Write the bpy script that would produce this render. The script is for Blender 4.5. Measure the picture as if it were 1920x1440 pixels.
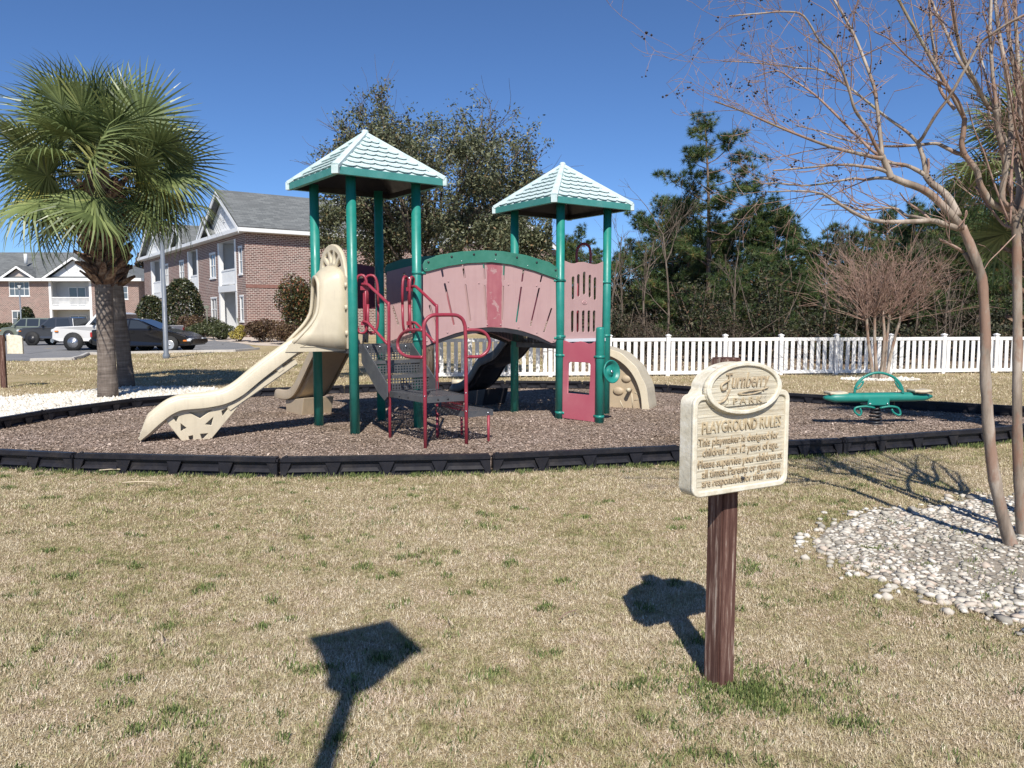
import bpy, bmesh, math, random
import numpy as np
from mathutils import Vector, Matrix

# ------------------------------------------------------------------ scene, camera, sky, sun
scn = bpy.context.scene
for o in list(bpy.data.objects):
    bpy.data.objects.remove(o)
COL = scn.collection
F, HC, VH = 1460.0, 1.5, 594.5                 # focal length in photo pixels, eye height, horizon row
PITCH = math.atan((720 - VH) / F)
cam_d = bpy.data.cameras.new('camera')
cam_d.sensor_width = 36.0
cam_d.lens = F / 1920 * 36.0
cam_d.clip_start = 0.05
cam_d.clip_end = 3000
cam = bpy.data.objects.new('camera', cam_d)
cam.location = (0, 0, HC)
cam.rotation_euler = (math.pi / 2 - PITCH, 0, 0)
COL.objects.link(cam)
scn.camera = cam

SUN_EL, SUN_AZ = 46.0, -2.5                    # shadows fall away from the camera, slightly to the left
world = bpy.data.worlds.new('World')
scn.world = world
world.use_nodes = True
wn = world.node_tree
bg = wn.nodes['Background']
sky = wn.nodes.new('ShaderNodeTexSky')
sky.sky_type = 'NISHITA'
sky.sun_disc = False
sky.sun_elevation = math.radians(SUN_EL)
sky.sun_rotation = math.radians(180 + SUN_AZ)
sky.altitude = 2800
sky.air_density = 1.0
sky.dust_density = 0.15
sky.ozone_density = 10.0
wn.links.new(sky.outputs[0], bg.inputs[0])
bg.inputs[1].default_value = 0.102
sd = bpy.data.lights.new('sun', 'SUN')
sd.energy = 5.0
sd.angle = math.radians(0.5)
sd.color = (1.0, 0.95, 0.87)
sun = bpy.data.objects.new('sun', sd)
COL.objects.link(sun)
_a, _e = math.radians(SUN_AZ), math.radians(SUN_EL)
LDIR = Vector((math.sin(_a) * math.cos(_e), math.cos(_a) * math.cos(_e), -math.sin(_e)))
sun.rotation_euler = LDIR.to_track_quat('-Z', 'Y').to_euler()
sun.location = (3, -20, 20)
vs = scn.view_settings
vs.view_transform = 'Standard'
vs.look = 'None'
vs.exposure = 0.33
vs.gamma = 1.0
vs.use_curve_mapping = False
scn.render.engine = 'CYCLES'
scn.cycles.max_bounces = 6
scn.cycles.transparent_max_bounces = 6

RNG = np.random.default_rng(7)
random.seed(11)
CP, SP = math.cos(PITCH), math.sin(PITCH)

# ------------------------------------------------------------------ photo pixel helpers
def sstep(a, b, x):
    t = min(1.0, max(0.0, (x - a) / (b - a)))
    return t * t * (3 - 2 * t)

def hgt(x, y):                                  # height of the land
    lot = -0.30 * sstep(27, 50, y) * sstep(-10, -15, x)
    pad = 0.30 * sstep(36, 44, y) * sstep(-27, -19, x - 0.6 * (40 - y) * 0)
    w = sstep(-27, -19, x)
    return lot * (1 - w) + pad * w

def ray(u, v):
    a, b = (u - 960) / F, (720 - v) / F
    return Vector((a, CP + b * SP, -SP + b * CP))

def G(u, v, z=0.0):                             # where the pixel's ray meets level z
    r = ray(u, v)
    t = (z - HC) / r.z
    return Vector((0, 0, HC)) + r * t

def at(u, v, y):                                # the pixel's ray at distance y
    r = ray(u, v)
    return Vector((0, 0, HC)) + r * (y / r.y)

def onp(u, v, p0, p1):                          # the ray on the vertical plane through ground points p0, p1
    r = ray(u, v)
    dx, dy = p1[0] - p0[0], p1[1] - p0[1]
    L = math.hypot(dx, dy)
    nx, ny = -dy / L, dx / L
    t = (p0[0] * nx + p0[1] * ny) / (r.x * nx + r.y * ny)
    P = Vector((0, 0, HC)) + r * t
    return P

def sz(u, v, p0, p1):                           # the same as (distance along the plane, height)
    P = onp(u, v, p0, p1)
    L = math.hypot(p1[0] - p0[0], p1[1] - p0[1])
    return (((P.x - p0[0]) * (p1[0] - p0[0]) + (P.y - p0[1]) * (p1[1] - p0[1])) / L, P.z)

# ------------------------------------------------------------------ objects
def link(o, parent=None):
    COL.objects.link(o)
    if parent is not None:
        o.parent = parent
    return o

WLOC = {}
def thing(name, label, cat, loc=(0, 0, 0), group=None, rz=0.0):
    o = bpy.data.objects.new(name, None)
    o.empty_display_size = 0.2
    o.location = loc
    o.rotation_euler = (0, 0, rz)
    link(o)
    WLOC[o.name] = Vector(loc)
    return tag(o, label, cat, group)

def tag(o, label=None, cat=None, group=None, kind=None):
    if label: o['label'] = label
    if cat: o['category'] = cat
    if group: o['group'] = group
    if kind: o['kind'] = kind
    return o

def root_loc(o):
    while o is not None and o.parent is not None:
        o = o.parent
    return Vector(o.location) if o is not None else Vector((0, 0, 0))

def copy_tree(o, parent=None):
    c = o.copy()
    COL.objects.link(c)
    c.parent = parent
    for ch in list(o.children):
        copy_tree(ch, c)
    return c

class MB:
    """collects faces; build() links them as one mesh object"""
    def __init__(s):
        s.v, s.f, s.sm = [], [], []
    def add(s, vs_, fs_, smooth=False):
        n = len(s.v)
        s.v += [tuple(p) for p in vs_]
        for f in fs_:
            s.f.append([i + n for i in f])
            s.sm.append(smooth)
        return s
    def box(s, c, size, rz=0.0, mat=None, tilt=None):
        hx, hy, hz = size[0] / 2, size[1] / 2, size[2] / 2
        P = [Vector((x, y, z)) for z in (-hz, hz) for y in (-hy, hy) for x in (-hx, hx)]
        M = mat if mat is not None else Matrix.Rotation(rz, 3, 'Z')
        if tilt is not None:
            M = M @ tilt
        P = [M @ p + Vector(c) for p in P]
        return s.add(P, [(0, 2, 3, 1), (4, 5, 7, 6), (0, 1, 5, 4), (2, 6, 7, 3), (0, 4, 6, 2), (1, 3, 7, 5)])
    def bbox(s, c, size, rz=0.0, b=0.01, mat=None):   # box with chamfered edges
        hx, hy, hz = size[0] / 2, size[1] / 2, size[2] / 2
        bm = bmesh.new()
        bmesh.ops.create_cube(bm, size=1.0)
        for v in bm.verts:
            v.co = Vector((v.co.x * size[0], v.co.y * size[1], v.co.z * size[2]))
        bmesh.ops.bevel(bm, geom=bm.edges[:], offset=min(b, hx * .9, hy * .9, hz * .9), segments=2, affect='EDGES')
        M = mat if mat is not None else Matrix.Rotation(rz, 3, 'Z')
        bm.verts.ensure_lookup_table()
        vs_ = [M @ v.co + Vector(c) for v in bm.verts]
        fs_ = [[v.index for v in f.verts] for f in bm.faces]
        bm.free()
        return s.add(vs_, fs_)
    def tube(s, pts, r, n=8, caps=True, smooth=True):
        pts = [Vector(p) for p in pts]
        rs = r if isinstance(r, (list, tuple)) else [r] * len(pts)
        m = len(pts)
        T = []
        for i in range(m):
            a, b = pts[max(0, i - 1)], pts[min(m - 1, i + 1)]
            d = (b - a)
            T.append(d.normalized() if d.length > 1e-9 else Vector((0, 0, 1)))
        ref = Vector((0, 0, 1)) if abs(T[0].z) < 0.9 else Vector((1, 0, 0))
        u = T[0].cross(ref).normalized()
        V, Fs = [], []
        for i in range(m):
            u = (u - T[i] * u.dot(T[i]))
            u = u.normalized() if u.length > 1e-6 else T[i].orthogonal().normalized()
            w = T[i].cross(u)
            for k in range(n):
                an = 2 * math.pi * k / n
                V.append(pts[i] + (u * math.cos(an) + w * math.sin(an)) * rs[i])
        for i in range(m - 1):
            for k in range(n):
                a, b = i * n + k, i * n + (k + 1) % n
                Fs.append((a, b, b + n, a + n))
        if caps:
            Fs.append(tuple(range(n - 1, -1, -1)))
            Fs.append(tuple((m - 1) * n + k for k in range(n)))
        return s.add(V, Fs, smooth)
    def lathe(s, prof, c=(0, 0, 0), n=16, mat=None, smooth=True, caps=True):   # prof: (r, z) up the axis
        V, Fs = [], []
        M = mat if mat is not None else Matrix.Identity(3)
        for r, z in prof:
            for k in range(n):
                an = 2 * math.pi * k / n
                V.append(M @ Vector((r * math.cos(an), r * math.sin(an), z)) + Vector(c))
        for i in range(len(prof) - 1):
            for k in range(n):
                a, b = i * n + k, i * n + (k + 1) % n
                Fs.append((a, b, b + n, a + n))
        if caps:
            Fs.append(tuple(range(n - 1, -1, -1)))
            Fs.append(tuple((len(prof) - 1) * n + k for k in range(n)))
        return s.add(V, Fs, smooth)
    def prism(s, poly, fn, d0, d1):              # poly of 2-D points, fn(a, b, d) -> world
        n = len(poly)
        V = [fn(a, b, d0) for a, b in poly] + [fn(a, b, d1) for a, b in poly]
        Fs = [tuple(range(n - 1, -1, -1)), tuple(range(n, 2 * n))]
        Fs += [(i, (i + 1) % n, n + (i + 1) % n, n + i) for i in range(n)]
        return s.add(V, Fs)
    def quad(s, a, b, c, d):
        return s.add([a, b, c, d], [(0, 1, 2, 3)])
    def perf(s, p00, p10, p11, p01, nx, ny, r=0.33):   # perforated sheet
        p00, p10, p11, p01 = map(Vector, (p00, p10, p11, p01))
        def P(a, b):
            a /= nx; b /= ny
            return (p00 * (1 - a) + p10 * a) * (1 - b) + (p01 * (1 - a) + p11 * a) * b
        oc = [(0, 0), (.5, 0), (1, 0), (1, .5), (1, 1), (.5, 1), (0, 1), (0, .5)]
        for j in range(ny):
            for i in range(nx):
                V = [P(i + x, j + y) for x, y in oc]
                V += [P(i + .5 + r * math.cos(math.radians(-135 + 45 * k)), j + .5 + r * math.sin(math.radians(-135 + 45 * k))) for k in range(8)]
                s.add(V, [(k, (k + 1) % 8, 8 + (k + 1) % 8, 8 + k) for k in range(8)])
        return s
    def build(s, name, mat, parent=None, bevel=0.0, local=False, smooth=None, fix=True):
        me = bpy.data.meshes.new(name)
        off = root_loc(parent) if (parent is not None and not local) else Vector((0, 0, 0))
        me.from_pydata([(p[0] - off.x, p[1] - off.y, p[2] - off.z) for p in s.v], [], s.f)
        me.polygons.foreach_set('use_smooth', [bool(x) if smooth is None else smooth for x in s.sm])
        if fix:
            bm = bmesh.new(); bm.from_mesh(me)
            bmesh.ops.recalc_face_normals(bm, faces=bm.faces[:])
            bm.to_mesh(me); bm.free()
        if mat is not None:
            me.materials.append(mat)
        o = bpy.data.objects.new(name, me)
        link(o, parent)
        if bevel:
            b = o.modifiers.new('bevel', 'BEVEL')
            b.width = bevel; b.segments = 2; b.limit_method = 'ANGLE'; b.angle_limit = math.radians(40)
        return o

def bulk(name, V, quads, mat, parent=None, rnd=None, ntri=4):
    """large mesh from numpy arrays; quads: (n, ntri) indices"""
    me = bpy.data.meshes.new(name)
    nv, nf = len(V), len(quads)
    me.vertices.add(nv)
    me.vertices.foreach_set('co', np.ascontiguousarray(V, dtype=np.float32).ravel())
    me.loops.add(nf * ntri)
    me.loops.foreach_set('vertex_index', np.ascontiguousarray(quads, dtype=np.int32).ravel())
    me.polygons.add(nf)
    me.polygons.foreach_set('loop_start', np.arange(0, nf * ntri, ntri, dtype=np.int32))
    me.update(calc_edges=True)
    if rnd is not None:
        at_ = me.attributes.new('rnd', 'FLOAT', 'POINT')
        at_.data.foreach_set('value', np.ascontiguousarray(rnd, dtype=np.float32))
    if mat is not None:
        me.materials.append(mat)
    o = bpy.data.objects.new(name, me)
    return link(o, parent)

def plate_mesh(name, outline, holes, th, bevel=0.0):
    """flat plate with real holes; local x, y are the plate, z its thickness"""
    cu = bpy.data.curves.new(name, 'CURVE')
    cu.dimensions = '2D'
    cu.fill_mode = 'BOTH'
    cu.extrude = max(0.0005, th / 2 - bevel)
    cu.bevel_depth = bevel
    cu.bevel_resolution = 1
    for pl in [outline] + list(holes):
        sp = cu.splines.new('POLY')
        sp.points.add(len(pl) - 1)
        for p, q in zip(sp.points, pl):
            p.co = (q[0], q[1], 0, 1)
        sp.use_cyclic_u = True
    tmp = bpy.data.objects.new('tmp_curve', cu)
    me = bpy.data.meshes.new_from_object(tmp)
    bpy.data.objects.remove(tmp)
    bpy.data.curves.remove(cu)
    me.name = name
    return me

def plane_mat(p0, p1, off=0.0):
    """matrix: local x along p0->p1, y up, z towards the viewer side"""
    d = Vector((p1[0] - p0[0], p1[1] - p0[1], 0)).normalized()
    z = d.cross(Vector((0, 0, 1)))
    M = Matrix((d, Vector((0, 0, 1)), z)).transposed().to_4x4()
    M.translation = Vector((p0[0], p0[1], 0)) + z * off
    return M

def plate(name, outline, holes, th, M, mat, parent, bevel=0.003):
    me = plate_mesh(name, outline, holes, th, bevel)
    N = Matrix.Translation(-root_loc(parent)) @ M
    me.transform(N)
    me.materials.append(mat)
    o = bpy.data.objects.new(name, me)
    return link(o, parent)

def slot(a, b, r, n=5):
    a, b = Vector((a[0], a[1])), Vector((b[0], b[1]))
    d = (b - a).normalized()
    base = math.atan2(d.y, d.x)
    out = []
    for k in range(n + 1):
        t = base + math.pi / 2 + math.pi * k / n
        out.append((a.x + r * math.cos(t), a.y + r * math.sin(t)))
    for k in range(n + 1):
        t = base - math.pi / 2 + math.pi * k / n
        out.append((b.x + r * math.cos(t), b.y + r * math.sin(t)))
    return out

def smooth_path(pts, k=4):
    """Catmull-Rom through the points"""
    P = [Vector(p) for p in pts]
    if len(P) < 3:
        return P
    out = []
    for i in range(len(P) - 1):
        p0, p1, p2, p3 = P[max(0, i - 1)], P[i], P[i + 1], P[min(len(P) - 1, i + 2)]
        for j in range(k):
            t = j / k
            out.append(0.5 * ((2 * p1) + (p2 - p0) * t + (2 * p0 - 5 * p1 + 4 * p2 - p3) * t * t + (3 * p1 - p0 - 3 * p2 + p3) * t ** 3))
    out.append(P[-1])
    return out

def text_mesh(txt, size, extrude=0.003, shear=0.0, spacing=1.0, bold=0.0):
    cu = bpy.data.curves.new('lettering', 'FONT')
    cu.body = txt
    cu.size = size
    cu.extrude = extrude
    cu.shear = shear
    cu.space_character = spacing
    cu.offset = bold
    cu.resolution_u = 2
    tmp = bpy.data.objects.new('tmp_text', cu)
    COL.objects.link(tmp)
    dg = bpy.context.evaluated_depsgraph_get()
    me = bpy.data.meshes.new_from_object(tmp.evaluated_get(dg))
    bpy.data.objects.remove(tmp)
    bpy.data.curves.remove(cu)
    return me

# ------------------------------------------------------------------ materials
class NT:
    def __init__(s, name):
        s.m = bpy.data.materials.new(name)
        s.m.use_nodes = True
        s.t = s.m.node_tree
        s.b = s.t.nodes['Principled BSDF']
    def n(s, kind, **kw):
        nd = s.t.nodes.new(kind)
        for k, v in kw.items():
            if k.startswith('i_'):
                nd.inputs[k[2:].replace('_', ' ')].default_value = v
            else:
                setattr(nd, k, v)
        return nd
    def l(s, a, b):
        s.t.links.new(a, b)
    def coord(s, kind='Object'):
        if not hasattr(s, '_tc'):
            s._tc = s.n('ShaderNodeTexCoord')
        return s._tc.outputs[kind]
    def noise(s, scale, detail=4, rough=0.55, vec=None, sc3=None):
        v = vec if vec is not None else s.coord()
        if sc3 is not None:
            mp = s.n('ShaderNodeMapping')
            mp.inputs['Scale'].default_value = sc3
            s.l(v, mp.inputs['Vector'])
            v = mp.outputs[0]
        nd = s.n('ShaderNodeTexNoise', i_Scale=scale, i_Detail=detail, i_Roughness=rough)
        s.l(v, nd.inputs['Vector'])
        return nd.outputs['Fac']
    def ramp(s, fac, stops, interp='LINEAR'):
        nd = s.n('ShaderNodeValToRGB')
        cr = nd.color_ramp
        cr.interpolation = interp
        while len(cr.elements) < len(stops):
            cr.elements.new(0.5)
        for e, (p, c) in zip(cr.elements, stops):
            e.position = p
            e.color = (c[0], c[1], c[2], 1) if isinstance(c, (tuple, list)) else (c, c, c, 1)
        s.l(fac, nd.inputs[0])
        return nd.outputs[0]
    def mix(s, fac, a, b, mode='MIX'):
        nd = s.n('ShaderNodeMix', data_type='RGBA', blend_type=mode)
        for sock, val in ((nd.inputs[0], fac), (nd.inputs[6], a), (nd.inputs[7], b)):
            if isinstance(val, (int, float)):
                sock.default_value = val
            elif isinstance(val, (tuple, list)):
                sock.default_value = (val[0], val[1], val[2], 1)
            else:
                s.l(val, sock)
        return nd.outputs[2]
    def math(s, op, a, b=0.0, c=None):
        nd = s.n('ShaderNodeMath', operation=op)
        for i, val in enumerate((a, b, c)):
            if val is None: continue
            if isinstance(val, (int, float)):
                nd.inputs[i].default_value = val
            else:
                s.l(val, nd.inputs[i])
        return nd.outputs[0]
    def attr(s, name):
        return s.n('ShaderNodeAttribute', attribute_name=name).outputs['Fac']
    def bump(s, h, strength=0.3, dist=0.01):
        nd = s.n('ShaderNodeBump', i_Strength=strength, i_Distance=dist)
        s.l(h, nd.inputs['Height'])
        s.l(nd.outputs[0], s.b.inputs['Normal'])
    def color(s, c):
        if isinstance(c, (tuple, list)):
            s.b.inputs['Base Color'].default_value = (c[0], c[1], c[2], 1)
        else:
            s.l(c, s.b.inputs['Base Color'])
    def set(s, rough=None, metal=None, spec=None, trans=None):
        if rough is not None:
            if isinstance(rough, (int, float)): s.b.inputs['Roughness'].default_value = rough
            else: s.l(rough, s.b.inputs['Roughness'])
        if metal is not None: s.b.inputs['Metallic'].default_value = metal
        if spec is not None: s.b.inputs['Specular IOR Level'].default_value = spec
        return s

MATS = {}
def worn(name, c, rough=0.5, var=0.15, scale=6.0, bump=0.0, streak=None, bscale=60.0, dirt=None, dirt_amt=0.3, metal=0.0, spec=0.5, c2=None, dscale=2.5):
    """painted, plastic or plain surface with uneven tone, dirt and grain"""
    if name in MATS: return MATS[name]
    m = NT(name)
    c2 = c2 or tuple(x * (1 - var) for x in c)
    hi = tuple(min(1, x * (1 + var * 0.6)) for x in c)
    col = m.ramp(m.noise(scale, 5, 0.65), [(0.3, c2), (0.5, c), (0.72, hi)])
    if dirt is not None:
        k = m.ramp(m.noise(dscale, 6, 0.7), [(0.48, 0.0), (0.75, dirt_amt)])
        col = m.mix(k, col, dirt)
    if streak is not None:                                   # run-off stains and scuffs
        k = m.ramp(m.noise(2.2, 6, 0.7, sc3=(9, 9, 0.55)), [(0.52, 0.0), (0.72, 0.45)])
        col = m.mix(k, col, streak)
        k = m.ramp(m.noise(26, 4, 0.75), [(0.63, 0.0), (0.70, 0.35)])
        col = m.mix(k, col, streak)
    m.color(col)
    rr = m.ramp(m.noise(scale * 1.7, 3), [(0.3, max(0.03, rough - 0.08)), (0.7, min(1, rough + 0.1))])
    m.set(rough=rr, metal=metal, spec=spec)
    if bump:
        m.bump(m.noise(bscale, 3), bump, 0.01)
    MATS[name] = m.m
    return m.m

def flat(name, c, rough=0.5, metal=0.0, spec=0.5, emis=None):
    if name in MATS: return MATS[name]
    m = NT(name)
    m.color(c); m.set(rough, metal, spec)
    MATS[name] = m.m
    return m.m
# ================================================================== the ground
def patch_nodes(m):
    """where the lawn is green, straw or bare: shared by the soil and the blades"""
    pos = m.n('ShaderNodeNewGeometry').outputs['Position']
    big = m.noise(0.55, 5, 0.62, vec=pos)
    mid = m.noise(5.0, 5, 0.62, vec=pos)
    fine = m.noise(17.0, 3, 0.6, vec=pos)
    g = m.math('ADD', m.math('MULTIPLY', big, 0.34), m.math('MULTIPLY', mid, 0.36))
    g = m.math('ADD', g, m.math('MULTIPLY', fine, 0.30))
    return big, mid, fine, g

def mat_lawn():
    m = NT('lawn_soil')
    pos = m.n('ShaderNodeNewGeometry').outputs['Position']
    big, mid, fine, g = patch_nodes(m)
    straw = m.ramp(m.noise(70, 4, 0.7, vec=pos), [(0.3, (0.19, 0.14, 0.075)), (0.5, (0.42, 0.335, 0.20)), (0.72, (0.60, 0.50, 0.33))])
    straw = m.mix(m.ramp(big, [(0.4, 0.0), (0.65, 0.55)]), straw, (0.36, 0.26, 0.13))
    green = m.ramp(m.noise(90, 3, 0.7, vec=pos), [(0.3, (0.055, 0.07, 0.02)), (0.6, (0.17, 0.19, 0.06)), (0.8, (0.30, 0.28, 0.12))])
    col = m.mix(m.ramp(g, [(0.50, 0.0), (0.60, 0.7)]), straw, green)
    soil = m.ramp(m.noise(3.7, 6, 0.7, vec=pos), [(0.60, 0.0), (0.72, 0.5)])
    col = m.mix(soil, col, (0.22, 0.17, 0.12))
    m.color(col); m.set(0.95, spec=0.1)
    m.bump(m.noise(120, 3, 0.7, vec=pos), 0.8, 0.02)
    return m.m
def mat_blade():
    m = NT('grass_blades')
    big, mid, fine, g = patch_nodes(m)
    r = m.attr('rnd')
    straw = m.ramp(r, [(0.0, (0.17, 0.12, 0.065)), (0.25, (0.41, 0.33, 0.215)), (0.6, (0.61, 0.52, 0.37)), (1.0, (0.80, 0.725, 0.565))])
    green = m.ramp(r, [(0.0, (0.05, 0.07, 0.016)), (0.35, (0.13, 0.16, 0.04)), (0.65, (0.27, 0.28, 0.09)), (1.0, (0.55, 0.47, 0.28))])
    pinkish = m.ramp(m.noise(3.3, 4, 0.6, vec=m.n('ShaderNodeNewGeometry').outputs['Position']), [(0.5, 0.0), (0.62, 0.55)])
    straw = m.mix(pinkish, straw, m.mix(1.0, straw, (1.02, 0.93, 1.05), 'MULTIPLY'))
    gg = m.math('ADD', g, m.math('MULTIPLY', m.math('SUBTRACT', r, 0.5), 0.16))
    m.color(m.mix(m.ramp(gg, [(0.512, 0.0), (0.565, 0.9)]), straw, green))
    m.set(0.75, spec=0.25)
    m.b.inputs['Subsurface Weight'].default_value = 0.0
    return m.m
M_LAWN, M_BLADE = mat_lawn(), mat_blade()

def ground_sheet():
    xs = np.unique(np.concatenate([np.linspace(-700, -90, 12), np.linspace(-90, 30, 61), np.linspace(30, 700, 14)]))
    ys = np.unique(np.concatenate([np.linspace(-40, 24, 6), np.linspace(24, 100, 39), np.linspace(100, 1400, 14)]))
    V = np.array([[(x, y, hgt(x, y)) for x in xs] for y in ys]).reshape(-1, 3)
    nx = len(xs)
    Q = [(j * nx + i, j * nx + i + 1, (j + 1) * nx + i + 1, (j + 1) * nx + i) for j in range(len(ys) - 1) for i in range(nx - 1)]
    o = bulk('lawn', V, np.array(Q), M_LAWN)
    return tag(o, kind='structure')
LAWN = ground_sheet()

def sheet(name, poly, z, mat, kind='structure', step=None):
    """flat or land-hugging sheet over a polygon"""
    me = bpy.data.meshes.new(name)
    bm = bmesh.new()
    f = bm.faces.new([bm.verts.new((p[0], p[1], 0)) for p in poly])
    bmesh.ops.triangulate(bm, faces=[f])
    if step:
        for _ in range(step):
            bmesh.ops.subdivide_edges(bm, edges=bm.edges[:], cuts=1, use_grid_fill=True)
            bmesh.ops.triangulate(bm, faces=bm.faces[:])
    for v in bm.verts:
        v.co.z = hgt(v.co.x, v.co.y) + z
    bmesh.ops.recalc_face_normals(bm, faces=bm.faces[:])
    if sum(f.normal.z for f in bm.faces) < 0:
        bmesh.ops.reverse_faces(bm, faces=bm.faces[:])
    bm.to_mesh(me); bm.free()
    me.materials.append(mat)
    o = link(bpy.data.objects.new(name, me))
    return tag(o, kind=kind)

# --- the oval of border timbers round the play area (ground points read from the photograph)
FRONT = [(-6.55, 8.35), (-6.05, 7.92), (-4.24, 7.49), (-2.19, 7.26), (-0.20, 7.44), (1.72, 7.94), (3.58, 8.41), (5.60, 9.16), (7.35, 10.05)]
BACK = [(7.95, 11.2), (6.15, 12.45), (4.75, 13.55), (3.05, 15.12), (1.45, 15.98), (-0.15, 16.12), (-1.75, 15.62), (-3.25, 15.02), (-4.75, 14.35), (-6.15, 12.6), (-6.64, 11.0), (-6.82, 9.5)]
RING = FRONT + BACK
def in_poly(poly, X, Y):
    X = np.asarray(X); Y = np.asarray(Y)
    ins = np.zeros(X.shape, bool)
    n = len(poly)
    for i in range(n):
        x0, y0 = poly[i][:2]; x1, y1 = poly[(i + 1) % n][:2]
        c = ((y0 > Y) != (y1 > Y)) & (X < (x1 - x0) * (Y - y0) / (y1 - y0 + 1e-12) + x0)
        ins ^= c
    return ins

def mat_mulch():
    m = NT('wood_mulch')
    pos = m.coord()
    vo = m.n('ShaderNodeTexVoronoi', i_Scale=70.0)
    mp = m.n('ShaderNodeMapping'); mp.inputs['Scale'].default_value = (1, 1.6, 1)
    m.l(pos, mp.inputs['Vector']); m.l(mp.outputs[0], vo.inputs['Vector'])
    sep = m.n('ShaderNodeSeparateColor'); m.l(vo.outputs['Color'], sep.inputs[0])
    chip = m.ramp(sep.outputs[0], [(0.0, (0.13, 0.10, 0.075)), (0.3, (0.25, 0.205, 0.165)), (0.6, (0.37, 0.31, 0.26)), (1.0, (0.52, 0.45, 0.385))])
    tone = m.ramp(m.noise(0.8, 5, 0.65), [(0.35, (0.75, 0.68, 0.62)), (0.65, (1.1, 1.02, 1.0))])
    m.color(m.mix(1.0, chip, tone, 'MULTIPLY')); m.set(0.92, spec=0.15)
    m.bump(vo.outputs['Distance'], 0.9, 0.02)
    return m.m
def mat_chip():
    m = NT('wood_chips')
    r = m.attr('rnd')
    c = m.ramp(r, [(0.0, (0.17, 0.125, 0.095)), (0.25, (0.29, 0.235, 0.19)), (0.55, (0.385, 0.325, 0.275)), (0.85, (0.48, 0.415, 0.355)), (1.0, (0.64, 0.57, 0.49))])
    pos = m.n('ShaderNodeNewGeometry').outputs['Position']
    tone = m.ramp(m.noise(0.7, 5, 0.65, vec=pos), [(0.35, (0.72, 0.64, 0.56)), (0.65, (1.08, 1.0, 1.0))])
    m.color(m.mix(1.0, c, tone, 'MULTIPLY')); m.set(0.85, spec=0.2)
    return m.m
MULCH_Z = 0.03
sheet('mulch_ground', RING, MULCH_Z, mat_mulch())

def scatter_chips():
    n = 230000
    X = RNG.uniform(-6.9, 8, n * 2); Y = RNG.uniform(7.2, 16.2, n * 2)
    keep = in_poly(RING, X, Y) & (RNG.random(n * 2) < np.clip(1.9 - Y / 9.5, 0.28, 1.0))
    X, Y = X[keep][:n], Y[keep][:n]
    n = len(X)
    L = RNG.gamma(4, 0.0017, n) + 0.004
    W = L * RNG.uniform(0.25, 0.6, n)
    a = RNG.uniform(0, 2 * np.pi, n)
    tx = RNG.normal(0, 0.22, n); ty = RNG.normal(0, 0.22, n)
    ca, sa = np.cos(a), np.sin(a)
    Z = MULCH_Z + RNG.uniform(0.001, 0.011, n)
    V = np.empty((n, 4, 3))
    for k, (p, q) in enumerate([(-1, -1), (1, -0.7), (0.9, 1), (-1, 0.8)]):
        lx, ly = p * L, q * W
        V[:, k, 0] = X + lx * ca - ly * sa
        V[:, k, 1] = Y + lx * sa + ly * ca
        V[:, k, 2] = Z + lx * tx + ly * ty
    r = np.repeat(RNG.random(n), 4)
    o = bulk('wood_chips', V.reshape(-1, 3), np.arange(4 * n).reshape(n, 4), mat_chip(), rnd=r)
    tag(o, 'brown wood chip mulch covering the play area', 'mulch', kind='stuff')
scatter_chips()

# --- gravel beds
M_BED = worn('gravel_soil', (0.29, 0.25, 0.20), 0.95, 0.35, 30, bump=0.6, bscale=90)
PEB = [(1525, 1020), (1560, 985), (1640, 960), (1740, 955), (1830, 935), (1960, 930), (2350, 960), (2450, 1120), (2250, 1190), (2000, 1185), (1890, 1165), (1800, 1140), (1700, 1105), (1640, 1080), (1570, 1050)]
PEB = [tuple(G(u, v)[:2]) for u, v in PEB]
PEBBLE_BED = sheet('pebble_bed', PEB, 0.004, M_BED)
WGR = [(-420, 800), (-200, 768), (0, 749), (100, 741), (181, 733), (250, 727), (330, 727), (400, 730), (470, 736)]
WG = [tuple(G(u, v)[:2]) for u, v in WGR] + [(-4.95, 14.45), (-6.3, 12.65), (-6.82, 11.0), (-7.0, 9.6), (-7.4, 9.1)]
WHITE_BED = sheet('white_gravel_bed', WG, 0.004, worn('white_gravel_base', (0.62, 0.58, 0.50), 0.9, 0.3, 40, bump=0.8, bscale=110))
CRB = G(1650, 712)
RB = [(CRB.x + 0.95 * math.cos(t) , CRB.y + 0.42 * math.sin(t)) for t in np.linspace(0, 2 * math.pi, 20)[:-1]]
MYRTLE_BED = sheet('myrtle_gravel_bed', RB, 0.004, MATS['white_gravel_base'])

def mat_stone(name, white):
    m = NT(name)
    r = m.attr('rnd')
    oi = m.n('ShaderNodeObjectInfo').outputs['Random']
    f = m.math('FRACT', m.math('ADD', r, oi))
    if white:
        c = m.ramp(f, [(0.0, (0.50, 0.45, 0.37)), (0.4, (0.68, 0.65, 0.58)), (1.0, (0.80, 0.78, 0.73))])
    else:
        c = m.ramp(f, [(0.0, (0.22, 0.20, 0.17)), (0.25, (0.40, 0.37, 0.31)), (0.5, (0.54, 0.50, 0.43)), (0.66, (0.50, 0.40, 0.32)), (0.72, (0.58, 0.54, 0.47)), (1.0, (0.68, 0.65, 0.58))])
    c = m.mix(m.ramp(m.noise(45, 4), [(0.45, 0.0), (0.75, 0.35)]), c, (0.30, 0.25, 0.19))
    m.color(c); m.set(0.7, spec=0.35)
    m.bump(m.noise(120, 3), 0.2, 0.003)
    return m.m
M_STONE, M_WSTONE = mat_stone('river_stone', False), mat_stone('marble_chip', True)

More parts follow.
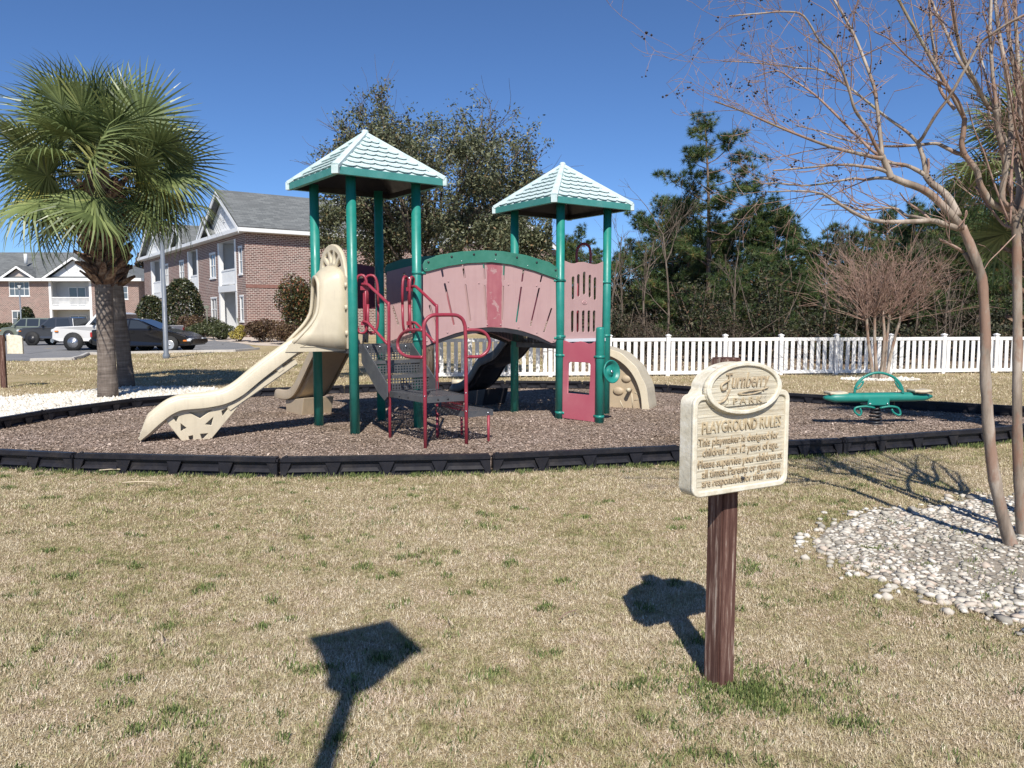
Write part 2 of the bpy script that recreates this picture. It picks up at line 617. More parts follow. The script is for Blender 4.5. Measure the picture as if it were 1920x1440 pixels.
def stone_mesh(seed, sub=1):
    rg = np.random.default_rng(seed)
    bm = bmesh.new()
    bmesh.ops.create_icosphere(bm, subdivisions=1, radius=1.0)
    sx, sy, sz_ = rg.uniform(0.8, 1.25), rg.uniform(0.65, 0.95), rg.uniform(0.4, 0.65)
    ph = rg.uniform(0, 6, 6)
    for v in bm.verts:
        p = v.co
        k = 1 + 0.16 * math.sin(3 * p.x + ph[0]) + 0.13 * math.sin(4 * p.y + ph[1]) + 0.1 * math.sin(5 * p.z + ph[2])
        v.co = Vector((p.x * sx * k, p.y * sy * k, p.z * sz_ * k))
    me = bpy.data.meshes.new('stone')
    bm.to_mesh(me); bm.free()
    me.polygons.foreach_set('use_smooth', [True] * len(me.polygons))
    return me
STONES = [stone_mesh(k) for k in range(10)]
for me in STONES: me.materials.append(M_STONE)

def pebbles():
    xs = [p[0] for p in PEB]; ys = [p[1] for p in PEB]
    n = 19000
    X = RNG.uniform(min(xs) - .1, max(xs), n); Y = RNG.uniform(min(ys) - .1, max(ys), n)
    # density thins over bare soil in the middle
    ins = in_poly(PEB, X, Y)
    dens = 0.55 + 0.45 * np.sin(X * 2.3 + 1.0) * np.sin(Y * 3.1 + X)
    keep = (ins & (RNG.random(n) < np.clip(dens + 0.25, 0.2, 1)))
    X, Y = X[keep], Y[keep]
    R = RNG.gamma(3, 0.0031, len(X)) + 0.006
    # visible in the frame?
    # strays beyond the edge of the bed
    q = RNG.integers(0, len(PEB), 420); tq = RNG.random(420)
    P0 = np.array(PEB)[q]; P1 = np.array(PEB)[(q + 1) % len(PEB)]
    S_ = P0 * (1 - tq[:, None]) + P1 * tq[:, None] + RNG.normal(0, .10, (420, 2))
    X = np.concatenate([X, S_[:, 0]]); Y = np.concatenate([Y, S_[:, 1]]); R = np.concatenate([R, RNG.gamma(4, .004, 420) + .009])
    vis = (np.abs(X / Y) < 0.665)
    order = np.argsort(-(R / Y) * vis)
    bigs = order[:270]
    for i in bigs:
        o = bpy.data.objects.new('stone', STONES[int(RNG.integers(10))])
        link(o, PEBBLE_BED)
        r = float(max(R[i], 0.013))
        o.location = (X[i], Y[i], 0.004 + r * 0.22)
        o.scale = (r, r, r)
        o.rotation_euler = (RNG.normal(0, .15), RNG.normal(0, .15), RNG.uniform(0, 6.28))
    base = np.array([[v.co[:] for v in me.vertices] for me in STONES[:1]])[0]
    tri = np.array([list(p.vertices) for p in STONES[0].polygons])
    rest = order[270:]
    octa = np.array([[1, .1, 0], [-1, 0, .1], [0, 1, 0], [.1, -1, 0], [0, .1, .8], [.1, 0, -.8]]); otri = np.array([[0, 2, 4], [2, 1, 4], [1, 3, 4], [3, 0, 4], [2, 0, 5], [1, 2, 5], [3, 1, 5], [0, 3, 5]])
    def cloud(name, X, Y, R, mat, parent, z0, flat_=1.0, base=base, tri=tri):
        m = len(X)
        a = RNG.uniform(0, 6.28, m); ca, sa = np.cos(a), np.sin(a)
        s = RNG.uniform(0.7, 1.3, (m, 3)) * R[:, None] * np.array([1, 1, flat_])
        P = base[None] * s[:, None]
        V = np.stack([P[..., 0] * ca[:, None] - P[..., 1] * sa[:, None] + X[:, None], P[..., 0] * sa[:, None] + P[..., 1] * ca[:, None] + Y[:, None], P[..., 2] + z0 + R[:, None] * .2], -1)
        nb = len(base)
        T = (tri[None] + (np.arange(m) * nb)[:, None, None]).reshape(-1, 3)
        o = bulk(name, V.reshape(-1, 3), T, mat, parent, rnd=np.repeat(RNG.random(m), nb), ntri=3)
        o.data.polygons.foreach_set('use_smooth', [True] * len(T))
        return tag(o, kind='stuff')
    cloud('small_stones', X[rest], Y[rest], R[rest], M_STONE, PEBBLE_BED, 0.004)
    # scattered ones outside the bed on the grass
    # white marble chips round the palms
    xs = [p[0] for p in WG]; ys = [p[1] for p in WG]
    n = 30000
    X = RNG.uniform(max(min(xs), -11.5), max(xs), n); Y = RNG.uniform(min(ys), max(ys), n)
    k = in_poly(WG, X, Y)
    cloud('white_chips', X[k], Y[k], RNG.gamma(5, 0.004, k.sum()) + 0.012, M_WSTONE, WHITE_BED, 0.006, 1.2, octa, otri)
    n = 1500
    X = CRB.x + RNG.uniform(-1, 1, n); Y = CRB.y + RNG.uniform(-.45, .45, n)
    k = in_poly(RB, X, Y) & (RNG.random(n) < .7)
    cloud('white_chips', X[k], Y[k], RNG.gamma(5, 0.004, k.sum()) + 0.012, M_WSTONE, MYRTLE_BED, 0.006, 1.2, octa, otri)
pebbles()

# --- car park
def mat_asphalt():
    m = NT('asphalt')
    c = m.ramp(m.noise(160, 3, 0.7), [(0.35, (0.13, 0.13, 0.135)), (0.65, (0.24, 0.24, 0.245))])
    c = m.mix(m.ramp(m.noise(0.35, 6, 0.7), [(0.4, 0.0), (0.7, 0.5)]), c, (0.26, 0.255, 0.25))
    crack = m.n('ShaderNodeTexVoronoi', feature='DISTANCE_TO_EDGE', i_Scale=0.35)
    m.l(m.coord(), crack.inputs['Vector'])
    c = m.mix(m.ramp(crack.outputs['Distance'], [(0.0, 0.7), (0.012, 0.0)]), c, (0.05, 0.05, 0.05))
    m.color(c); m.set(0.9, spec=0.2)
    return m.m
M_ASPH = mat_asphalt()
LOTPX = [(-700, 678), (60, 677), (138, 675), (155, 671), (167, 665), (300, 662), (370, 660.5), (440, 659.5), (486, 655.5), (468, 651), (430, 647.5), (395, 645)]
LOT = [tuple(G(u, v)[:2]) for u, v in LOTPX] + [(-15.2, 40.5), (-17.6, 44), (-27, 60), (-37, 78), (-110, 78), (-110, 30)]
sheet('car_park', LOT, 0.012, M_ASPH, step=3)
M_CONC = worn('concrete', (0.50, 0.47, 0.43), 0.85, 0.15, 4, bump=0.2, bscale=80, dirt=(0.3, 0.27, 0.23), dirt_amt=0.4)
def kerb(pts, h=0.1, w=0.15):
    mb = MB()
    for (a, b) in zip(pts[:-1], pts[1:]):
        a, b = Vector((a[0], a[1], hgt(a[0], a[1]))), Vector((b[0], b[1], hgt(b[0], b[1])))
        d = (b - a); L = d.length
        if L < 0.05: continue
        mb.bbox(((a + b) / 2 + Vector((0, 0, h / 2 - 0.02))), (L + 0.02, w, h + 0.04), math.atan2(d.y, d.x), 0.02)
    o = mb.build('kerb', M_CONC)
    tag(o, kind='structure')
kerb([(p[0], p[1] - 0.1) for p in LOT[1:9]])


# --- grass blades
def scatter_grass():
    Vs, Rs = [], []
    def zone(x0, x1, y0, y1, dens, lmin, lmax, wid, clump=True):
        n = int((x1 - x0) * (y1 - y0) * dens)
        X = RNG.uniform(x0, x1, n); Y = RNG.uniform(y0, y1, n)
        vis = (np.abs(X) < 0.70 * Y + 0.3)
        k = vis & ~in_poly(RING, X, Y) & ~(in_poly(PEB, X, Y) & (RNG.random(n) < 0.97)) & ~in_poly(WG, X, Y) & ~in_poly(LOT, X, Y)
        X, Y = X[k], Y[k]; n = len(X)
        hn = 0.5 + 0.25 * np.sin(1.7 * X + 0.6 * Y) * np.sin(2.3 * Y - 0.8 * X + 1) + 0.25 * np.sin(5.1 * X + 3.3 * Y) * np.sin(4.3 * Y - 2.9 * X)
        L = RNG.uniform(lmin, lmax, n) * (0.65 + 0.8 * hn)
        a = RNG.uniform(0, 2 * np.pi, n)
        lean = np.clip(RNG.normal(0.95, 0.35, n), 0.1, 1.45)
        dx, dy, dz = np.cos(a) * np.sin(lean), np.sin(a) * np.sin(lean), np.cos(lean)
        px, py = -np.sin(a), np.cos(a)
        b = RNG.uniform(-0.6, 0.6, n)
        px2, py2, pz2 = px, py, b
        w = wid * RNG.uniform(0.6, 1.4, n)
        V = np.empty((n, 3, 3))
        Z0 = RNG.uniform(-0.004, 0.006, n)
        V[:, 0] = np.stack([X - px2 * w, Y - py2 * w, Z0 - pz2 * w * .3], -1)
        V[:, 1] = np.stack([X + px2 * w, Y + py2 * w, Z0 + pz2 * w * .3], -1)
        bend = RNG.uniform(-.3, .25, n)
        V[:, 2] = np.stack([X + dx * L, Y + dy * L, np.maximum(Z0 + (dz + bend) * L, 0.002)], -1)
        Vs.append(V.reshape(-1, 3)); Rs.append(np.repeat(RNG.random(n), 3))
    zone(-2.75, 2.75, 2.3, 3.6, 36000, 0.009, 0.024, 0.0013)
    zone(-3.9, 3.9, 3.6, 5.2, 24000, 0.010, 0.026, 0.0015)
    zone(-6.4, 6.4, 5.2, 8.8, 9000, 0.012, 0.030, 0.0021)
    zone(-11, 13.5, 8.8, 20, 330, 0.03, 0.06, 0.006)
    zone(-19, 15, 20, 33, 110, 0.04, 0.07, 0.011)
    V = np.concatenate(Vs); R = np.concatenate(Rs)
    n = len(V) // 3
    T = np.arange(3 * n).reshape(n, 3)
    o = bulk('grass', V, T, M_BLADE, rnd=R, ntri=3)
    tag(o, 'short dormant straw coloured lawn grass with green tufts', 'grass', kind='stuff')
    # taller green tufts: along the border, at the sign post, scattered weeds
    Vs, Rs = [], []
    spots = []
    for _ in range(260):
        i = int(RNG.integers(0, 8)); t = RNG.random()
        a, b = FRONT[i], FRONT[i + 1]
        spots.append((a[0] * (1 - t) + b[0] * t + RNG.normal(0, .02), a[1] * (1 - t) + b[1] * t - 0.08 - abs(RNG.normal(0, .05)), 0.05, 14, 0.03))
    for _ in range(110):
        r = abs(RNG.normal(0, .22)); t = RNG.uniform(0, 6.28)
        spots.append((0.87 + 0.10 + r * math.cos(t) * 1.3, 2.99 + r * math.sin(t) * .9, RNG.uniform(.018, .04), 16, 0.035))
    for _ in range(780):
        y = 2.4 + 5.2 * RNG.random() ** 1.2
        x = RNG.uniform(-.68, .68) * y
        if math.sin(x * 1.3 + 1.1) + math.sin(y * 2.1 + x) > RNG.normal(.2, .9): continue
        spots.append((x, y, RNG.uniform(.018, .038), int(RNG.integers(5, 16)), RNG.uniform(.015, .06)))
    for _ in range(120):                                   # denser dark weed clumps
        y = 2.45 + 5.0 * RNG.random() ** 1.1
        x = RNG.uniform(-.68, .5) * y
        for _k in range(int(RNG.integers(1, 4))):
            spots.append((x + RNG.normal(0, .05), y + RNG.normal(0, .03), RNG.uniform(.022, .036), 24, RNG.uniform(.014, .03)))
    for x, y, h, nb, sp in spots:
        n = nb * 2
        X = x + RNG.normal(0, sp, n); Y = y + RNG.normal(0, sp, n)
        L = h * RNG.uniform(.6, 1.3, n)
        a = RNG.uniform(0, 6.28, n); lean = np.clip(RNG.normal(.5, .35, n), 0, 1.3)
        w = 0.0022 * RNG.uniform(.7, 1.5, n)
        V = np.empty((n, 4, 3))
        px, py = -np.sin(a), np.cos(a)
        V[:, 0] = np.stack([X - px * w, Y - py * w, 0 * X], -1)
        V[:, 1] = np.stack([X + px * w, Y + py * w, 0 * X], -1)
        V[:, 2] = np.stack([X + np.cos(a) * np.sin(lean) * L * .55 + px * w, Y + np.sin(a) * np.sin(lean) * L * .55 + py * w, np.cos(lean) * L * .6], -1)
        V[:, 3] = np.stack([X + np.cos(a) * np.sin(lean) * L, Y + np.sin(a) * np.sin(lean) * L, np.cos(lean) * L * .9], -1)
        Vs.append(V.reshape(-1, 3)); Rs.append(np.repeat(RNG.random(n), 4))
    m = NT('green_tuft')
    m.color(m.ramp(m.attr('rnd'), [(0.0, (0.04, 0.065, 0.018)), (0.5, (0.105, 0.15, 0.04)), (1.0, (0.25, 0.27, 0.10))])); m.set(0.7, spec=0.3)
    V = np.concatenate(Vs); n = len(V) // 4
    o = bulk('green_grass_tufts', V, np.arange(4 * n).reshape(n, 4), m.m, rnd=np.concatenate(Rs))
    tag(o, 'bright green grass tufts scattered through the straw lawn', 'grass', kind='stuff')
scatter_grass()

# --- border timbers
M_BORD = worn('black_plastic', (0.016, 0.016, 0.021), 0.42, 0.3, 8, bump=0.05, bscale=200, dirt=(0.12, 0.10, 0.08), dirt_amt=0.2, dscale=5, spec=0.3)
def timber_mesh(L, Hh=0.185, W=0.11):
    """hollow plastic edging: rounded top rail, four sunk pockets on each face"""
    mb = MB()
    mb.bbox((L / 2, 0, Hh - 0.03), (L - 0.012, W, 0.06), 0, 0.018)           # top rail
    mb.bbox((L / 2, 0, 0.015 - 0.03), (L - 0.012, W, 0.07), 0, 0.008)          # foot rail
    mb.box((L / 2, 0, Hh / 2 - 0.01), (L - 0.02, W * 0.34, Hh - 0.05))         # web
    n = 4
    g = L / n
    for i in range(n + 1):
        x = min(max(i * g, 0.035), L - 0.035)
        wd = 0.05 if i in (0, n) else 0.045
        for s in (-1, 1):                                                     # flared ribs between the pockets
            a = [(x - wd / 2, 0.02), (x + wd / 2, 0.02), (x + wd / 2 + (0 if i == n else .05), Hh - 0.055), (x - wd / 2 - (0 if i == 0 else .05), Hh - 0.055)]
            mb.prism(a, lambda p, q, d: (p, d, q), s * W * 0.16, s * (W / 2 - 0.004))
    for i in range(n):                                                        # sloping pocket floors
        for s in (-1, 1):
            x0, x1 = i * g + 0.07, (i + 1) * g - 0.07
            mb.add([(x0, s * (W / 2 - .006), 0.045), (x1, s * (W / 2 - .006), 0.045), (x1 - .02, s * W * .18, 0.075), (x0 + .02, s * W * .18, 0.075)], [(0, 1, 2, 3)])
    mb.lathe([(0.018, 0), (0.018, 0.012), (0.008, 0.016)], (0.06, 0, Hh - 0.002), 8)
    return mb
TNAMES = {}
def timbers():
    n = len(RING)

    labs = ['black plastic border timber at the left bend of the front row', 'black plastic border timber second in the front row from the left bend',
            'black plastic border timber in front of the long tan slide', 'black plastic border timber in front of the red stair rails',
            'black plastic border timber in front of the steering wheel panel', 'black plastic border timber partly behind the carved rules sign',
            'black plastic border timber in front of the spring rocker', 'black plastic border timber behind the bare myrtle trunks',
            'black plastic border timber closing the right end of the oval', 'black plastic border timber of the back row at the right bend',
            'black plastic border timber right behind the spring rocker', 'black plastic border timber of the back row left of the rocker',
            'black plastic border timber of the back row behind the climbing arc', 'black plastic border timber of the back row behind the steering wheel panel',
            'black plastic border timber behind the dark slide', 'black plastic border timber behind the stairs',
            'black plastic border timber behind the second tan slide', 'black plastic border timber touching the white gravel beside the slide end',
            'black plastic border timber along the white gravel by the palm trunk', 'black plastic border timber along the white gravel left of the palms',
            'black plastic border timber joining the gravel side to the front row']
    for i in range(n):
        a, b = Vector(RING[i]), Vector(RING[(i + 1) % n])
        L = (b - a).length
        mb = timber_mesh(L)
        o = mb.build('border_timber', M_BORD, None)
        o.location = (a.x, a.y, 0.0)
        o.rotation_euler = (0, 0, math.atan2(b.y - a.y, b.x - a.x))
        tag(o, labs[i], 'border timber', 'black timbers edging the play area')
timbers()
# ================================================================== the play structure
M_TEAL = worn('teal_paint', (0.012, 0.205, 0.165), 0.40, 0.16, 5, streak=(0.05, 0.21, 0.185), bump=0.04, bscale=150, dirt=(0.06, 0.25, 0.22), dirt_amt=0.35)
M_GREENP = worn('green_board', (0.030, 0.165, 0.115), 0.5, 0.12, 5, bump=0.03, bscale=120, dirt=(0.09, 0.24, 0.19), dirt_amt=0.4)
M_EAVE = worn('eave_plastic', (0.05, 0.235, 0.215), 0.6, 0.15, 4, dirt=(0.17, 0.36, 0.35), dirt_amt=0.5)
M_TILE = worn('faded_roof_plastic', (0.50, 0.60, 0.60), 0.7, 0.14, 7, c2=(0.36, 0.49, 0.48), dirt=(0.60, 0.67, 0.67), dirt_amt=0.6, bump=0.05, bscale=150)
M_RED = worn('red_paint', (0.275, 0.026, 0.048), 0.40, 0.2, 8, streak=(0.22, 0.05, 0.06), bump=0.04, bscale=180, dirt=(0.36, 0.10, 0.12), dirt_amt=0.5)
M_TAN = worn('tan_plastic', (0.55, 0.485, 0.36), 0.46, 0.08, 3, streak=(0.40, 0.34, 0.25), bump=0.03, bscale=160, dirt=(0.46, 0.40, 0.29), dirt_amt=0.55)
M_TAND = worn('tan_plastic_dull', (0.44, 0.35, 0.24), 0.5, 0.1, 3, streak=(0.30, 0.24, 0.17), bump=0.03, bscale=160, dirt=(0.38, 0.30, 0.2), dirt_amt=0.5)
M_GREY = worn('grey_coated_steel', (0.075, 0.078, 0.085), 0.45, 0.15, 10, bump=0.05, bscale=220, dirt=(0.16, 0.15, 0.14), dirt_amt=0.5)
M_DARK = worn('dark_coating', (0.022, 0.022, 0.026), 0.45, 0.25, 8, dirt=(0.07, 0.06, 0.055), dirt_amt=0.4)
M_BLKSL = worn('dark_grey_slide', (0.035, 0.033, 0.037), 0.42, 0.2, 6, bump=0.03, bscale=150, dirt=(0.08, 0.07, 0.07), dirt_amt=0.4)
M_BOLT = flat('galvanised', (0.62, 0.64, 0.66), 0.3, 1.0)
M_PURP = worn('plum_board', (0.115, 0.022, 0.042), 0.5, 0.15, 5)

def mat_pink():
    m = NT('faded_pink_board')
    base = m.ramp(m.noise(2.2, 6, 0.6), [(0.3, (0.40, 0.255, 0.25)), (0.55, (0.43, 0.28, 0.272)), (0.75, (0.46, 0.315, 0.30))])
    deep = m.ramp(m.noise(14, 5, 0.7, sc3=(1, 1, .25)), [(0.3, (0.30, 0.085, 0.105)), (0.7, (0.37, 0.135, 0.15))])
    sep = m.n('ShaderNodeSeparateXYZ'); m.l(m.coord(), sep.inputs[0])
    at_ = m.attr('band')                                     # less faded middle strip, scuffed
    wob = m.math('ADD', at_, m.math('MULTIPLY', m.math('SUBTRACT', m.noise(9, 4), 0.5), 0.035))
    k = m.ramp(wob, [(0.0, 1.0), (0.105, 1.0), (0.12, 0.0)])
    sc = m.ramp(m.noise(5.5, 5, 0.6), [(0.60, 0.0), (0.64, 0.8)])
    k2 = m.mix(sc, k, (0, 0, 0))
    st = m.ramp(m.noise(2.0, 6, 0.7, sc3=(8, 8, .5)), [(0.5, 0.0), (0.72, 0.35)])
    base = m.mix(st, base, (0.33, 0.20, 0.195))
    m.color(m.mix(k2, base, deep)); m.set(0.55, spec=0.4)
    m.bump(m.noise(140, 3), 0.05, 0.004)
    return m.m
M_PINK = mat_pink()
def mat_rose():
    m = NT('rose_board')
    base = m.ramp(m.noise(1.6, 5, 0.6), [(0.3, (0.40, 0.085, 0.125)), (0.55, (0.43, 0.115, 0.15)), (0.75, (0.47, 0.165, 0.19))])
    m.color(base); m.set(0.5, spec=0.4)
    m.bump(m.noise(140, 3), 0.05, 0.004)
    return m.m
M_ROSE = mat_rose()

PS = thing('play_structure', 'twin roofed playground set with tan slides, pink arched bridge and red rails', 'playground set', (-0.6, 11.0, 0))
DECK = 1.13
PA, PB, PD, PC = Vector((-2.63, 10.52)), Vector((-1.985, 9.76)), Vector((-1.25, 10.30)), Vector((-1.87, 11.08))
QA, QB, QD, QC = Vector((0.04, 12.03)), Vector((0.69, 11.23)), Vector((1.425, 11.79)), Vector((0.775, 12.59))
POST_R = 0.062
def post(p, z1, r=POST_R, z0=-0.05, cap=False, mat=M_TEAL, name='post'):
    mb = MB()
    pr = [(r, z0), (r, z1 - (0.03 if cap else 0))]
    if cap:
        pr += [(r * 0.97, z1 - 0.015), (r * 0.8, z1 - 0.003), (r * .3, z1 + .004)]
    mb.lathe(pr, (p.x, p.y, 0), 20)
    return mb.build(name, mat, PS)
for p in (PA, PB, PD, PC): post(p, 3.25)
for p in (QA, QB, QD, QC): post(p, 3.14)

# ---- roofs
TILE_ME = None
def tile_mesh():
    n = 7
    pts = [(-0.5, 1.0), (0.5, 1.0)]
    low = []
    for k in range(n + 1):
        t = k / n
        low.append((0.5 - t, 0.0 + 0.34 * (2 * t - 1) ** 2))
    pts += low
    mb = MB()
    def fn(a, b, d):
        lift = (1 - b) * 0.9                      # the lower edge stands proud
        return (a, b, (d + lift if d > 0 else d - .2))
    V, Fs = [], []
    m = len(pts)
    V = [(a, b, 1.0 * (1 - b * .75) ) for a, b in pts] + [(a * .96, b + (.30 if b < .9 else 0), -0.4) for a, b in pts]
    Fs = [tuple(range(m))] + [(i, m + i, m + (i + 1) % m, (i + 1) % m) for i in range(m)]
    me = bpy.data.meshes.new('roof_tile')
    me.from_pydata(V, [], Fs)
    bm = bmesh.new(); bm.from_mesh(me)
    bmesh.ops.recalc_face_normals(bm, faces=bm.faces[:])
    bm.to_mesh(me); bm.free()
    me.materials.append(M_TILE)
    return me
TILE_ME = tile_mesh()
def roof(cx, cy, th, side, h, rise, name='roof'):
    c = Vector((cx, cy, 0))
    e = Vector((math.cos(th), math.sin(th), 0)); n = Vector((-e.y, e.x, 0)); Z = Vector((0, 0, 1))
    hs = side / 2; eb = 0.085
    apex = c + Z * (h + rise)
    mb = MB()
    # shell: slopes, eave bands, underside
    top = [c + e * (a * hs) + n * (b * hs) + Z * (h + eb) for a, b in ((-1, -1), (1, -1), (1, 1), (-1, 1))]
    bot = [p - Z * eb for p in top]
    ins = [c + e * (a * (hs - .05)) + n * (b * (hs - .05)) + Z * h for a, b in ((-1, -1), (1, -1), (1, 1), (-1, 1))]
    inu = [p + Z * .07 for p in ins]
    ap2 = apex - Z * 0.10
    V = top + [apex]
    mb.add(V, [(0, 1, 4), (1, 2, 4), (2, 3, 4), (3, 0, 4)])
    r = mb.build('roof', M_TILE, PS)
    eo = MB()
    for k in range(4):
        k2 = (k + 1) % 4
        dv = (top[k2] - top[k]).normalized()
        out = Vector((dv.y, -dv.x, 0)) * 0.012
        eo.add([bot[k] + out, bot[k2] + out, top[k2] + out, top[k] + out, ins[k], ins[k2]], [(0, 1, 2, 3), (1, 0, 4, 5)])
        eo.add([top[k] + out, top[k2] + out, top[k2] - out * 2 + Z * .012, top[k] - out * 2 + Z * .012], [(0, 1, 2, 3)])
    eo.build('eave_band', M_EAVE, r, fix=False)
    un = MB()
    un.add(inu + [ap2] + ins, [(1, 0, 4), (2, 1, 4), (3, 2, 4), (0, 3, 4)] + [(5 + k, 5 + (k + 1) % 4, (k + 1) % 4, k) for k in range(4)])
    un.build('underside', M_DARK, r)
    # hip caps
    for k in range(4):
        hp = MB()
        a, b = top[k] + (top[k] - c - Z * (h + eb)).normalized() * 0.012, apex
        d = (b - a).normalized()
        lat = d.cross(Z).normalized()
        up = lat.cross(d)
        w0, w1 = 0.05, 0.032
        V = []
        for p, w in ((a, w0), (b, w1)):
            V += [p - lat * w - up * .02, p - lat * w + up * .022, p - lat * w * .5 + up * .032, p + lat * w * .5 + up * .032, p + lat * w + up * .022, p + lat * w - up * .02]
        hp.add(V, [(i, i + 1, i + 7, i + 6) for i in range(5)] + [(0, 1, 2, 3, 4, 5), (6, 7, 8, 9, 10, 11)])
        # turned-down corner block on the eave
        hp.box(a - up * 0 + Vector((0, 0, -eb * .5 + .003)), (0.085, 0.05, eb + 0.012), math.atan2(lat.y, lat.x))
        hp.build('hip_cap', M_TILE, r)
    kn = MB(); kn.lathe([(0.05, -0.01), (0.045, 0.035), (0.03, 0.05), (0.0, 0.055)], tuple(apex), 10); kn.build('peak_cap', M_TILE, r)
    # scalloped tiles, each a piece
    rows = 8
    for k in range(4):
        k2 = (k + 1) % 4
        A, B = top[k], top[k2]
        mid = (A + B) / 2
        sl = (apex - mid); sl_len = sl.length; sl.normalize()
        ed = (B - A).normalized()
        nn = ed.cross(sl).normalized()
        if nn.z < 0: nn = -nn
        rh = sl_len / (rows + .3)
        for i in range(rows):
            f = (i * rh) / sl_len
            w = (B - A).length * (1 - f - 0.5 * rh / sl_len) - 0.10
            cnt = max(1, round((B - A).length * (1 - f) / 0.205))
            if i % 2 and cnt > 1: w -= 0.04
            tw = w / cnt
            for j in range(cnt):
                o = bpy.data.objects.new('tile', TILE_ME)
                link(o, r)
                pos = mid + sl * (i * rh + 0.004) + ed * ((j + .5) * tw - w / 2)
                M = Matrix((ed * tw, sl * rh * 1.12, nn * 0.028)).transposed().to_4x4()
                M.translation = pos - root_loc(PS)
                o.matrix_local = M
    return r
roof(-1.921, 10.422, math.radians(36.4), 1.50, 3.192, 0.693)
roof(0.758, 11.908, math.radians(35.2), 1.46, 3.077, 0.682)

# ---- decks
def deck(pts):
    mb = MB()
    P = [Vector((p.x, p.y, DECK)) for p in pts]
    mb.perf(P[0], P[1], P[2], P[3], 14, 14, 0.28)
    for k in range(4):
        a, b = P[k], P[(k + 1) % 4]
        d = b - a
        mb.box((a + b) / 2 - Vector((0, 0, 0.045)), (d.length - 0.1, 0.03, 0.085), math.atan2(d.y, d.x))
    return mb.build('deck', M_GREY, PS)
deck([PB, PD, PC, PA]); deck([QB, QD, QC, QA])
mb = MB()                                             # pale worn deck edge under the slotted panel
d = (QD - QB); mm = (QB + QD) / 2 + Vector((d.y, -d.x)).normalized() * 0.035
mb.box((mm.x, mm.y, DECK + 0.035), (d.length - 0.13, 0.035, 0.045), math.atan2(d.y, d.x))
mb.build('deck_edge', flat('worn_white_edge', (0.62, 0.62, 0.66), 0.5), PS)

def bolts(parent, pts, nrm, r=0.012, mat=None):
    nrm = Vector(nrm).normalized()
    M = nrm.to_track_quat('Z', 'Y').to_matrix()
    for p in pts:
        mb = MB()
        mb.lathe([(r, 0), (r * 1.0, r * .35), (r * .6, r * .8), (0.001, r * .9)], tuple(p), 8, M)
        mb.build('bolt', mat or M_BOLT, parent)

def clamp(p, z, direction, parent=PS, L=0.10):
    """round bracket on a post carrying a panel or a rail"""
    mb = MB()
    d = Vector((direction[0], direction[1], 0)).normalized()
    c = Vector((p.x, p.y, z))
    mb.lathe([(POST_R + 0.004, -0.02), (POST_R + 0.004, 0.02)], tuple(c), 16)
    mb.tube([c + d * POST_R * .6, c + d * (POST_R + L)], 0.022, 10)
    return mb.build('clamp', M_TEAL, parent)

# ---- the arched bridge: two pink slotted panels with green top boards, perforated floor
def zu(L, ox, oy, s):                                # zoomed-crop coordinates to photo pixels
    return [(ox + x / s, oy + y / s) for x, y in L]
BP0, BP1 = PD, QB
bsz = lambda L: [sz(u, v, BP0, BP1) for u, v in zu(L, 780, 460, 6.857)]
p_top = [(96, 340), (140, 330), (400, 262), (650, 225), (960, 212), (1200, 240), (1500, 320), (1790, 430)]
p_bot = [(1800, 1215), (1785, 1245), (1740, 1255), (1560, 1165), (1340, 1090), (1100, 1052), (950, 1048), (760, 1065), (500, 1130), (280, 1210), (150, 1285), (110, 1280), (96, 1240)]
g_top = [(82, 300), (84, 240), (110, 195), (300, 125), (560, 85), (860, 68), (1100, 80), (1400, 130), (1700, 220), (1800, 290), (1828, 350), (1826, 410), (1800, 432)]
g_bot = [(1500, 325), (1200, 245), (960, 217), (650, 230), (400, 267), (140, 335), (100, 335)]
slots = [((330, 322), (345, 398)), ((600, 262), (625, 418)), ((868, 250), (880, 432)), ((1130, 266), (1125, 445)), ((1380, 315), (1362, 460)), ((1615, 395), (1600, 465)),
         ((368, 500), (485, 1015)), ((632, 515), (695, 970)), ((878, 525), (905, 955)), ((1115, 535), (1105, 955)), ((1350, 545), (1290, 980)), ((1580, 560), (1472, 1030)), ((1738, 820), (1645, 1105)), ((175, 780), (250, 1025))]
out_p = bsz([(x, y + 0) for x, y in ([(96, 300)] + [(x, y - 40) for x, y in p_top[1:-1]] + [(1790, 400)])]) + bsz(p_bot)
out_g = bsz(g_top + g_bot)
sl_p = [slot(*bsz(s), 0.0165) for s in slots]
def band_attr(o, cx):
    me = o.data
    a = me.attributes.new('band', 'FLOAT', 'POINT')
    vals = []
    for v in me.vertices:
        w = v.co + root_loc(PS)
        s = ((w.x - BP0.x) * (BP1.x - BP0.x) + (w.y - BP0.y) * (BP1.y - BP0.y)) / (BP1 - BP0).length
        vals.append(abs(s - cx))
    a.data.foreach_set('value', vals)
MF = plane_mat(BP0, BP1, 0.0)
bandc = bsz([(1003, 640)])[0][0]
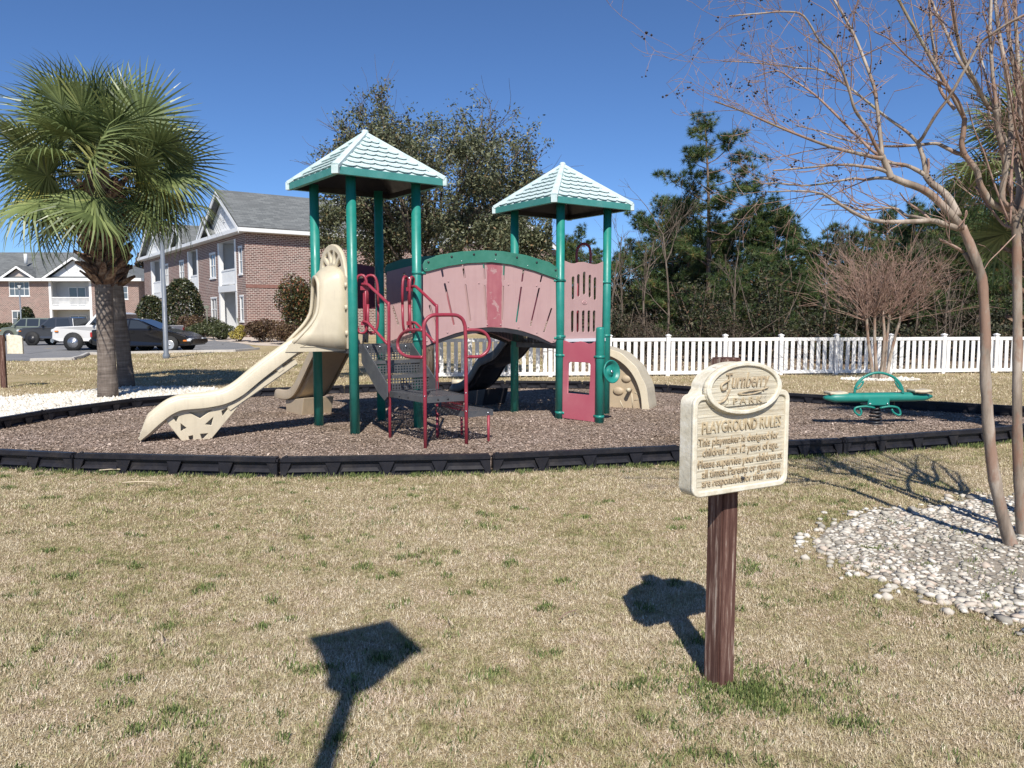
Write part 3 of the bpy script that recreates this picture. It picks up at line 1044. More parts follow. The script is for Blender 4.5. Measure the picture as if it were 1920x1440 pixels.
# the middle strip needs its own vertices, so the panel is cut there
pan = plate('bridge_panel', out_p, sl_p, 0.02, MF, M_PINK, PS)
bm = bmesh.new(); bm.from_mesh(pan.data)
dvec = Vector((BP1.x - BP0.x, BP1.y - BP0.y, 0)).normalized()
for off in (-0.17, -0.13, -0.09, 0.0, 0.09, 0.13, 0.17):
    pc = Vector((BP0.x, BP0.y, 0)) + dvec * (bandc + off) - root_loc(PS)
    bmesh.ops.bisect_plane(bm, geom=bm.verts[:] + bm.edges[:] + bm.faces[:], plane_co=pc, plane_no=dvec)
bm.to_mesh(pan.data); bm.free()
band_attr(pan, bandc)
pan['label'] = 'faded pink arched bridge panel with slots and a darker worn middle strip'
gb = plate('top_board', out_g, [], 0.03, plane_mat(BP0, BP1, 0.022), M_GREENP, pan)
nf = Vector((dvec.y, -dvec.x, 0))
def wpt(s, z, off, p0=BP0, dv=dvec, n_=nf):
    return Vector((p0.x, p0.y, 0)) + dv * s + n_ * off + Vector((0, 0, z))
bolts(gb, [wpt(s, z, 0.037) for s, z in bsz([(147, 218), (445, 148), (730, 118), (1010, 118), (1282, 158), (1536, 222), (1778, 322)])], nf, 0.016, M_DARK)
bolts(gb, [wpt(s, z, 0.037) for s, z in bsz([(120, 305), (575, 205), (1007, 186), (1420, 262), (1795, 400)])], nf, 0.008)
bolts(pan, [wpt(s, z, 0.010) for s, z in bsz([(412, 465), (803, 488), (1183, 505), (1545, 520), (667, 1048), (1315, 1055), (1548, 1122), (1765, 1225), (400, 1120), (135, 1230), (910, 1020), (1085, 1020)])], nf, 0.012, worn('pink_bolt', (0.42, 0.26, 0.26), 0.4, 0.1))
# back panel: the same boards on the far side
me = pan.data.copy()
shift = Vector((PC.x - PD.x + 0.01, PC.y - PD.y, 0))
ob = bpy.data.objects.new('bridge_panel', me); link(ob, PS); ob.location = shift
og = bpy.data.objects.new('top_board', gb.data); link(og, ob); og.location = -nf * 0.044
# floor
mb = MB()
arch = []
for k in range(11):
    t = k / 10
    arch.append((t, DECK - 0.02 + 0.25 * math.sin(math.pi * t)))
for k in range(10):
    (t0, z0), (t1, z1) = arch[k], arch[k + 1]
    def fp(t, z, side):
        a, b = (PD, QB) if side == 0 else (PC, QA)
        p = a.lerp(b, t)
        q = (PD, PC)[side].lerp((QB, QA)[side], t)
        return Vector((p.x, p.y, z))
    mb.perf(fp(t0, z0, 0), fp(t1, z1, 0), fp(t1, z1, 1), fp(t0, z0, 1), 4, 14, 0.27)
for side in (0, 1):
    for k in range(10):
        (t0, z0), (t1, z1) = arch[k], arch[k + 1]
        a, b = fp(t0, z0, side), fp(t1, z1, side)
        mb.quad(a, b, b - Vector((0, 0, .06)), a - Vector((0, 0, .06)))
mb.build('bridge_floor', M_DARK, PS, fix=False)
clamp(PD, sz(787, 512, BP0, BP1)[1], dvec, L=.06); clamp(QB, sz(1046, 526, BP0, BP1)[1], -dvec, L=.05)
clamp(PD, 1.2, dvec, L=.04); clamp(QB, 1.2, -dvec, L=.04)

# ---- slotted panel of the far tower, lower window panel, steering wheel
tp = lambda L: [sz(u, v, QB, QD) for u, v in L]
e2 = (QD - QB).normalized(); e2v = Vector((e2.x, e2.y, 0)); n2 = Vector((e2.y, -e2.x, 0))
topw = [(1057.5, 489), (1063, 491), (1070, 494), (1077, 494.5), (1085, 492), (1094, 491.5), (1103, 494), (1111, 496), (1119, 496), (1124, 494), (1130, 491)]
out_u = tp(topw + [(1129, 560), (1127.5, 637), (1057, 637)])
zs4 = lambda L: zu(L, 860, 500, 4.8)
us = []
for x, y0, y1 in [(1027, 105, 280), (1075, 85, 255), (1127, 62, 237), (1178, 90, 262), (1224, 112, 285)]:
    a, b = zs4([(x, y0 + 0), (x, y1)]); us.append(slot(*tp([a, b]), 0.030))
for x, y0, y1 in [(1021, 412, 575), (1070, 410, 575), (1119, 410, 575), (1169, 410, 575), (1216, 410, 572)]:
    a, b = zs4([(x, y0), (x, y1)]); us.append(slot(*tp([a, b]), 0.030))
up = plate('slotted_panel', out_u, us, 0.022, plane_mat(QB, QD, 0.0), M_PINK, PS)
up['label'] = 'faded pink wavy topped panel with two rows of slots'
up.data.attributes.new('band', 'FLOAT', 'POINT').data.foreach_set('value', [5.0] * len(up.data.vertices))
(s0, z0) = tp([(1095, 567)])[0]
lg = MB(); M3 = Matrix((e2v, Vector((0, 0, 1)), n2)).transposed()
cpt = Vector((QB.x, QB.y, 0)) + e2v * s0 + n2 * 0.011 + Vector((0, 0, z0))
lg.lathe([(0.05, 0), (0.05, 0.006), (0.042, 0.010), (0.040, 0.006), (0.001, 0.006)], tuple(cpt), 20, M3 @ Matrix.Diagonal((1, 0.62, 1)))
lg.box(cpt + Vector((0, 0, -.006)) + n2 * .008, (0.05, 0.008, 0.010), math.atan2(e2.y, e2.x))
for k in (-1, 0, 1):
    lg.lathe([(0.009, 0), (0.009, 0.011), (0.001, .012)], tuple(cpt + e2v * (.018 * k) + Vector((0, 0, .008))), 8, M3)
lg.build('emblem', worn('emblem_pink', (0.50, 0.31, 0.31), 0.5, 0.1), up)
for z in (2.02, 1.22):
    clamp(QB, z, e2, L=.03); clamp(QD, z, -e2, L=.03)
S0 = G(1124, 797).to_2d()
SP_ = S0
post(S0, 1.36, 0.062, cap=True, name='short_post')
lp = lambda L: [sz(u, v, QB, S0) for u, v in zu(L, 1040, 560, 5.76)]
out_l = lp([(100, 452), (130, 462), (165, 478), (200, 482), (240, 470), (280, 463), (320, 472), (360, 488), (400, 486), (445, 460), (442, 900), (436, 1330), (88, 1285), (92, 900)])
hole_l = lp([(150, 700), (158, 688), (172, 680), (360, 688), (382, 696), (392, 712), (388, 880), (378, 1042), (142, 1022)])
lpn = plate('window_panel', out_l, [hole_l], 0.022, plane_mat(QB, S0, 0.0), M_ROSE, PS)
lpn['label'] = 'rose coloured lower panel with a square window'
e3 = (S0 - QB).normalized()
for z in (0.95, 0.12):
    clamp(QB, z, e3, L=.03); clamp(S0, z, -e3, L=.03)
# wheel: a dished disc on a stub in front of the short post
wc = at(1145, 697, S0.y - 0.02)
wn_ = Vector((0.62, -0.74, 0.12)).normalized()
Mw = wn_.to_track_quat('Z', 'Y').to_matrix()
mb = MB()
mb.lathe([(0.02, 0.012), (0.035, 0.02), (0.055, -0.01), (0.09, -0.022), (0.125, 0.0), (0.145, 0.03), (0.155, 0.034), (0.163, 0.026), (0.16, 0.01), (0.135, -0.02), (0.095, -0.042), (0.03, -0.035)], tuple(wc), 32, Mw)
wh = mb.build('steering_wheel', M_TEAL, PS)
mb = MB(); mb.lathe([(0.022, 0.01), (0.022, 0.03), (0.012, 0.036), (0.001, .037)], tuple(wc), 12, Mw); mb.build('hub_bolt', M_BOLT, wh)
mb = MB(); mb.tube([Vector((S0.x, S0.y, wc.z)) + Vector((.03, -.02, 0)), wc - wn_ * .03], 0.024, 10); mb.build('wheel_stub', M_TEAL, wh)

# ---- slides
def slide(base, d, mat, mat2, rim, hood=None, wavy=False, zdeck=DECK, foot=True):
    base = Vector((base.x, base.y, 0)); d = Vector((d[0], d[1], 0)).normalized()
    w_ = Vector((-d.y, d.x, 0))                        # one side ...
    if w_.y > 0: w_ = -w_                              # ... the one towards the viewer
    Z = Vector((0, 0, 1))
    P = lambda L, w, z: base + d * L + w_ * w + Z * z
    rimp = [Vector((s, 0, z)) for s, z in rim]
    path = smooth_path(rimp, 4)
    # cross-section from the near outer lip over the bed to the far outer lip, then back underneath
    cs = [(.285, -.13), (.292, -.01), (.275, .012), (.245, .012), (.222, -.01), (.205, -.085), (.165, -.128), (.09, -.142), (0, -.145),
          (-.09, -.142), (-.165, -.128), (-.205, -.085), (-.222, -.01), (-.245, .012), (-.275, .012), (-.292, -.01), (-.285, -.13),
          (-.255, -.13), (-.24, -.075), (-.20, -.16), (-.10, -.178), (.10, -.178), (.20, -.16), (.24, -.075), (.255, -.13)]
    V, Fs = [], []
    m = len(cs)
    for i, p in enumerate(path):
        a, b = path[max(0, i - 1)], path[min(len(path) - 1, i + 1)]
        t = (b - a).normalized(); nrm = Vector((-t.z, 0, t.x))
        if nrm.z < 0: nrm = -nrm
        ke = min(1.0, max(0.12, (path[-1].x - p.x) / .16)) ** .6
        for w, h in cs:
            h = -.145 + (h + .145) * ke if h > -.145 else h
            w = w * (.86 + .14 * ke)
            V.append(P(p.x + nrm.x * h, w, p.z + nrm.z * h))
    for i in range(len(path) - 1):
        for k in range(m):
            a, b = i * m + k, i * m + (k + 1) % m
            Fs.append((a, b, b + m, a + m))
    Fs.append(tuple(range(m))); Fs.append(tuple((len(path) - 1) * m + k for k in range(m - 1, -1, -1)))
    mb = MB(); mb.add(V, Fs, True)
    so = mb.build('slide', mat, PS)
    sm = so.modifiers.new('edges', 'EDGE_SPLIT'); sm.split_angle = math.radians(48)
    # beam under the chute with two blocks
    if foot:
        zr = lambda s: np.interp(s, [q[0] for q in rim], [q[1] for q in rim])
        bmb = MB()
        for sgn in (1, -1):
            a, b = P(0.52, sgn * .20, zr(.52) - .25), P(1.34, sgn * .20, zr(1.34) - .23)
            dd = (b - a); ang = math.atan2(dd.z, dd.dot(d))
            R = Matrix((d, w_, Z)).transposed() @ Matrix.Rotation(-ang, 3, 'Y')
            bmb.bbox((a + b) / 2, (dd.length, .09, .075), mat=R, b=.012)
            for t in (.22, .74):
                c = a.lerp(b, t)
                bmb.bbox(c + R @ Vector((0, 0, .05)), (.10, .10, .11), mat=R, b=.012)
        bmb.build('chute_beam', mat, so)
        # braced foot: inner body and two faces with triangular windows
        f_out = [(2.06, .33), (1.98, .375), (1.80, .40), (1.5, .41), (1.30, .50), (1.18, .56), (1.22, .42), (1.60, -.03), (1.83, -.03)]
        holes = [[(1.97, .33), (1.885, .335), (1.925, .24)], [(1.88, .25), (1.80, .18), (1.885, .135)], [(1.80, .37), (1.50, .39), (1.66, .28)],
                 [(1.62, .21), (1.50, .315), (1.53, .19)], [(1.42, .37), (1.285, .445), (1.41, .29)], [(1.80, .085), (1.74, .095), (1.735, .01), (1.79, .01)], [(1.67, .105), (1.56, .11), (1.65, .01)]]
        fm = MB()
        fm.prism([(s * .95 + .05 * 1.65, z * .97 + .0) for s, z in f_out], lambda a, b, dd: P(a, dd, b), -.16, .16)
        fo = fm.build('foot', mat, so)
        M4 = Matrix((d, Z, w_)).transposed().to_4x4()
        for off in (.215, -.215):
            M4.translation = base + w_ * off
            me = plate_mesh('foot_face', f_out, holes, .03, .006)
            me.transform(Matrix.Translation(-root_loc(PS)) @ M4); me.materials.append(mat)
            link(bpy.data.objects.new('foot_face', me), fo)
    else:
        fm = MB()
        zt = rim[-3][1] - .16
        fm.prism([(rim[-4][0] - .32, -.05), (rim[-3][0], -.05), (rim[-3][0] + .06, zt), (rim[-4][0] - .45, zt + .1)], lambda a, b, dd: P(a, dd, b), -.24, .24)
        fm.build('foot', mat, so, bevel=.01)
    if hood is not None:
        # sunburst plate between the posts, hood bulging from it to the chute walls
        ol = [(-.42, zdeck - .02), (-.42, 1.98), (-.36, 2.02), (-.345, 2.10)] + [(-.33 * math.cos(t), 2.08 + .34 * math.sin(t)) for t in np.linspace(.12, math.pi - .12, 15)] + [(.345, 2.10), (.36, 2.02), (.42, 1.98), (.42, zdeck - .02)]
        hs = []
        for k in range(5):
            t0 = math.radians(10 + k * 33); t1 = t0 + math.radians(26)
            r0, r1 = .11, .275
            hs.append([(-r0 * math.cos(t0), 2.08 + r0 * math.sin(t0) * 1.03), (-r1 * math.cos(t0), 2.08 + r1 * math.sin(t0) * 1.03), (-r1 * math.cos((t0 + t1) / 2), 2.08 + r1 * 1.03 * math.sin((t0 + t1) / 2)), (-r1 * math.cos(t1), 2.08 + r1 * math.sin(t1) * 1.03), (-r0 * math.cos(t1), 2.08 + r0 * math.sin(t1) * 1.03)])
        # door opening through the plate
        hs.append([(-.24, zdeck + .03)] + [(-.24 * math.cos(t), 1.78 + .2 * math.sin(t)) for t in np.linspace(0, math.pi, 9)] + [(.24, zdeck + .03)])
        hx = Vector((hood.x, hood.y, 0)).normalized(); hn_ = hx.cross(Z)
        if hn_.dot(d) < 0: hn_ = -hn_
        M4 = Matrix((hx, Z, hx.cross(Z))).transposed().to_4x4()
        M4.translation = base + hn_ * 0.0
        me = plate_mesh('sunburst_plate', ol, hs, .055, .014)
        me.transform(Matrix.Translation(-root_loc(PS)) @ M4); me.materials.append(mat)
        so2 = link(bpy.data.objects.new('sunburst_plate', me), so)
        # hood skin
        ring0, ring1 = [], []
        nr = [(.56, .285, 1.18), (.45, .285, 1.29), (.34, .28, 1.41), (.26, .275, 1.55), (.235, .265, 1.72), (.23, .24, 1.86)]
        wp = [(.012, .36, 1.10), (.012, .36, 1.30), (.012, .36, 1.50), (.012, .36, 1.68), (.012, .355, 1.84), (.012, .33, 1.98)]
        ar1 = [(.225 + .01 * math.sin(t), .24 * math.cos(t), 1.86 + .15 * math.sin(t)) for t in np.linspace(0, math.pi, 11)[1:-1]]
        ar0 = [(.012, .33 * math.cos(t), 1.98 + .17 * math.sin(t)) for t in np.linspace(0, math.pi, 11)[1:-1]]
        A1 = nr + ar1 + [(L, -w, z) for L, w, z in nr[::-1]]
        A0 = wp + ar0 + [(L, -w, z) for L, w, z in wp[::-1]]
        hm = MB(); V = []; rows = 5
        for r in range(rows):
            t = r / (rows - 1)
            for p0, p1 in zip(A0, A1):
                a_ = base + hx * p0[1] + hn_ * .02 + Z * p0[2]
                q = a_.lerp(P(*p1), t)
                q.z += .06 * math.sin(math.pi * t) * max(0, (q.z - 1.5))
                V.append(q)
        m = len(A0)
        hm.add(V, [(r * m + k, r * m + k + 1, (r + 1) * m + k + 1, (r + 1) * m + k) for r in range(rows - 1) for k in range(m - 1)], True)
        ho = hm.build('hood', mat, so)
        md = ho.modifiers.new('thick', 'SOLIDIFY'); md.thickness = .028; md.offset = 0
        # rolled lip round the mouth
        lm = MB(); lm.tube([P(*q) for q in smooth_path(A1, 2)], .024, 8); lm.build('mouth_lip', mat, so)
        # side walls below the hood down to the deck line, with a raised triangular panel
        for sgn in (1, -1):
            wm = MB()
            x0_ = -.10 if sgn > 0 else .12
            poly = [(x0_, zdeck - .06), (.66, zdeck - .06), (.62, 1.15), (.52, 1.22), (x0_, 1.45)]
            wm.prism(poly, lambda a, b, dd: P(a, dd, b), sgn * .275, sgn * .30)
            wo = wm.build('side_wall', mat, so)
            tm = MB(); tri = [(x0_ + .08, zdeck + .0), (.48, zdeck + .0), (x0_ + .08, 1.33)]
            rm = [P(a, sgn * .303, b) for a, b in tri + tri[:1]]
            for q in range(3):
                tm.tube([rm[q], rm[q + 1]], .006, 6)
            tm.build('raised_edge', mat, wo)
        # knuckles down the seam
        for z in (1.30, 1.62, 1.90):
            km = MB(); km.lathe([(0.018, -.03), (.022, 0), (.018, .03)], tuple(base + hx * .39 + hn_ * .035 + Z * z), 8); km.build('knuckle', mat, so2)
    return so
rim1 = [(-0.02, 1.27), (.2, 1.27), (.36, 1.25), (.52, 1.20), (.68, 1.10), (1.0, .86), (1.24, .665), (1.40, .585), (1.58, .55), (1.76, .54), (1.90, .525), (2.04, .465), (2.17, .365), (2.30, .25), (2.40, .175)]
s1 = slide((PA + PB) / 2, (-.92, -.39), M_TAN, M_TAN, rim1, hood=(PB - PA))
s1['label'] = 'long tan slide running down beside the palms'
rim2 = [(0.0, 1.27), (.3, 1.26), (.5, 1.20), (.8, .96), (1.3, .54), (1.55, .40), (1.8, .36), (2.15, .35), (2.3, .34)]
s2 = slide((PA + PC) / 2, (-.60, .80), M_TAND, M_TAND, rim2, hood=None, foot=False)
s2['label'] = 'shorter tan slide on the back side'
rim3 = [(0.0, 1.27), (.25, 1.26), (.45, 1.16), (.7, .95), (.95, .86), (1.15, .78), (1.4, .52), (1.65, .37), (1.9, .33), (2.05, .32)]
s3 = slide((QA + QC) / 2 + Vector((-.06, -.05)), (-.62, .78), M_BLKSL, M_BLKSL, rim3, hood=None, foot=False)
s3['label'] = 'dark grey wavy slide under the bridge'
# plum panels in the shade at the back of the towers
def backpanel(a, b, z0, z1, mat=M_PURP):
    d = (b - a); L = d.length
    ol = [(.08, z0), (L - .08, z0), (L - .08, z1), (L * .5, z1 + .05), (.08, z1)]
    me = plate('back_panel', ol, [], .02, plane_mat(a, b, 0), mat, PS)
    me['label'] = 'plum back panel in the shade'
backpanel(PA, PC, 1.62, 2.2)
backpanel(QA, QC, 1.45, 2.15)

# ---- stairs with landing
eB = (PD - PB).normalized(); mS = Vector((eB.y, -eB.x))
SB = PB + eB * 0.115; SD = PD - eB * 0.115
def S3(p, out, z): return Vector((p.x + mS.x * out, p.y + mS.y * out, z))
def stair():
    run = [0.0, 0.235, 0.47, 0.68]; hz = [DECK, 0.955, 0.785, 0.60]
    so = MB()
    for p in (SB, SD):
        poly = [(0.0, DECK + .03), (.05, DECK + .03), (.69, .70), (.69, .55), (.62, .50), (.45, .58), (0.0, .93)]
        sgn = -1 if p is SB else 1
        q = p + eB * (sgn * .004)
        so.prism(poly, lambda a, b, dd: Vector((q.x + mS.x * a + eB.x * dd, q.y + mS.y * a + eB.y * dd, b)), -.007, .007)
    st = so.build('stairs', M_GREY, PS)
    for k in range(3):                                  # perforated risers and treads
        r = MB(); r.perf(S3(SB, run[k] + .02, hz[k + 1] + .005), S3(SD, run[k] + .02, hz[k + 1] + .005), S3(SD, run[k] + .02, hz[k] - .03), S3(SB, run[k] + .02, hz[k] - .03), 17, 4, .34)
        r.build('riser', M_GREY, st, fix=False)
    for k in range(1, 3):
        t = MB(); t.perf(S3(SB, run[k] - .215, hz[k]), S3(SD, run[k] - .215, hz[k]), S3(SD, run[k] + .02, hz[k]), S3(SB, run[k] + .02, hz[k]), 20, 6, .25)
        a, b = S3(SB, run[k] + .025, hz[k] - .018), S3(SD, run[k] + .025, hz[k] - .018)
        t.box((a + b) / 2, ((b - a).length, .018, .04), math.atan2(eB.y, eB.x))
        t.build('tread', M_GREY, st, fix=False)
    f = MB(); a, b = S3(SB, .0, DECK - .02), S3(SD, .0, DECK - .02)
    f.box((a + b) / 2 , ((b - a).length + .2, .03, .095), math.atan2(eB.y, eB.x)); fo = f.build('top_nosing', M_GREY, st)
    nv = Vector((mS.x, mS.y, 0))
    bolts(fo, [a.lerp(b, t) + nv * .016 + Vector((0, 0, .01)) for t in (.1, .35, .58, .9)], nv, .014)
    return st
stair()
P1, P5 = G(731.5, 825.6).to_2d(), None
P2, P3, P4 = G(797.7, 845.5).to_2d(), G(874.5, 838).to_2d(), G(916, 832.5).to_2d()
P5 = Vector((-0.935, 9.70))
P6 = Vector((-0.58, 9.62))
def landing(pts, z, nm, th=.07):
    mb = MB()
    c = sum((Vector((p.x, p.y, z)) for p in pts), Vector()) / len(pts)
    P = [Vector((p.x, p.y, z)) for p in pts]
    if len(P) == 4:
        mb.perf(P[0], P[1], P[2], P[3], 16, 16, .26)
    for k in range(len(P)):
        a, b = P[k], P[(k + 1) % len(P)]
        d = b - a
        mb.box((a + b) / 2 - Vector((0, 0, th / 2 - .006)), (d.length + .012, .014, th), math.atan2(d.y, d.x))
    return mb.build(nm, M_GREY, PS, fix=False)
V1 = P1 + (P2 - P1).normalized() * .02; V2 = P2 + (P5 - P2) * .04; V3 = P3 + (P5 - P3) * .03
LZ = 0.60
l1 = landing([V1, V2, V3, P5], LZ, 'landing')
for (a, b) in ((V1, V2), (V2, V3)):
    d = (b - a).normalized(); n_ = Vector((d.y, -d.x, 0))
    bolts(l1, [Vector((*(a.lerp(b, t)), LZ - .03)) + n_ * .008 for t in (.3, .55)], n_, .012, M_DARK)
d34 = (P4 - P3).normalized(); back34 = Vector((-d34.y, d34.x))
if back34.y < 0: back34 = -back34
SZ = 0.405
W1, W2 = P3 + d34 * .02, P4 + d34 * .06
W3, W4 = W2 + back34 * .62, W1 + back34 * .62
l2 = landing([W1, W2, W3, W4], SZ, 'low_step')
bolts(l2, [Vector((*(W1.lerp(W2, .8)), SZ - .03)) + Vector((d34.y, -d34.x, 0)) * .009], (d34.y, -d34.x, 0), .013)
mb = MB()
a0, b0 = V3.lerp(P5, .06), V3.lerp(P5, .85)
mb.perf((a0.x, a0.y, SZ - .03), (b0.x, b0.y, SZ - .03), (b0.x, b0.y, LZ - .05), (a0.x, a0.y, LZ - .05), 16, 5, .30)
mb.build('red_riser', M_RED, PS, fix=False)
RT = 0.0195
def rail(pts, r=RT, name='handrail', parent=PS, n=10):
    mb = MB(); mb.tube(pts, r, n); return mb.build(name, M_RED, parent)
def planepath(L, p0, p1, k=4):
    return smooth_path([onp(u, v, p0, p1) for u, v in L], k)
def gp(p, z): return Vector((p.x, p.y, z))
# left rail set: in the plane of the left stair side
LP0, LP1 = SB - eB * 0.03, P1
ra = rail(planepath([(679, 533), (690, 534), (700, 543), (725, 567), (729, 577), (729, 660)], LP0, P1)[:-1] + [gp(P1, .9), gp(P1, .5), gp(P1, -.05)])
rail(planepath([(681, 603), (689, 605), (700, 616), (727.5, 646)], LP0, P1), RT * .9, 'lower_rail', ra)
def loops(dx, p, d, name='grab_loop'):
    """pair of tall oval loops on the post, in line with the stair side"""
    for k, (off, w) in enumerate(((0.0, .13), (.055, .15))):
        c = p + d * (.10 + off) + (eB * .035 * (1 if dx > 0 else -1)) * (k * 2 - 1)
        pts = []
        for t in np.linspace(0, 2 * math.pi, 25):
            zz = 1.66 + .36 * math.copysign(abs(math.sin(t)) ** .55, math.sin(t))
            q = c + d * (w * .6 * math.copysign(abs(math.cos(t)) ** .7, math.cos(t)))
            pts.append(gp(q, zz))
        rail(pts, RT * .9, name, ra, 8)
    rail([gp(p + d * .12, 1.98), gp(p + d * .12, 1.36)], RT * .85, name, ra, 8)
    for z in (1.86, 1.42):
        mb = MB(); q = p + d * .11; mb.box((q.x, q.y, z), (.1, .05, .05), math.atan2(d.y, d.x)); mb.build('loop_bracket', M_RED, ra)
    for z in (2.0, 1.31):
        mb = MB(); mb.tube([gp(p, z), gp(p + d * .13 , z)], .02, 8); mb.build('post_bracket', M_BOLT if z > 1.9 else M_TEAL, ra)
loops(1, PB + eB * .05, (mS * .55 + eB * .6).normalized())
loops(-1, PD - eB * .05, (mS * .5 - eB * .75).normalized())
rb = rail(planepath([(766, 539), (777.5, 537), (785, 542), (815, 571), (819, 581), (819.5, 660)], SD, P5)[:-1] + [gp(P5, .8), gp(P5, .3), gp(P5, -.05)])
rail(planepath([(767.5, 605), (777.5, 605), (785, 611), (815, 642.5)], SD, P5), RT * .9, 'lower_rail', rb)
# hoop between the front posts, side loops
zt = onp(840, 590.5, P2, P3).z
hp = [gp(P2, -.05), gp(P2, .6), gp(P2, zt - .26)] + planepath([(794.5, 612), (797, 603), (803, 595.5), (812, 591), (824, 590.5), (850, 590.5), (860, 593), (868, 600), (872, 612)], P2, P3, 3)
hp = hp + [gp(P3, zt - .3), gp(P3, .6), gp(P3, -.05)]
rc = rail(hp, RT * 1.1, 'hoop_rail')
rail(planepath([(792, 619), (778, 618.5), (764, 620), (754, 626), (747, 637), (745.5, 646), (748, 657), (756, 665), (767, 669), (780, 670), (792, 670)], P2, P2 + (P1 - P2) * 1.0 + Vector((-.05, -.05)), 3), RT, 'side_loop', rc)
rail(planepath([(874, 619), (888, 618.5), (901.6, 620), (911, 626), (917.5, 637), (918, 645), (915, 656), (908, 664), (899, 668.5), (888, 669), (875, 669)], P3, P4 + Vector((.1, -.06)), 3), RT, 'side_loop', rc)
for p in (P4, W3, W4):
    rail([gp(p, -.05), gp(p, SZ - .06)], .0165, 'step_leg')
bolts(rc, [gp(P2, .62) + Vector((0, -.02, 0)), gp(P3, .63) + Vector((0, -.02, 0)), gp(P3, .42) + Vector((0, -.02, 0))], (0, -1, 0), .009)
# loop handle over the climber
CD = (QD + QC) / 2
ch = [(1082, 494), (1081, 478), (1083, 466), (1089, 459), (1096, 457), (1103, 461), (1107, 470), (1107, 494)]
rail(smooth_path([at(u, v, 12.25 + .004 * (u - 1082)) for u, v in ch] + [at(1107, 520, 12.3)], 3), .02, 'loop_handle')
rail([at(1082, 492, 12.25), at(1082, 640, 12.25)], .02, 'loop_handle')

# ---- climbing arc on the right
def climber():
    b0 = G(1128, 767).to_2d() + Vector((-.06, .02)); b1 = G(1207, 771).to_2d()
    d = (b1 - b0); L = d.length; d.normalize()
    R = L; Hh = 0.93
    M = plane_mat(b0, b0 + d, 0.0)
    arc = [(R * math.sin(t), Hh * math.cos(t) ** .92 if math.cos(t) > 0 else -.03) for t in np.linspace(0, math.pi / 2, 25)]
    arc[-1] = (R, -.03)
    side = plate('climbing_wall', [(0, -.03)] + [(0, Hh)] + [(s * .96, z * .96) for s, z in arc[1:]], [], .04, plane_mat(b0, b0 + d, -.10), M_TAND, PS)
    side['label'] = 'tan quarter round climbing wall'
    rm = MB()
    n_ = Vector((d.y, -d.x, 0))
    def W(s, z, off): return Vector((b0.x, b0.y, 0)) + Vector((d.x, d.y, 0)) * s + n_ * off + Vector((0, 0, z))
    V = []
    for k, (s, z) in enumerate(arc):
        ln = math.hypot(s, z) or 1
        ns, nz = s / ln, z / ln
        t = .085 + .007 * math.sin(k * 1.1)
        V += [W(s - ns * .03, z - nz * .03, .02), W(s + ns * t, z + nz * t, .0), W(s + ns * (t - .01), z + nz * (t - .01), -.55), W(s - ns * .03, z - nz * .03, -.55)]
    Fs = [(4 * i + k, 4 * i + (k + 1) % 4, 4 * i + 4 + (k + 1) % 4, 4 * i + 4 + k) for i in range(len(arc) - 1) for k in range(4)]
    Fs += [(0, 1, 2, 3), tuple(4 * (len(arc) - 1) + k for k in (3, 2, 1, 0))]
    rm.add(V, Fs)
    rm.build('climbing_rim', M_TAN, side, bevel=.008)
    hl = MB()
    for u, v, r in ((1157, 734, .085), (1172, 711, .075), (1143, 664, .05)):
        s_, z_ = sz(u, v, b0, b1)
        hm = MB(); M3 = n_.to_track_quat('Z', 'Y').to_matrix()
        hm.lathe([(r, -.02), (r * .9, .015), (r * .6, .03), (0.001, .035)], tuple(W(s_, z_, -.08)), 12, M3 @ Matrix.Diagonal((1.15, .85, 1)))
        hm.build('hand_hold', M_TAND, side)
    s_, z_ = sz(1180, 731, b0, b1)
    pm = MB(); pm.tube([W(s_, z_, -.08), W(s_ - .01, z_, .06)], [.03, .034], 10); pm.build('peg', M_TAN, side)
    # moulded block joints near the foot
    for (a, b) in (((1160, 752), (1166, 766)), ((1182, 738), (1184, 766)), ((1187, 751), (1205, 748)), ((1187, 736), (1205, 746))):
        jm = MB(); s0_, z0_ = sz(*a, b0, b1); s1_, z1_ = sz(*b, b0, b1)
        jm.tube([W(s0_, z0_, -.08), W(s1_, z1_, -.08)], .008, 6); jm.build('moulded_joint', M_TAN, side)
climber()
# ---- tan stepping pod behind the stairs
def pod():
    g = G(859, 738)
    t = thing('stepping_pod', 'small tan stepping pod on a stem behind the stair landing', 'stepping pod', (g.x, g.y, 0))
    mb = MB(); mb.lathe([(.10, .17), (.125, .19), (.13, .24), (.115, .275), (.001, .285)], tuple(g), 14); mb.build('pod_top', M_TAN, t)
    mb = MB(); mb.lathe([(.04, -.03), (.04, .18)], tuple(g), 10); mb.build('stem', M_TAND, t)
pod()

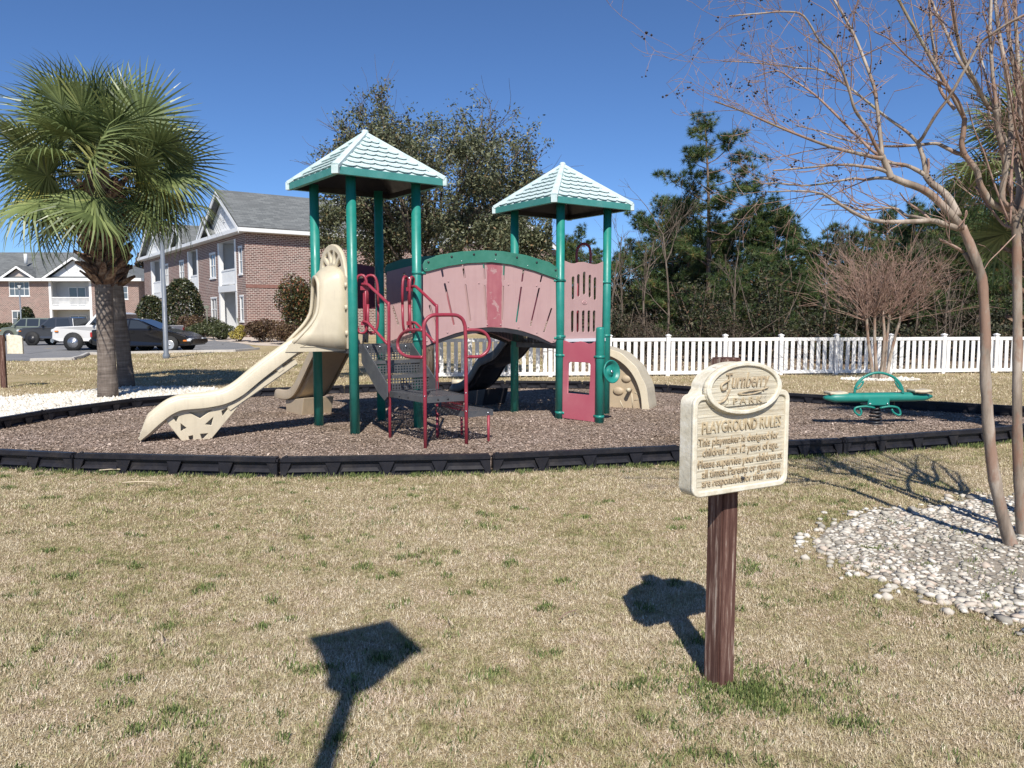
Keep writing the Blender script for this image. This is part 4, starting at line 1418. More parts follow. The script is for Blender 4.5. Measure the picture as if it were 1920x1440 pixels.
# ---- spring rocker
def rocker():
    g = G(1640, 800)
    t = thing('spring_rocker', 'green two seat spring rocker with looped handle on a coil spring', 'spring rocker', (g.x, g.y, 0))
    y = g.y
    A = lambda u, v, dy=0: at(u, v, y + dy)
    a, b = A(1545, 746, -.05), A(1746, 743, .05)
    ax = (b - a).normalized(); cz = (a + b) / 2; L = (b - a).length
    sd_ = Vector((-ax.y, ax.x, 0)).normalized()
    mb = MB()
    V = []; N = 14; st = 12
    for i in range(st + 1):
        f = i / st
        k = min(1, math.sqrt(max(0, 1 - (abs(2 * f - 1) ** 9))) * 1.0 + .0)
        hw, hh = .105 * (.35 + .65 * k), .062 * (.3 + .7 * k)
        p = a.lerp(b, f)
        for q in range(N):
            an = 2 * math.pi * q / N
            cx, sx = math.cos(an), math.sin(an)
            V.append(p + sd_ * hw * math.copysign(abs(cx) ** .7, cx) + Vector((0, 0, hh * math.copysign(abs(sx) ** .7, sx))))
    Fs = [(i * N + q, i * N + (q + 1) % N, (i + 1) * N + (q + 1) % N, (i + 1) * N + q) for i in range(st) for q in range(N)]
    Fs += [tuple(range(N - 1, -1, -1)), tuple(st * N + q for q in range(N))]
    mb.add(V, Fs, True); body = mb.build('beam', M_TEAL, t)
    for (u, v) in ((1567, 737.5), (1724, 733.5)):
        c = A(u, v)
        mb = MB(); V = []
        prof = [(-.125, .022), (-.10, .03), (-.03, .02), (.03, .02), (.10, .03), (.125, .022)]
        for s_, z_ in prof:
            for w in (-.11, -.085, .085, .11):
                V.append(c + ax * s_ + sd_ * w + Vector((0, 0, z_ if abs(w) < .1 else z_ - .012)))
        Fs = [(i * 4 + k, i * 4 + k + 1, i * 4 + 5 + k, i * 4 + 4 + k) for i in range(5) for k in range(3)]
        mb.add(V, Fs, True)
        so = mb.build('seat', M_TAN, t)
        md = so.modifiers.new('thick', 'SOLIDIFY'); md.thickness = .035; md.offset = -1
    for k, dy in enumerate((-.05, .05)):
        hp_ = smooth_path([A(1602, 738, dy), A(1604, 727, dy), A(1610, 716, dy), A(1622, 706, dy), A(1637, 700, dy), A(1650, 699, dy), A(1664, 702, dy), A(1678, 709, dy), A(1687, 719, dy), A(1692, 730, dy), A(1692, 738, dy)], 3)
        if k == 0:
            mb = MB(); mb.tube(hp_, .018, 10); ho = mb.build('handle', M_TEAL, t)
    for L_ in ([(1604, 729), (1608, 722), (1614, 717), (1619, 715), (1614, 725), (1606, 730)], [(1677, 712), (1682, 716), (1687, 724), (1690, 731), (1684, 726), (1678, 716)]):
        mb = MB(); mb.tube(smooth_path([A(u, v, -.06) for u, v in L_], 3), .012, 8); mb.build('hand_grip', M_TEAL, ho)
    mb = MB(); c = A(1647, 753, -.10); mb.bbox(c, (.30, .03, .10), math.atan2(ax.y, ax.x), .008)
    mb.bbox(c + Vector((0, .1, -.045)), (.30, .22, .02), math.atan2(ax.y, ax.x), .006)
    br = mb.build('mount_plate', M_TEAL, t)
    bolts(br, [A(1631, 757, -.118), A(1664, 757, -.118)], (0, -1, 0), .012)
    fr = []
    for L_ in ([(1640, 765), (1625, 762), (1606, 764), (1602, 769), (1604, 774), (1612, 779), (1615, 772), (1612, 766)], [(1650, 765), (1668, 762), (1682, 764), (1687, 770), (1688, 777), (1683, 778), (1675, 773), (1672, 767)]):
        mb = MB(); mb.tube(smooth_path([A(u, v, -.1) for u, v in L_], 3), .015, 8); mb.build('foot_rest', M_TEAL, t)
    # coil
    c = A(1642, 764); top = c.z; turns = 5; pts = []
    for k in range(turns * 14 + 1):
        f = k / (turns * 14); an = f * turns * 2 * math.pi
        rr = .062 + .012 * (1 - f)
        pts.append(Vector((c.x + rr * math.cos(an), c.y + rr * math.sin(an), top * f + .03 * (1 - f))))
    mb = MB(); mb.tube(pts, .0165, 8); mb.build('spring', M_DARK, t)
    mb = MB(); mb.lathe([(.10, 0.0), (.10, .045), (.05, .05)], (c.x, c.y, .0), 16); mb.build('spring_base', M_DARK, t)
rocker()
# ================================================================== carved sign
def mat_wood_post():
    m = NT('weathered_brown_wood')
    g = m.noise(3.2, 6, 0.7, sc3=(14, 14, 0.9))
    c = m.ramp(g, [(0.25, (0.045, 0.018, 0.012)), (0.48, (0.095, 0.045, 0.035)), (0.57, (0.16, 0.09, 0.07)), (0.66, (0.42, 0.34, 0.28))])
    m.color(c); m.set(0.75, spec=0.3)
    m.bump(g, 0.7, 0.006)
    return m.m
def mat_sign():
    m = NT('cream_carved_wood')
    grain = m.noise(4.0, 5, 0.65, sc3=(1.1, 1.1, 26))
    grain2 = m.noise(4.0, 3, 0.6, sc3=(0.8, 0.8, 12))
    c = m.ramp(grain, [(0.30, (0.25, 0.20, 0.13)), (0.40, (0.50, 0.45, 0.345)), (0.6, (0.61, 0.565, 0.45)), (0.8, (0.70, 0.67, 0.575))])
    c = m.mix(m.ramp(m.noise(5, 6, 0.75), [(0.50, 0.0), (0.70, 0.6)]), c, (0.44, 0.34, 0.21))
    c = m.mix(m.ramp(m.noise(22, 4, 0.7), [(0.66, 0.0), (0.74, 0.55)]), c, (0.42, 0.37, 0.33))
    m.color(c); m.set(0.7, spec=0.3)
    m.bump(m.math('ADD', grain, m.math('MULTIPLY', grain2, 0.6)), 0.9, 0.006)
    return m.m
def mat_sign_edge():
    m = NT('cream_paint_flaking')
    c = m.ramp(m.noise(16, 5, 0.7), [(0.3, (0.52, 0.47, 0.36)), (0.5, (0.66, 0.61, 0.49)), (0.62, (0.74, 0.70, 0.60)), (0.68, (0.46, 0.40, 0.32))])
    m.color(c); m.set(0.7, spec=0.3); m.bump(m.noise(60, 4), 0.4, 0.004)
    return m.m
M_WPOST, M_SIGN, M_SEDGE = mat_wood_post(), mat_sign(), mat_sign_edge()
M_LETT = worn('worn_letter_paint', (0.44, 0.36, 0.235), 0.65, 0.25, 30, c2=(0.27, 0.20, 0.12), dirt=(0.58, 0.50, 0.36), dirt_amt=0.4, dscale=12)
M_LETT2 = worn('worn_letter_paint_pale', (0.40, 0.32, 0.21), 0.65, 0.3, 40, c2=(0.25, 0.185, 0.12), dirt=(0.56, 0.50, 0.38), dirt_amt=0.4, dscale=18)

def rules_sign():
    g = G(1354, 1290)
    g = Vector((g.x, g.y + .055, 0))
    a = math.radians(30)
    X = Vector((math.cos(a), math.sin(a), 0)); N = Vector((math.sin(a), -math.cos(a), 0)); Z = Vector((0, 0, 1))
    t = thing('rules_sign', 'cream carved wooden playground rules sign on a brown post', 'sign', tuple(g))
    mb = MB(); hw = .044
    mb.bbox(g + Z * .645, (2 * hw, 2 * hw, 1.39), a, .006)
    mb.build('post', M_WPOST, t)
    # board: local x along X, y up; fitted to the photograph
    front = g + N * (hw + .07)
    p0 = front.to_2d(); p1 = (front + X).to_2d()
    px = lambda L: [sz(u, v, p0, p1) for u, v in L]
    (xl, _), (xr, _) = px([(1298, 830), (1476, 800)])
    zb = px([(1302, 933)])[0][1]; zt = px([(1302, 742)])[0][1]
    xc = (xl + xr) / 2
    W = xr - xl; r = .035
    oc = px([(1391, 727)])[0]
    ow, oh = px([(1459, 712)])[0][0] - oc[0], .098
    def rr(x0, x1, z0, z1, r, n=4):
        out = []
        for cx, cz, t0 in ((x0 + r, z0 + r, math.pi), (x1 - r, z0 + r, 1.5 * math.pi), (x1 - r, z1 - r, 0), (x0 + r, z1 - r, .5 * math.pi)):
            out += [(cx + r * math.cos(t0 + k * math.pi / 2 / n), cz + r * math.sin(t0 + k * math.pi / 2 / n)) for k in range(n + 1)]
        return out
    base = rr(xl, xr, zb, zt, r)
    # outline with the oval rising above the top edge
    ov = [(oc[0] + ow * math.cos(t), oc[1] + oh * math.sin(t)) for t in np.linspace(0, 2 * math.pi, 49)[:-1]]
    topo = [p for p in ov if p[1] > zt]
    topo.sort(key=lambda p: -p[0])
    bl = base[:15] + topo + base[15:]
    full = base[:15] + [(xr - r * 1.0, zt)] * 0
    outline = base[0:15] + topo + base[15:]
    B4 = Matrix((X, Z, N)).transposed().to_4x4()
    def put(me, name, mat, off, parent, dx=0, dz=0, sx=1.0, rotm=None):
        M = B4.copy(); M.translation = front + N * off + X * dx + Z * dz
        me.transform(Matrix.Translation(-root_loc(t)) @ M @ Matrix.Diagonal((sx, 1, 1, 1)))
        me.materials.clear(); me.materials.append(mat)
        return link(bpy.data.objects.new(name, me), parent)
    board = put(plate_mesh('board', outline, [], .062, 0), 'board', M_SEDGE, -.036, t)
    ins = rr(xl + .013, xr - .013, zb + .013, zt - .013, r * .8)
    ov_in = [(oc[0] + (x - oc[0]) * .86, oc[1] + (z - oc[1]) * .86) for x, z in ov]
    put(plate_mesh('face', ins, [], .006, .002), 'carved_face', M_SIGN, -.003, board)
    # raised rim and oval
    rim_o = rr(xl + .002, xr - .002, zb + .002, zt - .002, r)
    rim_i = rr(xl + .016, xr - .016, zb + .016, zt - .016, r * .75)
    put(plate_mesh('rim', rim_o, [rim_i], .014, .004), 'rim', M_SEDGE, .001, board)
    oval = put(plate_mesh('oval', ov, [], .016, .005), 'oval', M_SIGN, .006, board)
    put(plate_mesh('oval_rim', [(oc[0] + (x - oc[0]) * .985, oc[1] + (z - oc[1]) * .985) for x, z in ov], [[(oc[0] + (x - oc[0]) * .90, oc[1] + (z - oc[1]) * .90) for x, z in ov]], .012, .003), 'oval_rim', M_SEDGE, .016, oval)
    def text(txt, size, x, z, w, mat, off, parent, name, shear=0, ex=.004, bold=0.0):
        me = text_mesh(txt, size, ex, shear, 1.0, bold)
        xs = [v.co.x for v in me.vertices]
        cur = max(xs) - min(xs)
        return put(me, name, mat, off, parent, x - min(xs) * (w / cur), z, w / cur)
    H_ = zt - zb
    lines = [('PLAYGROUND RULES', .058, .09, .83, .405), ('\u2022This playmaker is designed for', .043, .035, .86, .32), ('children 2 to 12 years of age.', .046, .10, .80, .245),
             ('\u2022Please supervise your children at', .046, .035, .91, .165), ('all times. Parents or guardians', .046, .10, .83, .095), ('are responsible for their safety.', .046, .10, .84, .03)]
    for i, (tx, s_, x0, wf, z0) in enumerate(lines):
        z_ = zb + H_ * (.05 + z0 * 1.42)
        text(tx, s_ * (.95 if i else 1.05), xl + W * x0, z_, W * wf - (0 if i else W * .0), M_LETT if i == 0 else M_LETT2, .0015, board, 'heading' if i == 0 else 'lettering', 0, .0035, .0006 if i == 0 else .0)
    text('Turnberry', .082, oc[0] - ow * .50, oc[1] + .004, ow * 1.16, M_LETT2, .015, oval, 'park_name', .25, .0035, .0004)
    # flourish of the T, ribbon with PARK
    fl = MB()
    def OP(dx, dz, off=.018): return front + X * (oc[0] + dx * ow) + Z * (oc[1] + dz * oh) + N * off
    fl.tube(smooth_path([OP(-.42, .36), (OP(-.62, .18)), OP(-.60, -.02), OP(-.50, .02)], 4), .0045, 6)
    fl.tube(smooth_path([OP(-.40, .02), OP(-.46, -.22), OP(-.56, -.44), OP(-.78, -.56)], 4), .004, 6)
    fl.tube(smooth_path([OP(.62, -.02), OP(.42, -.10), OP(.1, -.12), OP(-.18, -.20), OP(.1, -.26), OP(.45, -.16)], 4), .0035, 6)
    fl.build('flourish', M_LETT2, oval)
    rb_ = [(oc[0] - .50 * ow, oc[1] - .66 * oh), (oc[0] - .40 * ow, oc[1] - .54 * oh), (oc[0] - .44 * ow, oc[1] - .36 * oh), (oc[0] + .56 * ow, oc[1] - .30 * oh), (oc[0] + .50 * ow, oc[1] - .44 * oh), (oc[0] + .58 * ow, oc[1] - .60 * oh)]
    rbn = put(plate_mesh('ribbon', rb_, [], .01, .002), 'ribbon', M_SIGN, .017, oval)
    text('P A R K', .034, oc[0] - .34 * ow, oc[1] - .585 * oh, .78 * ow, M_LETT, .023, rbn, 'lettering', 0, .003, .0006)
    mb = MB(); q = px([(1390, 896)])[0]
    c = front + X * q[0] + Z * q[1] + N * .008
    mb.lathe([(.007, -.01), (.007, .004), (.004, .006)], tuple(c), 8, N.to_track_quat('Z', 'Y').to_matrix()); mb.build('screw', M_DARK, board)
rules_sign()

def far_sign():
    g = G(8, 727)
    t = thing('far_wooden_sign', 'plain tan sign board seen from behind on a brown post at the lawn edge', 'sign', tuple(g))
    mb = MB(); mb.bbox((g.x, g.y, .55), (.10, .10, 1.14), .2, .008); mb.build('post', M_WPOST, t)
    a, b = at(10, 628, g.y - .06), at(36, 664, g.y - .06)
    mb = MB()
    ol = [(a.x - .06, b.z), (b.x, b.z), (b.x, a.z - .06), (b.x - .05, a.z - .02), (a.x + .05, a.z), (a.x - .06, a.z)]
    mb.prism(ol, lambda p, q, d: (p, d, q), g.y + .06, g.y + .11); mb.build('board', M_SEDGE, t, bevel=.006)
far_sign()

# ================================================================== lamp posts
M_LAMPM = worn('grey_lamp_paint', (0.15, 0.17, 0.20), 0.45, 0.12, 4)
M_LGLASS = worn('frosted_lamp_glass', (0.70, 0.70, 0.66), 0.35, 0.05, 4)
M_BLACKP = worn('black_lamp_paint', (0.02, 0.02, 0.022), 0.4, 0.2, 6)
def lamp_post(x, y, h, label, pole_r=.075, sc=1.0, rot=.5, z0=0.0):
    """tapered pole, four-sided lantern widening upwards, cap"""
    t = thing('lamp_post', label, 'lamp post', (x, y, z0), 'lantern lamp posts')
    Z = Vector((0, 0, 1)); b = Vector((x, y, z0))
    mb = MB(); lh = .45 * sc
    mb.lathe([(pole_r * 1.5, -.05), (pole_r * 1.5, .12), (pole_r, .2), (pole_r * .85, h - lh)], tuple(b), 14); mb.build('pole', M_LAMPM, t)
    def sq(w, z): return [b + Vector((w * math.cos(rot + k * math.pi / 2 + math.pi / 4), w * math.sin(rot + k * math.pi / 2 + math.pi / 4), z)) for k in range(4)]
    lo, hi = sq(.10 * sc, h - lh + .03), sq(.245 * sc, h - .07)
    gm = MB(); gm.add(lo + hi, [(k, (k + 1) % 4, 4 + (k + 1) % 4, 4 + k) for k in range(4)]); gm.build('lantern_glass', M_LGLASS, t)
    fm = MB()
    for k in range(4):
        fm.tube([lo[k], hi[k]], .012 * sc, 6); fm.tube([hi[k], hi[(k + 1) % 4]], .014 * sc, 6)
    c0, c1, c2 = sq(.285 * sc, h - .07), sq(.285 * sc, h - .03), sq(.10 * sc, h + .06 * sc)
    fm.add(c0 + c1 + c2, [(3, 2, 1, 0), (8, 9, 10, 11)] + [(k, (k + 1) % 4, 4 + (k + 1) % 4, 4 + k) for k in range(4)] + [(4 + k, 4 + (k + 1) % 4, 8 + (k + 1) % 4, 8 + k) for k in range(4)])
    fm.lathe([(.06 * sc, h - lh - .05), (.12 * sc, h - lh + .03)], tuple(b), 10)
    fm.build('lantern_frame', M_BLACKP, t)
lamp_post(-.515, -.16, 3.80, 'tall lantern lamp post on the lawn whose shadow falls between slide and sign', .045, 1.0, math.radians(31) - math.pi / 4 * 0)
g = G(312, 672); lamp_post(g.x, g.y, 4.85, 'grey lantern lamp post standing between palm and black sedan', .085, .85)
g = Vector((-46.5, 74, 0)); lamp_post(g.x, g.y, 4.9, 'small far lantern lamp post before the left brick building', .07, 1.0, z0=hgt(g.x, g.y))

# ================================================================== white fence
M_VINYL = worn('white_vinyl', (0.80, 0.79, 0.77), 0.45, 0.06, 3, dirt=(0.62, 0.60, 0.54), dirt_amt=0.25)
def fence():
    a, b = G(800, 707).to_2d(), Vector((14.6, 21.1))
    a = Vector((-2.05, 19.12))
    d = (b - a); L = d.length; d.normalize()
    ang = math.atan2(d.y, d.x)
    t = thing('picket_fence', 'white vinyl picket fence between the lawn and the woods', 'fence', (a.x, a.y, 0))
    H_ = .96; sp = 1.515
    n = int(L / sp)
    pm = MB(); pm.bbox((0, 0, .5), (.10, .10, 1.04), 0, .008)
    pm.add([(-.062, -.062, 1.02), (.062, -.062, 1.02), (.062, .062, 1.02), (-.062, .062, 1.02), (-.062, -.062, 1.04), (.062, -.062, 1.04), (.062, .062, 1.04), (-.062, .062, 1.04), (0, 0, 1.075)],
           [(0, 1, 5, 4), (1, 2, 6, 5), (2, 3, 7, 6), (3, 0, 4, 7), (4, 5, 8), (5, 6, 8), (6, 7, 8), (7, 4, 8), (3, 2, 1, 0)])
    post0 = pm.build('fence_post', M_VINYL, None)
    k0 = MB(); k0.box((0, 0, .49), (.098, .022, .80)); pick0 = k0.build('picket', M_VINYL, None)
    r0 = MB(); r0.box((0, 0, H_ - .03), (sp - .1, .045, .085)); rail0 = r0.build('top_rail', M_VINYL, None)
    r1 = MB(); r1.box((0, 0, .085), (sp - .1, .045, .085)); rail1 = r1.build('bottom_rail', M_VINYL, None)
    protos = [post0, pick0, rail0, rail1]
    def put(src, s, off=0.0):
        o = src.copy(); COL.objects.link(o); o.parent = t
        o.location = (d.x * s + d.y * off, d.y * s - d.x * off, 0); o.rotation_euler = (random.gauss(0, .003), random.gauss(0, .004), ang)
    for i in range(n + 1):
        put(post0, i * sp)
        if i < n:
            put(rail0, i * sp + sp / 2); put(rail1, i * sp + sp / 2)
            for j in range(8):
                put(pick0, i * sp + .05 + (sp - .1) * (j + .5) / 8)
    for p in protos: bpy.data.objects.remove(p)
fence()
# ================================================================== vegetation helpers
def mat_leaf(name, stops, rough=0.55, spec=0.35, trans=0.0):
    m = NT(name)
    c = m.ramp(m.attr('rnd'), stops)
    m.color(c); m.set(rough, spec=spec)
    if trans:
        tr = m.n('ShaderNodeBsdfTranslucent'); m.l(c, tr.inputs['Color'])
        mx = m.n('ShaderNodeMixShader'); mx.inputs[0].default_value = trans
        m.l(m.b.outputs[0], mx.inputs[1]); m.l(tr.outputs[0], mx.inputs[2])
        m.l(mx.outputs[0], m.t.nodes['Material Output'].inputs['Surface'])
    return m.m
def mat_bark(name, c1, c2, c3, sc=(6, 6, 1.2), bump=0.8):
    m = NT(name)
    g = m.noise(3.0, 6, 0.7, sc3=sc)
    m.color(m.ramp(g, [(0.3, c1), (0.5, c2), (0.7, c3)])); m.set(0.85, spec=0.2); m.bump(g, bump, 0.03)
    return m.m
M_BARK = mat_bark('grey_brown_bark', (0.06, 0.045, 0.035), (0.14, 0.11, 0.085), (0.24, 0.20, 0.165))
M_PBARK = mat_bark('pine_bark', (0.055, 0.038, 0.03), (0.15, 0.105, 0.08), (0.26, 0.20, 0.16))

def leaves(name, C, size, mat, parent, rnd=None, aspect=0.45, upb=0.0):
    """one leaf (kinked diamond) at every point of C"""
    n = len(C)
    a = RNG.normal(size=(n, 3)); a[:, 2] *= 0.8; a /= np.linalg.norm(a, axis=1)[:, None]
    b = RNG.normal(size=(n, 3)); b[:, 2] += upb * 0
    b -= a * (a * b).sum(1)[:, None]; b /= np.linalg.norm(b, axis=1)[:, None]
    s = size * RNG.uniform(0.6, 1.4, n)[:, None]
    V = np.empty((n, 4, 3))
    V[:, 0] = C - a * s; V[:, 1] = C + b * s * aspect; V[:, 2] = C + a * s; V[:, 3] = C - b * s * aspect
    r = RNG.random(n) if rnd is None else np.clip(rnd, 0, 1)
    off = np.array(root_loc(parent)) if parent is not None else 0
    return bulk(name, V.reshape(-1, 3) - off, np.arange(4 * n).reshape(n, 4), mat, parent, rnd=np.repeat(r, 4))

def sph(n, rad, thick=0.35):
    d = RNG.normal(size=(n, 3)); d /= np.linalg.norm(d, axis=1)[:, None]
    return d * (rad * (1 - thick * RNG.random(n) ** 1.5))[:, None] if np.ndim(rad) else d * (rad * (1 - thick * RNG.random(n) ** 1.5))[:, None]

def grow(mb, p, d, L, r, depth, tips, bend=0.25, kids=(3, 5), shrink=0.62, up=0.15, sides=5, nodes=None, minr=0.003):
    """recursive branch; tips collects end points"""
    pts, rs = [Vector(p)], [r]
    q, dd = Vector(p), Vector(d).normalized()
    k = 4
    for i in range(k):
        dd = (dd + Vector((random.gauss(0, bend), random.gauss(0, bend), random.gauss(0, bend) + up)) * .5).normalized()
        q = q + dd * (L / k)
        pts.append(q.copy()); rs.append(max(minr, r * (1 - .55 * (i + 1) / k)))
    mb.tube(pts, rs, sides, caps=False)
    if nodes is not None: nodes += pts[1:]
    if depth == 0:
        tips.append((q, dd)); return
    for _ in range(random.randint(*kids)):
        t = random.uniform(.45, 1.0)
        i = min(k - 1, int(t * k)); base = pts[i].lerp(pts[i + 1], t * k - i)
        ax = Vector((random.gauss(0, 1), random.gauss(0, 1), random.gauss(0, 1))).normalized()
        nd = (dd + ax * random.uniform(.5, .95)).normalized()
        grow(mb, base, nd, L * shrink * random.uniform(.75, 1.2), max(minr, r * (.62 - .15 * t)), depth - 1, tips, bend, kids, shrink, up, max(3, sides - 1), nodes, minr)

# ================================================================== palms
M_FROND = mat_leaf('palm_frond', [(0.0, (0.05, 0.07, 0.025)), (0.45, (0.14, 0.18, 0.065)), (0.8, (0.24, 0.285, 0.105)), (1.0, (0.38, 0.37, 0.14))], 0.38, 0.5, 0.22)
M_FROND2 = mat_leaf('palm_frond_yellowing', [(0.0, (0.15, 0.16, 0.04)), (0.5, (0.34, 0.32, 0.07)), (1.0, (0.50, 0.42, 0.12))], 0.5, 0.4, 0.2)
M_BOOT = mat_bark('palm_boots', (0.035, 0.02, 0.015), (0.13, 0.075, 0.05), (0.33, 0.24, 0.17), (7, 7, 3))
def mat_palm_trunk():
    m = NT('palm_trunk')
    ring = m.noise(2.2, 5, 0.6, sc3=(1.2, 1.2, 13)); fib = m.noise(4, 4, 0.6, sc3=(9, 9, 1))
    blot = m.noise(3.0, 5, 0.65)
    f = m.math('ADD', m.math('ADD', m.math('MULTIPLY', ring, .45), m.math('MULTIPLY', fib, .22)), m.math('MULTIPLY', blot, .33))
    m.color(m.ramp(f, [(0.30, (0.05, 0.04, 0.033)), (0.5, (0.165, 0.135, 0.115)), (0.7, (0.31, 0.27, 0.235))])); m.set(0.9, spec=0.15); m.bump(f, 0.8, 0.03)
    return m.m
M_PTRUNK = mat_palm_trunk()
def frond_mesh(seed, mat, droop=0.35, pet=0.75, fan=0.92):
    """fan leaf: petiole out along +x, then ~44 blades, tips drooping"""
    rg = np.random.default_rng(seed)
    V, Fs, R = [], [], []
    def strip(pts, ws, side, r):
        n0 = len(V)
        for p, w in zip(pts, ws):
            V.append(p - side * w); V.append(p + side * w); R.extend((r, r))
        for i in range(len(pts) - 1):
            Fs.append((n0 + 2 * i, n0 + 2 * i + 1, n0 + 2 * i + 3, n0 + 2 * i + 2))
    pp = [Vector((pet * t, 0, .10 * t - .10 * t * t)) for t in (0, .33, .66, 1)]
    strip(pp, [.022, .016, .013, .011], Vector((0, 1, 0)), .95)
    strip([p - Vector((0, 0, .008)) for p in pp], [.004] * 4, Vector((0, 0, 1)), .9)
    hub = pp[-1]
    nb = 42
    for k in range(nb):
        a = (k / (nb - 1) - .5) * 2 * math.radians(128)
        L = fan * (1 - .30 * (abs(a) / 2.23) ** 2) * rg.uniform(.9, 1.08)
        dx, dy = math.cos(a), math.sin(a)
        h0 = hub + Vector((.10 * (1 - abs(a) / 2.4), 0, 0))
        fold = -.10 * abs(math.sin(a)) + .02
        pts, ws = [], []
        dr = droop * rg.uniform(.6, 1.5)
        for t in (0.0, .3, .6, .82, 1.0):
            z = fold * t * L + .05 * t - dr * L * max(0, t - .45) ** 1.7 - .25 * t * t * L * .25
            pts.append(h0 + Vector((dx * L * t * (1 - .06 * t), dy * L * t, z)))
            ws.append([.004, .019, .015, .008, .0012][len(ws)])
        side = Vector((-dy, dx, .35 * (1 if k % 2 else -1))).normalized()
        strip(pts, ws, side, float(np.clip(rg.normal(.45, .22), 0, .9)))
    me = bpy.data.meshes.new('frond')
    me.from_pydata([tuple(v) for v in V], [], Fs)
    at_ = me.attributes.new('rnd', 'FLOAT', 'POINT'); at_.data.foreach_set('value', R)
    me.materials.append(mat)
    return me
FRONDS = [frond_mesh(k, M_FROND, .10 + .26 * (k % 4), .70 + .14 * (k % 3), .88 + .05 * (k % 4)) for k in range(8)]
FRONDL = [frond_mesh(20 + k, M_FROND, .75 + .2 * k, .80 + .10 * (k % 3), .90) for k in range(4)]
FROND_Y = [frond_mesh(40 + k, M_FROND2, .5, .7, .75) for k in range(2)]
def boot_mesh():
    mb = MB()
    mb.add([(0, -.06, -.05), (0, .06, -.05), (.09, .045, .05), (.09, -.045, .05), (.20, .022, .16), (.20, -.022, .16),
            (-.02, -.05, .0), (-.02, .05, .0), (.06, .04, .085), (.06, -.04, .085), (.185, .018, .185), (.185, -.018, .185)],
           [(0, 1, 2, 3), (3, 2, 4, 5), (6, 9, 8, 7), (9, 11, 10, 8), (0, 3, 9, 6), (3, 5, 11, 9), (1, 7, 8, 2), (2, 8, 10, 4), (4, 10, 11, 5)])
    o = mb.build('boot', M_BOOT, None); me = o.data; bpy.data.objects.remove(o); return me
BOOT = boot_mesh()
def palm(x, y, lean, h, label, nf=44, r=.2, seed=0, boots=60, yellow=2, sc=1.0):
    rg = np.random.default_rng(seed)
    t = thing('palm_tree', label, 'palm tree', (x, y, 0), 'cabbage palms')
    top = Vector((lean[0], lean[1], h))
    mb = MB(); pts, rs = [], []
    for k in range(15):
        f = k / 14
        p = Vector((lean[0] * f ** 1.3, lean[1] * f, -0.05 + (h + .05) * f))
        pts.append(p); rs.append(r * (1.12 - .22 * min(1, f * 4) + .10 * max(0, f - .6)) * (1 + .025 * math.sin(k * 2.1)))
    mb.tube([Vector((x, y, 0)) + p for p in pts], rs, 18); mb.build('trunk', M_PTRUNK, t)
    zlo = h - 2.05
    for k in range(boots):                             # old leaf bases
        f = k / boots; an = k * 2.39996 + rg.normal(0, .15)
        z = zlo + 1.65 * f
        fr = min(1, z / h); c = Vector((lean[0] * fr ** 1.3, lean[1] * fr, z))
        o = bpy.data.objects.new('boot', BOOT); link(o, t)
        rr = r * (.86 + .45 * f)
        o.location = c + Vector((math.cos(an) * rr, math.sin(an) * rr, 0))
        s = rg.uniform(.8, 1.4) * (1.0 + .35 * f)
        o.scale = (s, s * 1.25, s)
        o.rotation_euler = (rg.normal(0, .12), rg.normal(.15 - .5 * f, .3), an)
    for k in range(nf):
        f = (k + .5) / nf
        an = k * 2.39996 + rg.normal(0, .2)
        el = math.radians(84 - 118 * f ** .85) + rg.normal(0, .22)      # upright in the centre, hanging below
        me = (FRONDS[int(rg.integers(8))] if f < .55 else FRONDL[int(rg.integers(4))]) if k < nf - yellow else FROND_Y[k % 2]
        o = bpy.data.objects.new('frond', me); link(o, t)
        o.location = top + Vector((math.cos(an) * .10, math.sin(an) * .10, .30 - .55 * f))
        s = sc * rg.uniform(.86, 1.15) * (.88 + .2 * min(1, f * 2.5))
        o.scale = (s, s, s)
        o.rotation_euler = (rg.normal(0, .75), -el, an)
    return t
g1, g2 = G(203, 747), G(238, 728)
palm(g1.x, g1.y, (.02, .0), 4.15, 'big cabbage palm in white gravel, front one of the pair', 56, .162, 3, 130)
palm(g2.x, g2.y, (-.22, -.2), 4.25, 'second cabbage palm close behind the front palm of the pair', 26, .152, 5, 70)
palm(6.62, 9.6, (0, 0), 3.35, 'cabbage palm partly hidden behind the bare crepe myrtle', 30, .19, 9, 40, sc=.72)

# ================================================================== big bare crepe myrtle
def mat_myrtle():
    m = NT('myrtle_bark')
    a = m.noise(2.2, 5, 0.6, sc3=(5, 5, 1.0)); b = m.noise(1.1, 4, 0.6)
    c = m.ramp(a, [(0.3, (0.12, 0.09, 0.07)), (0.5, (0.29, 0.235, 0.185)), (0.7, (0.46, 0.395, 0.33))])
    c = m.mix(m.ramp(m.noise(5.0, 5, 0.65, sc3=(1, 1, .5)), [(0.5, 0.0), (0.58, 0.7)]), c, (0.25, 0.14, 0.095))
    c = m.mix(m.ramp(m.noise(2.9, 4), [(0.62, 0.0), (0.72, 0.5)]), c, (0.22, 0.22, 0.10))
    m.color(c); m.set(0.7, spec=0.3); m.bump(a, 0.5, 0.01)
    return m.m
M_MYR = mat_myrtle()
M_TWIG = mat_bark('myrtle_twig', (0.16, 0.095, 0.07), (0.29, 0.19, 0.15), (0.42, 0.31, 0.25), (3, 3, 3), .2)
M_POD = worn('seed_pod', (0.035, 0.022, 0.016), 0.8, 0.3, 20)
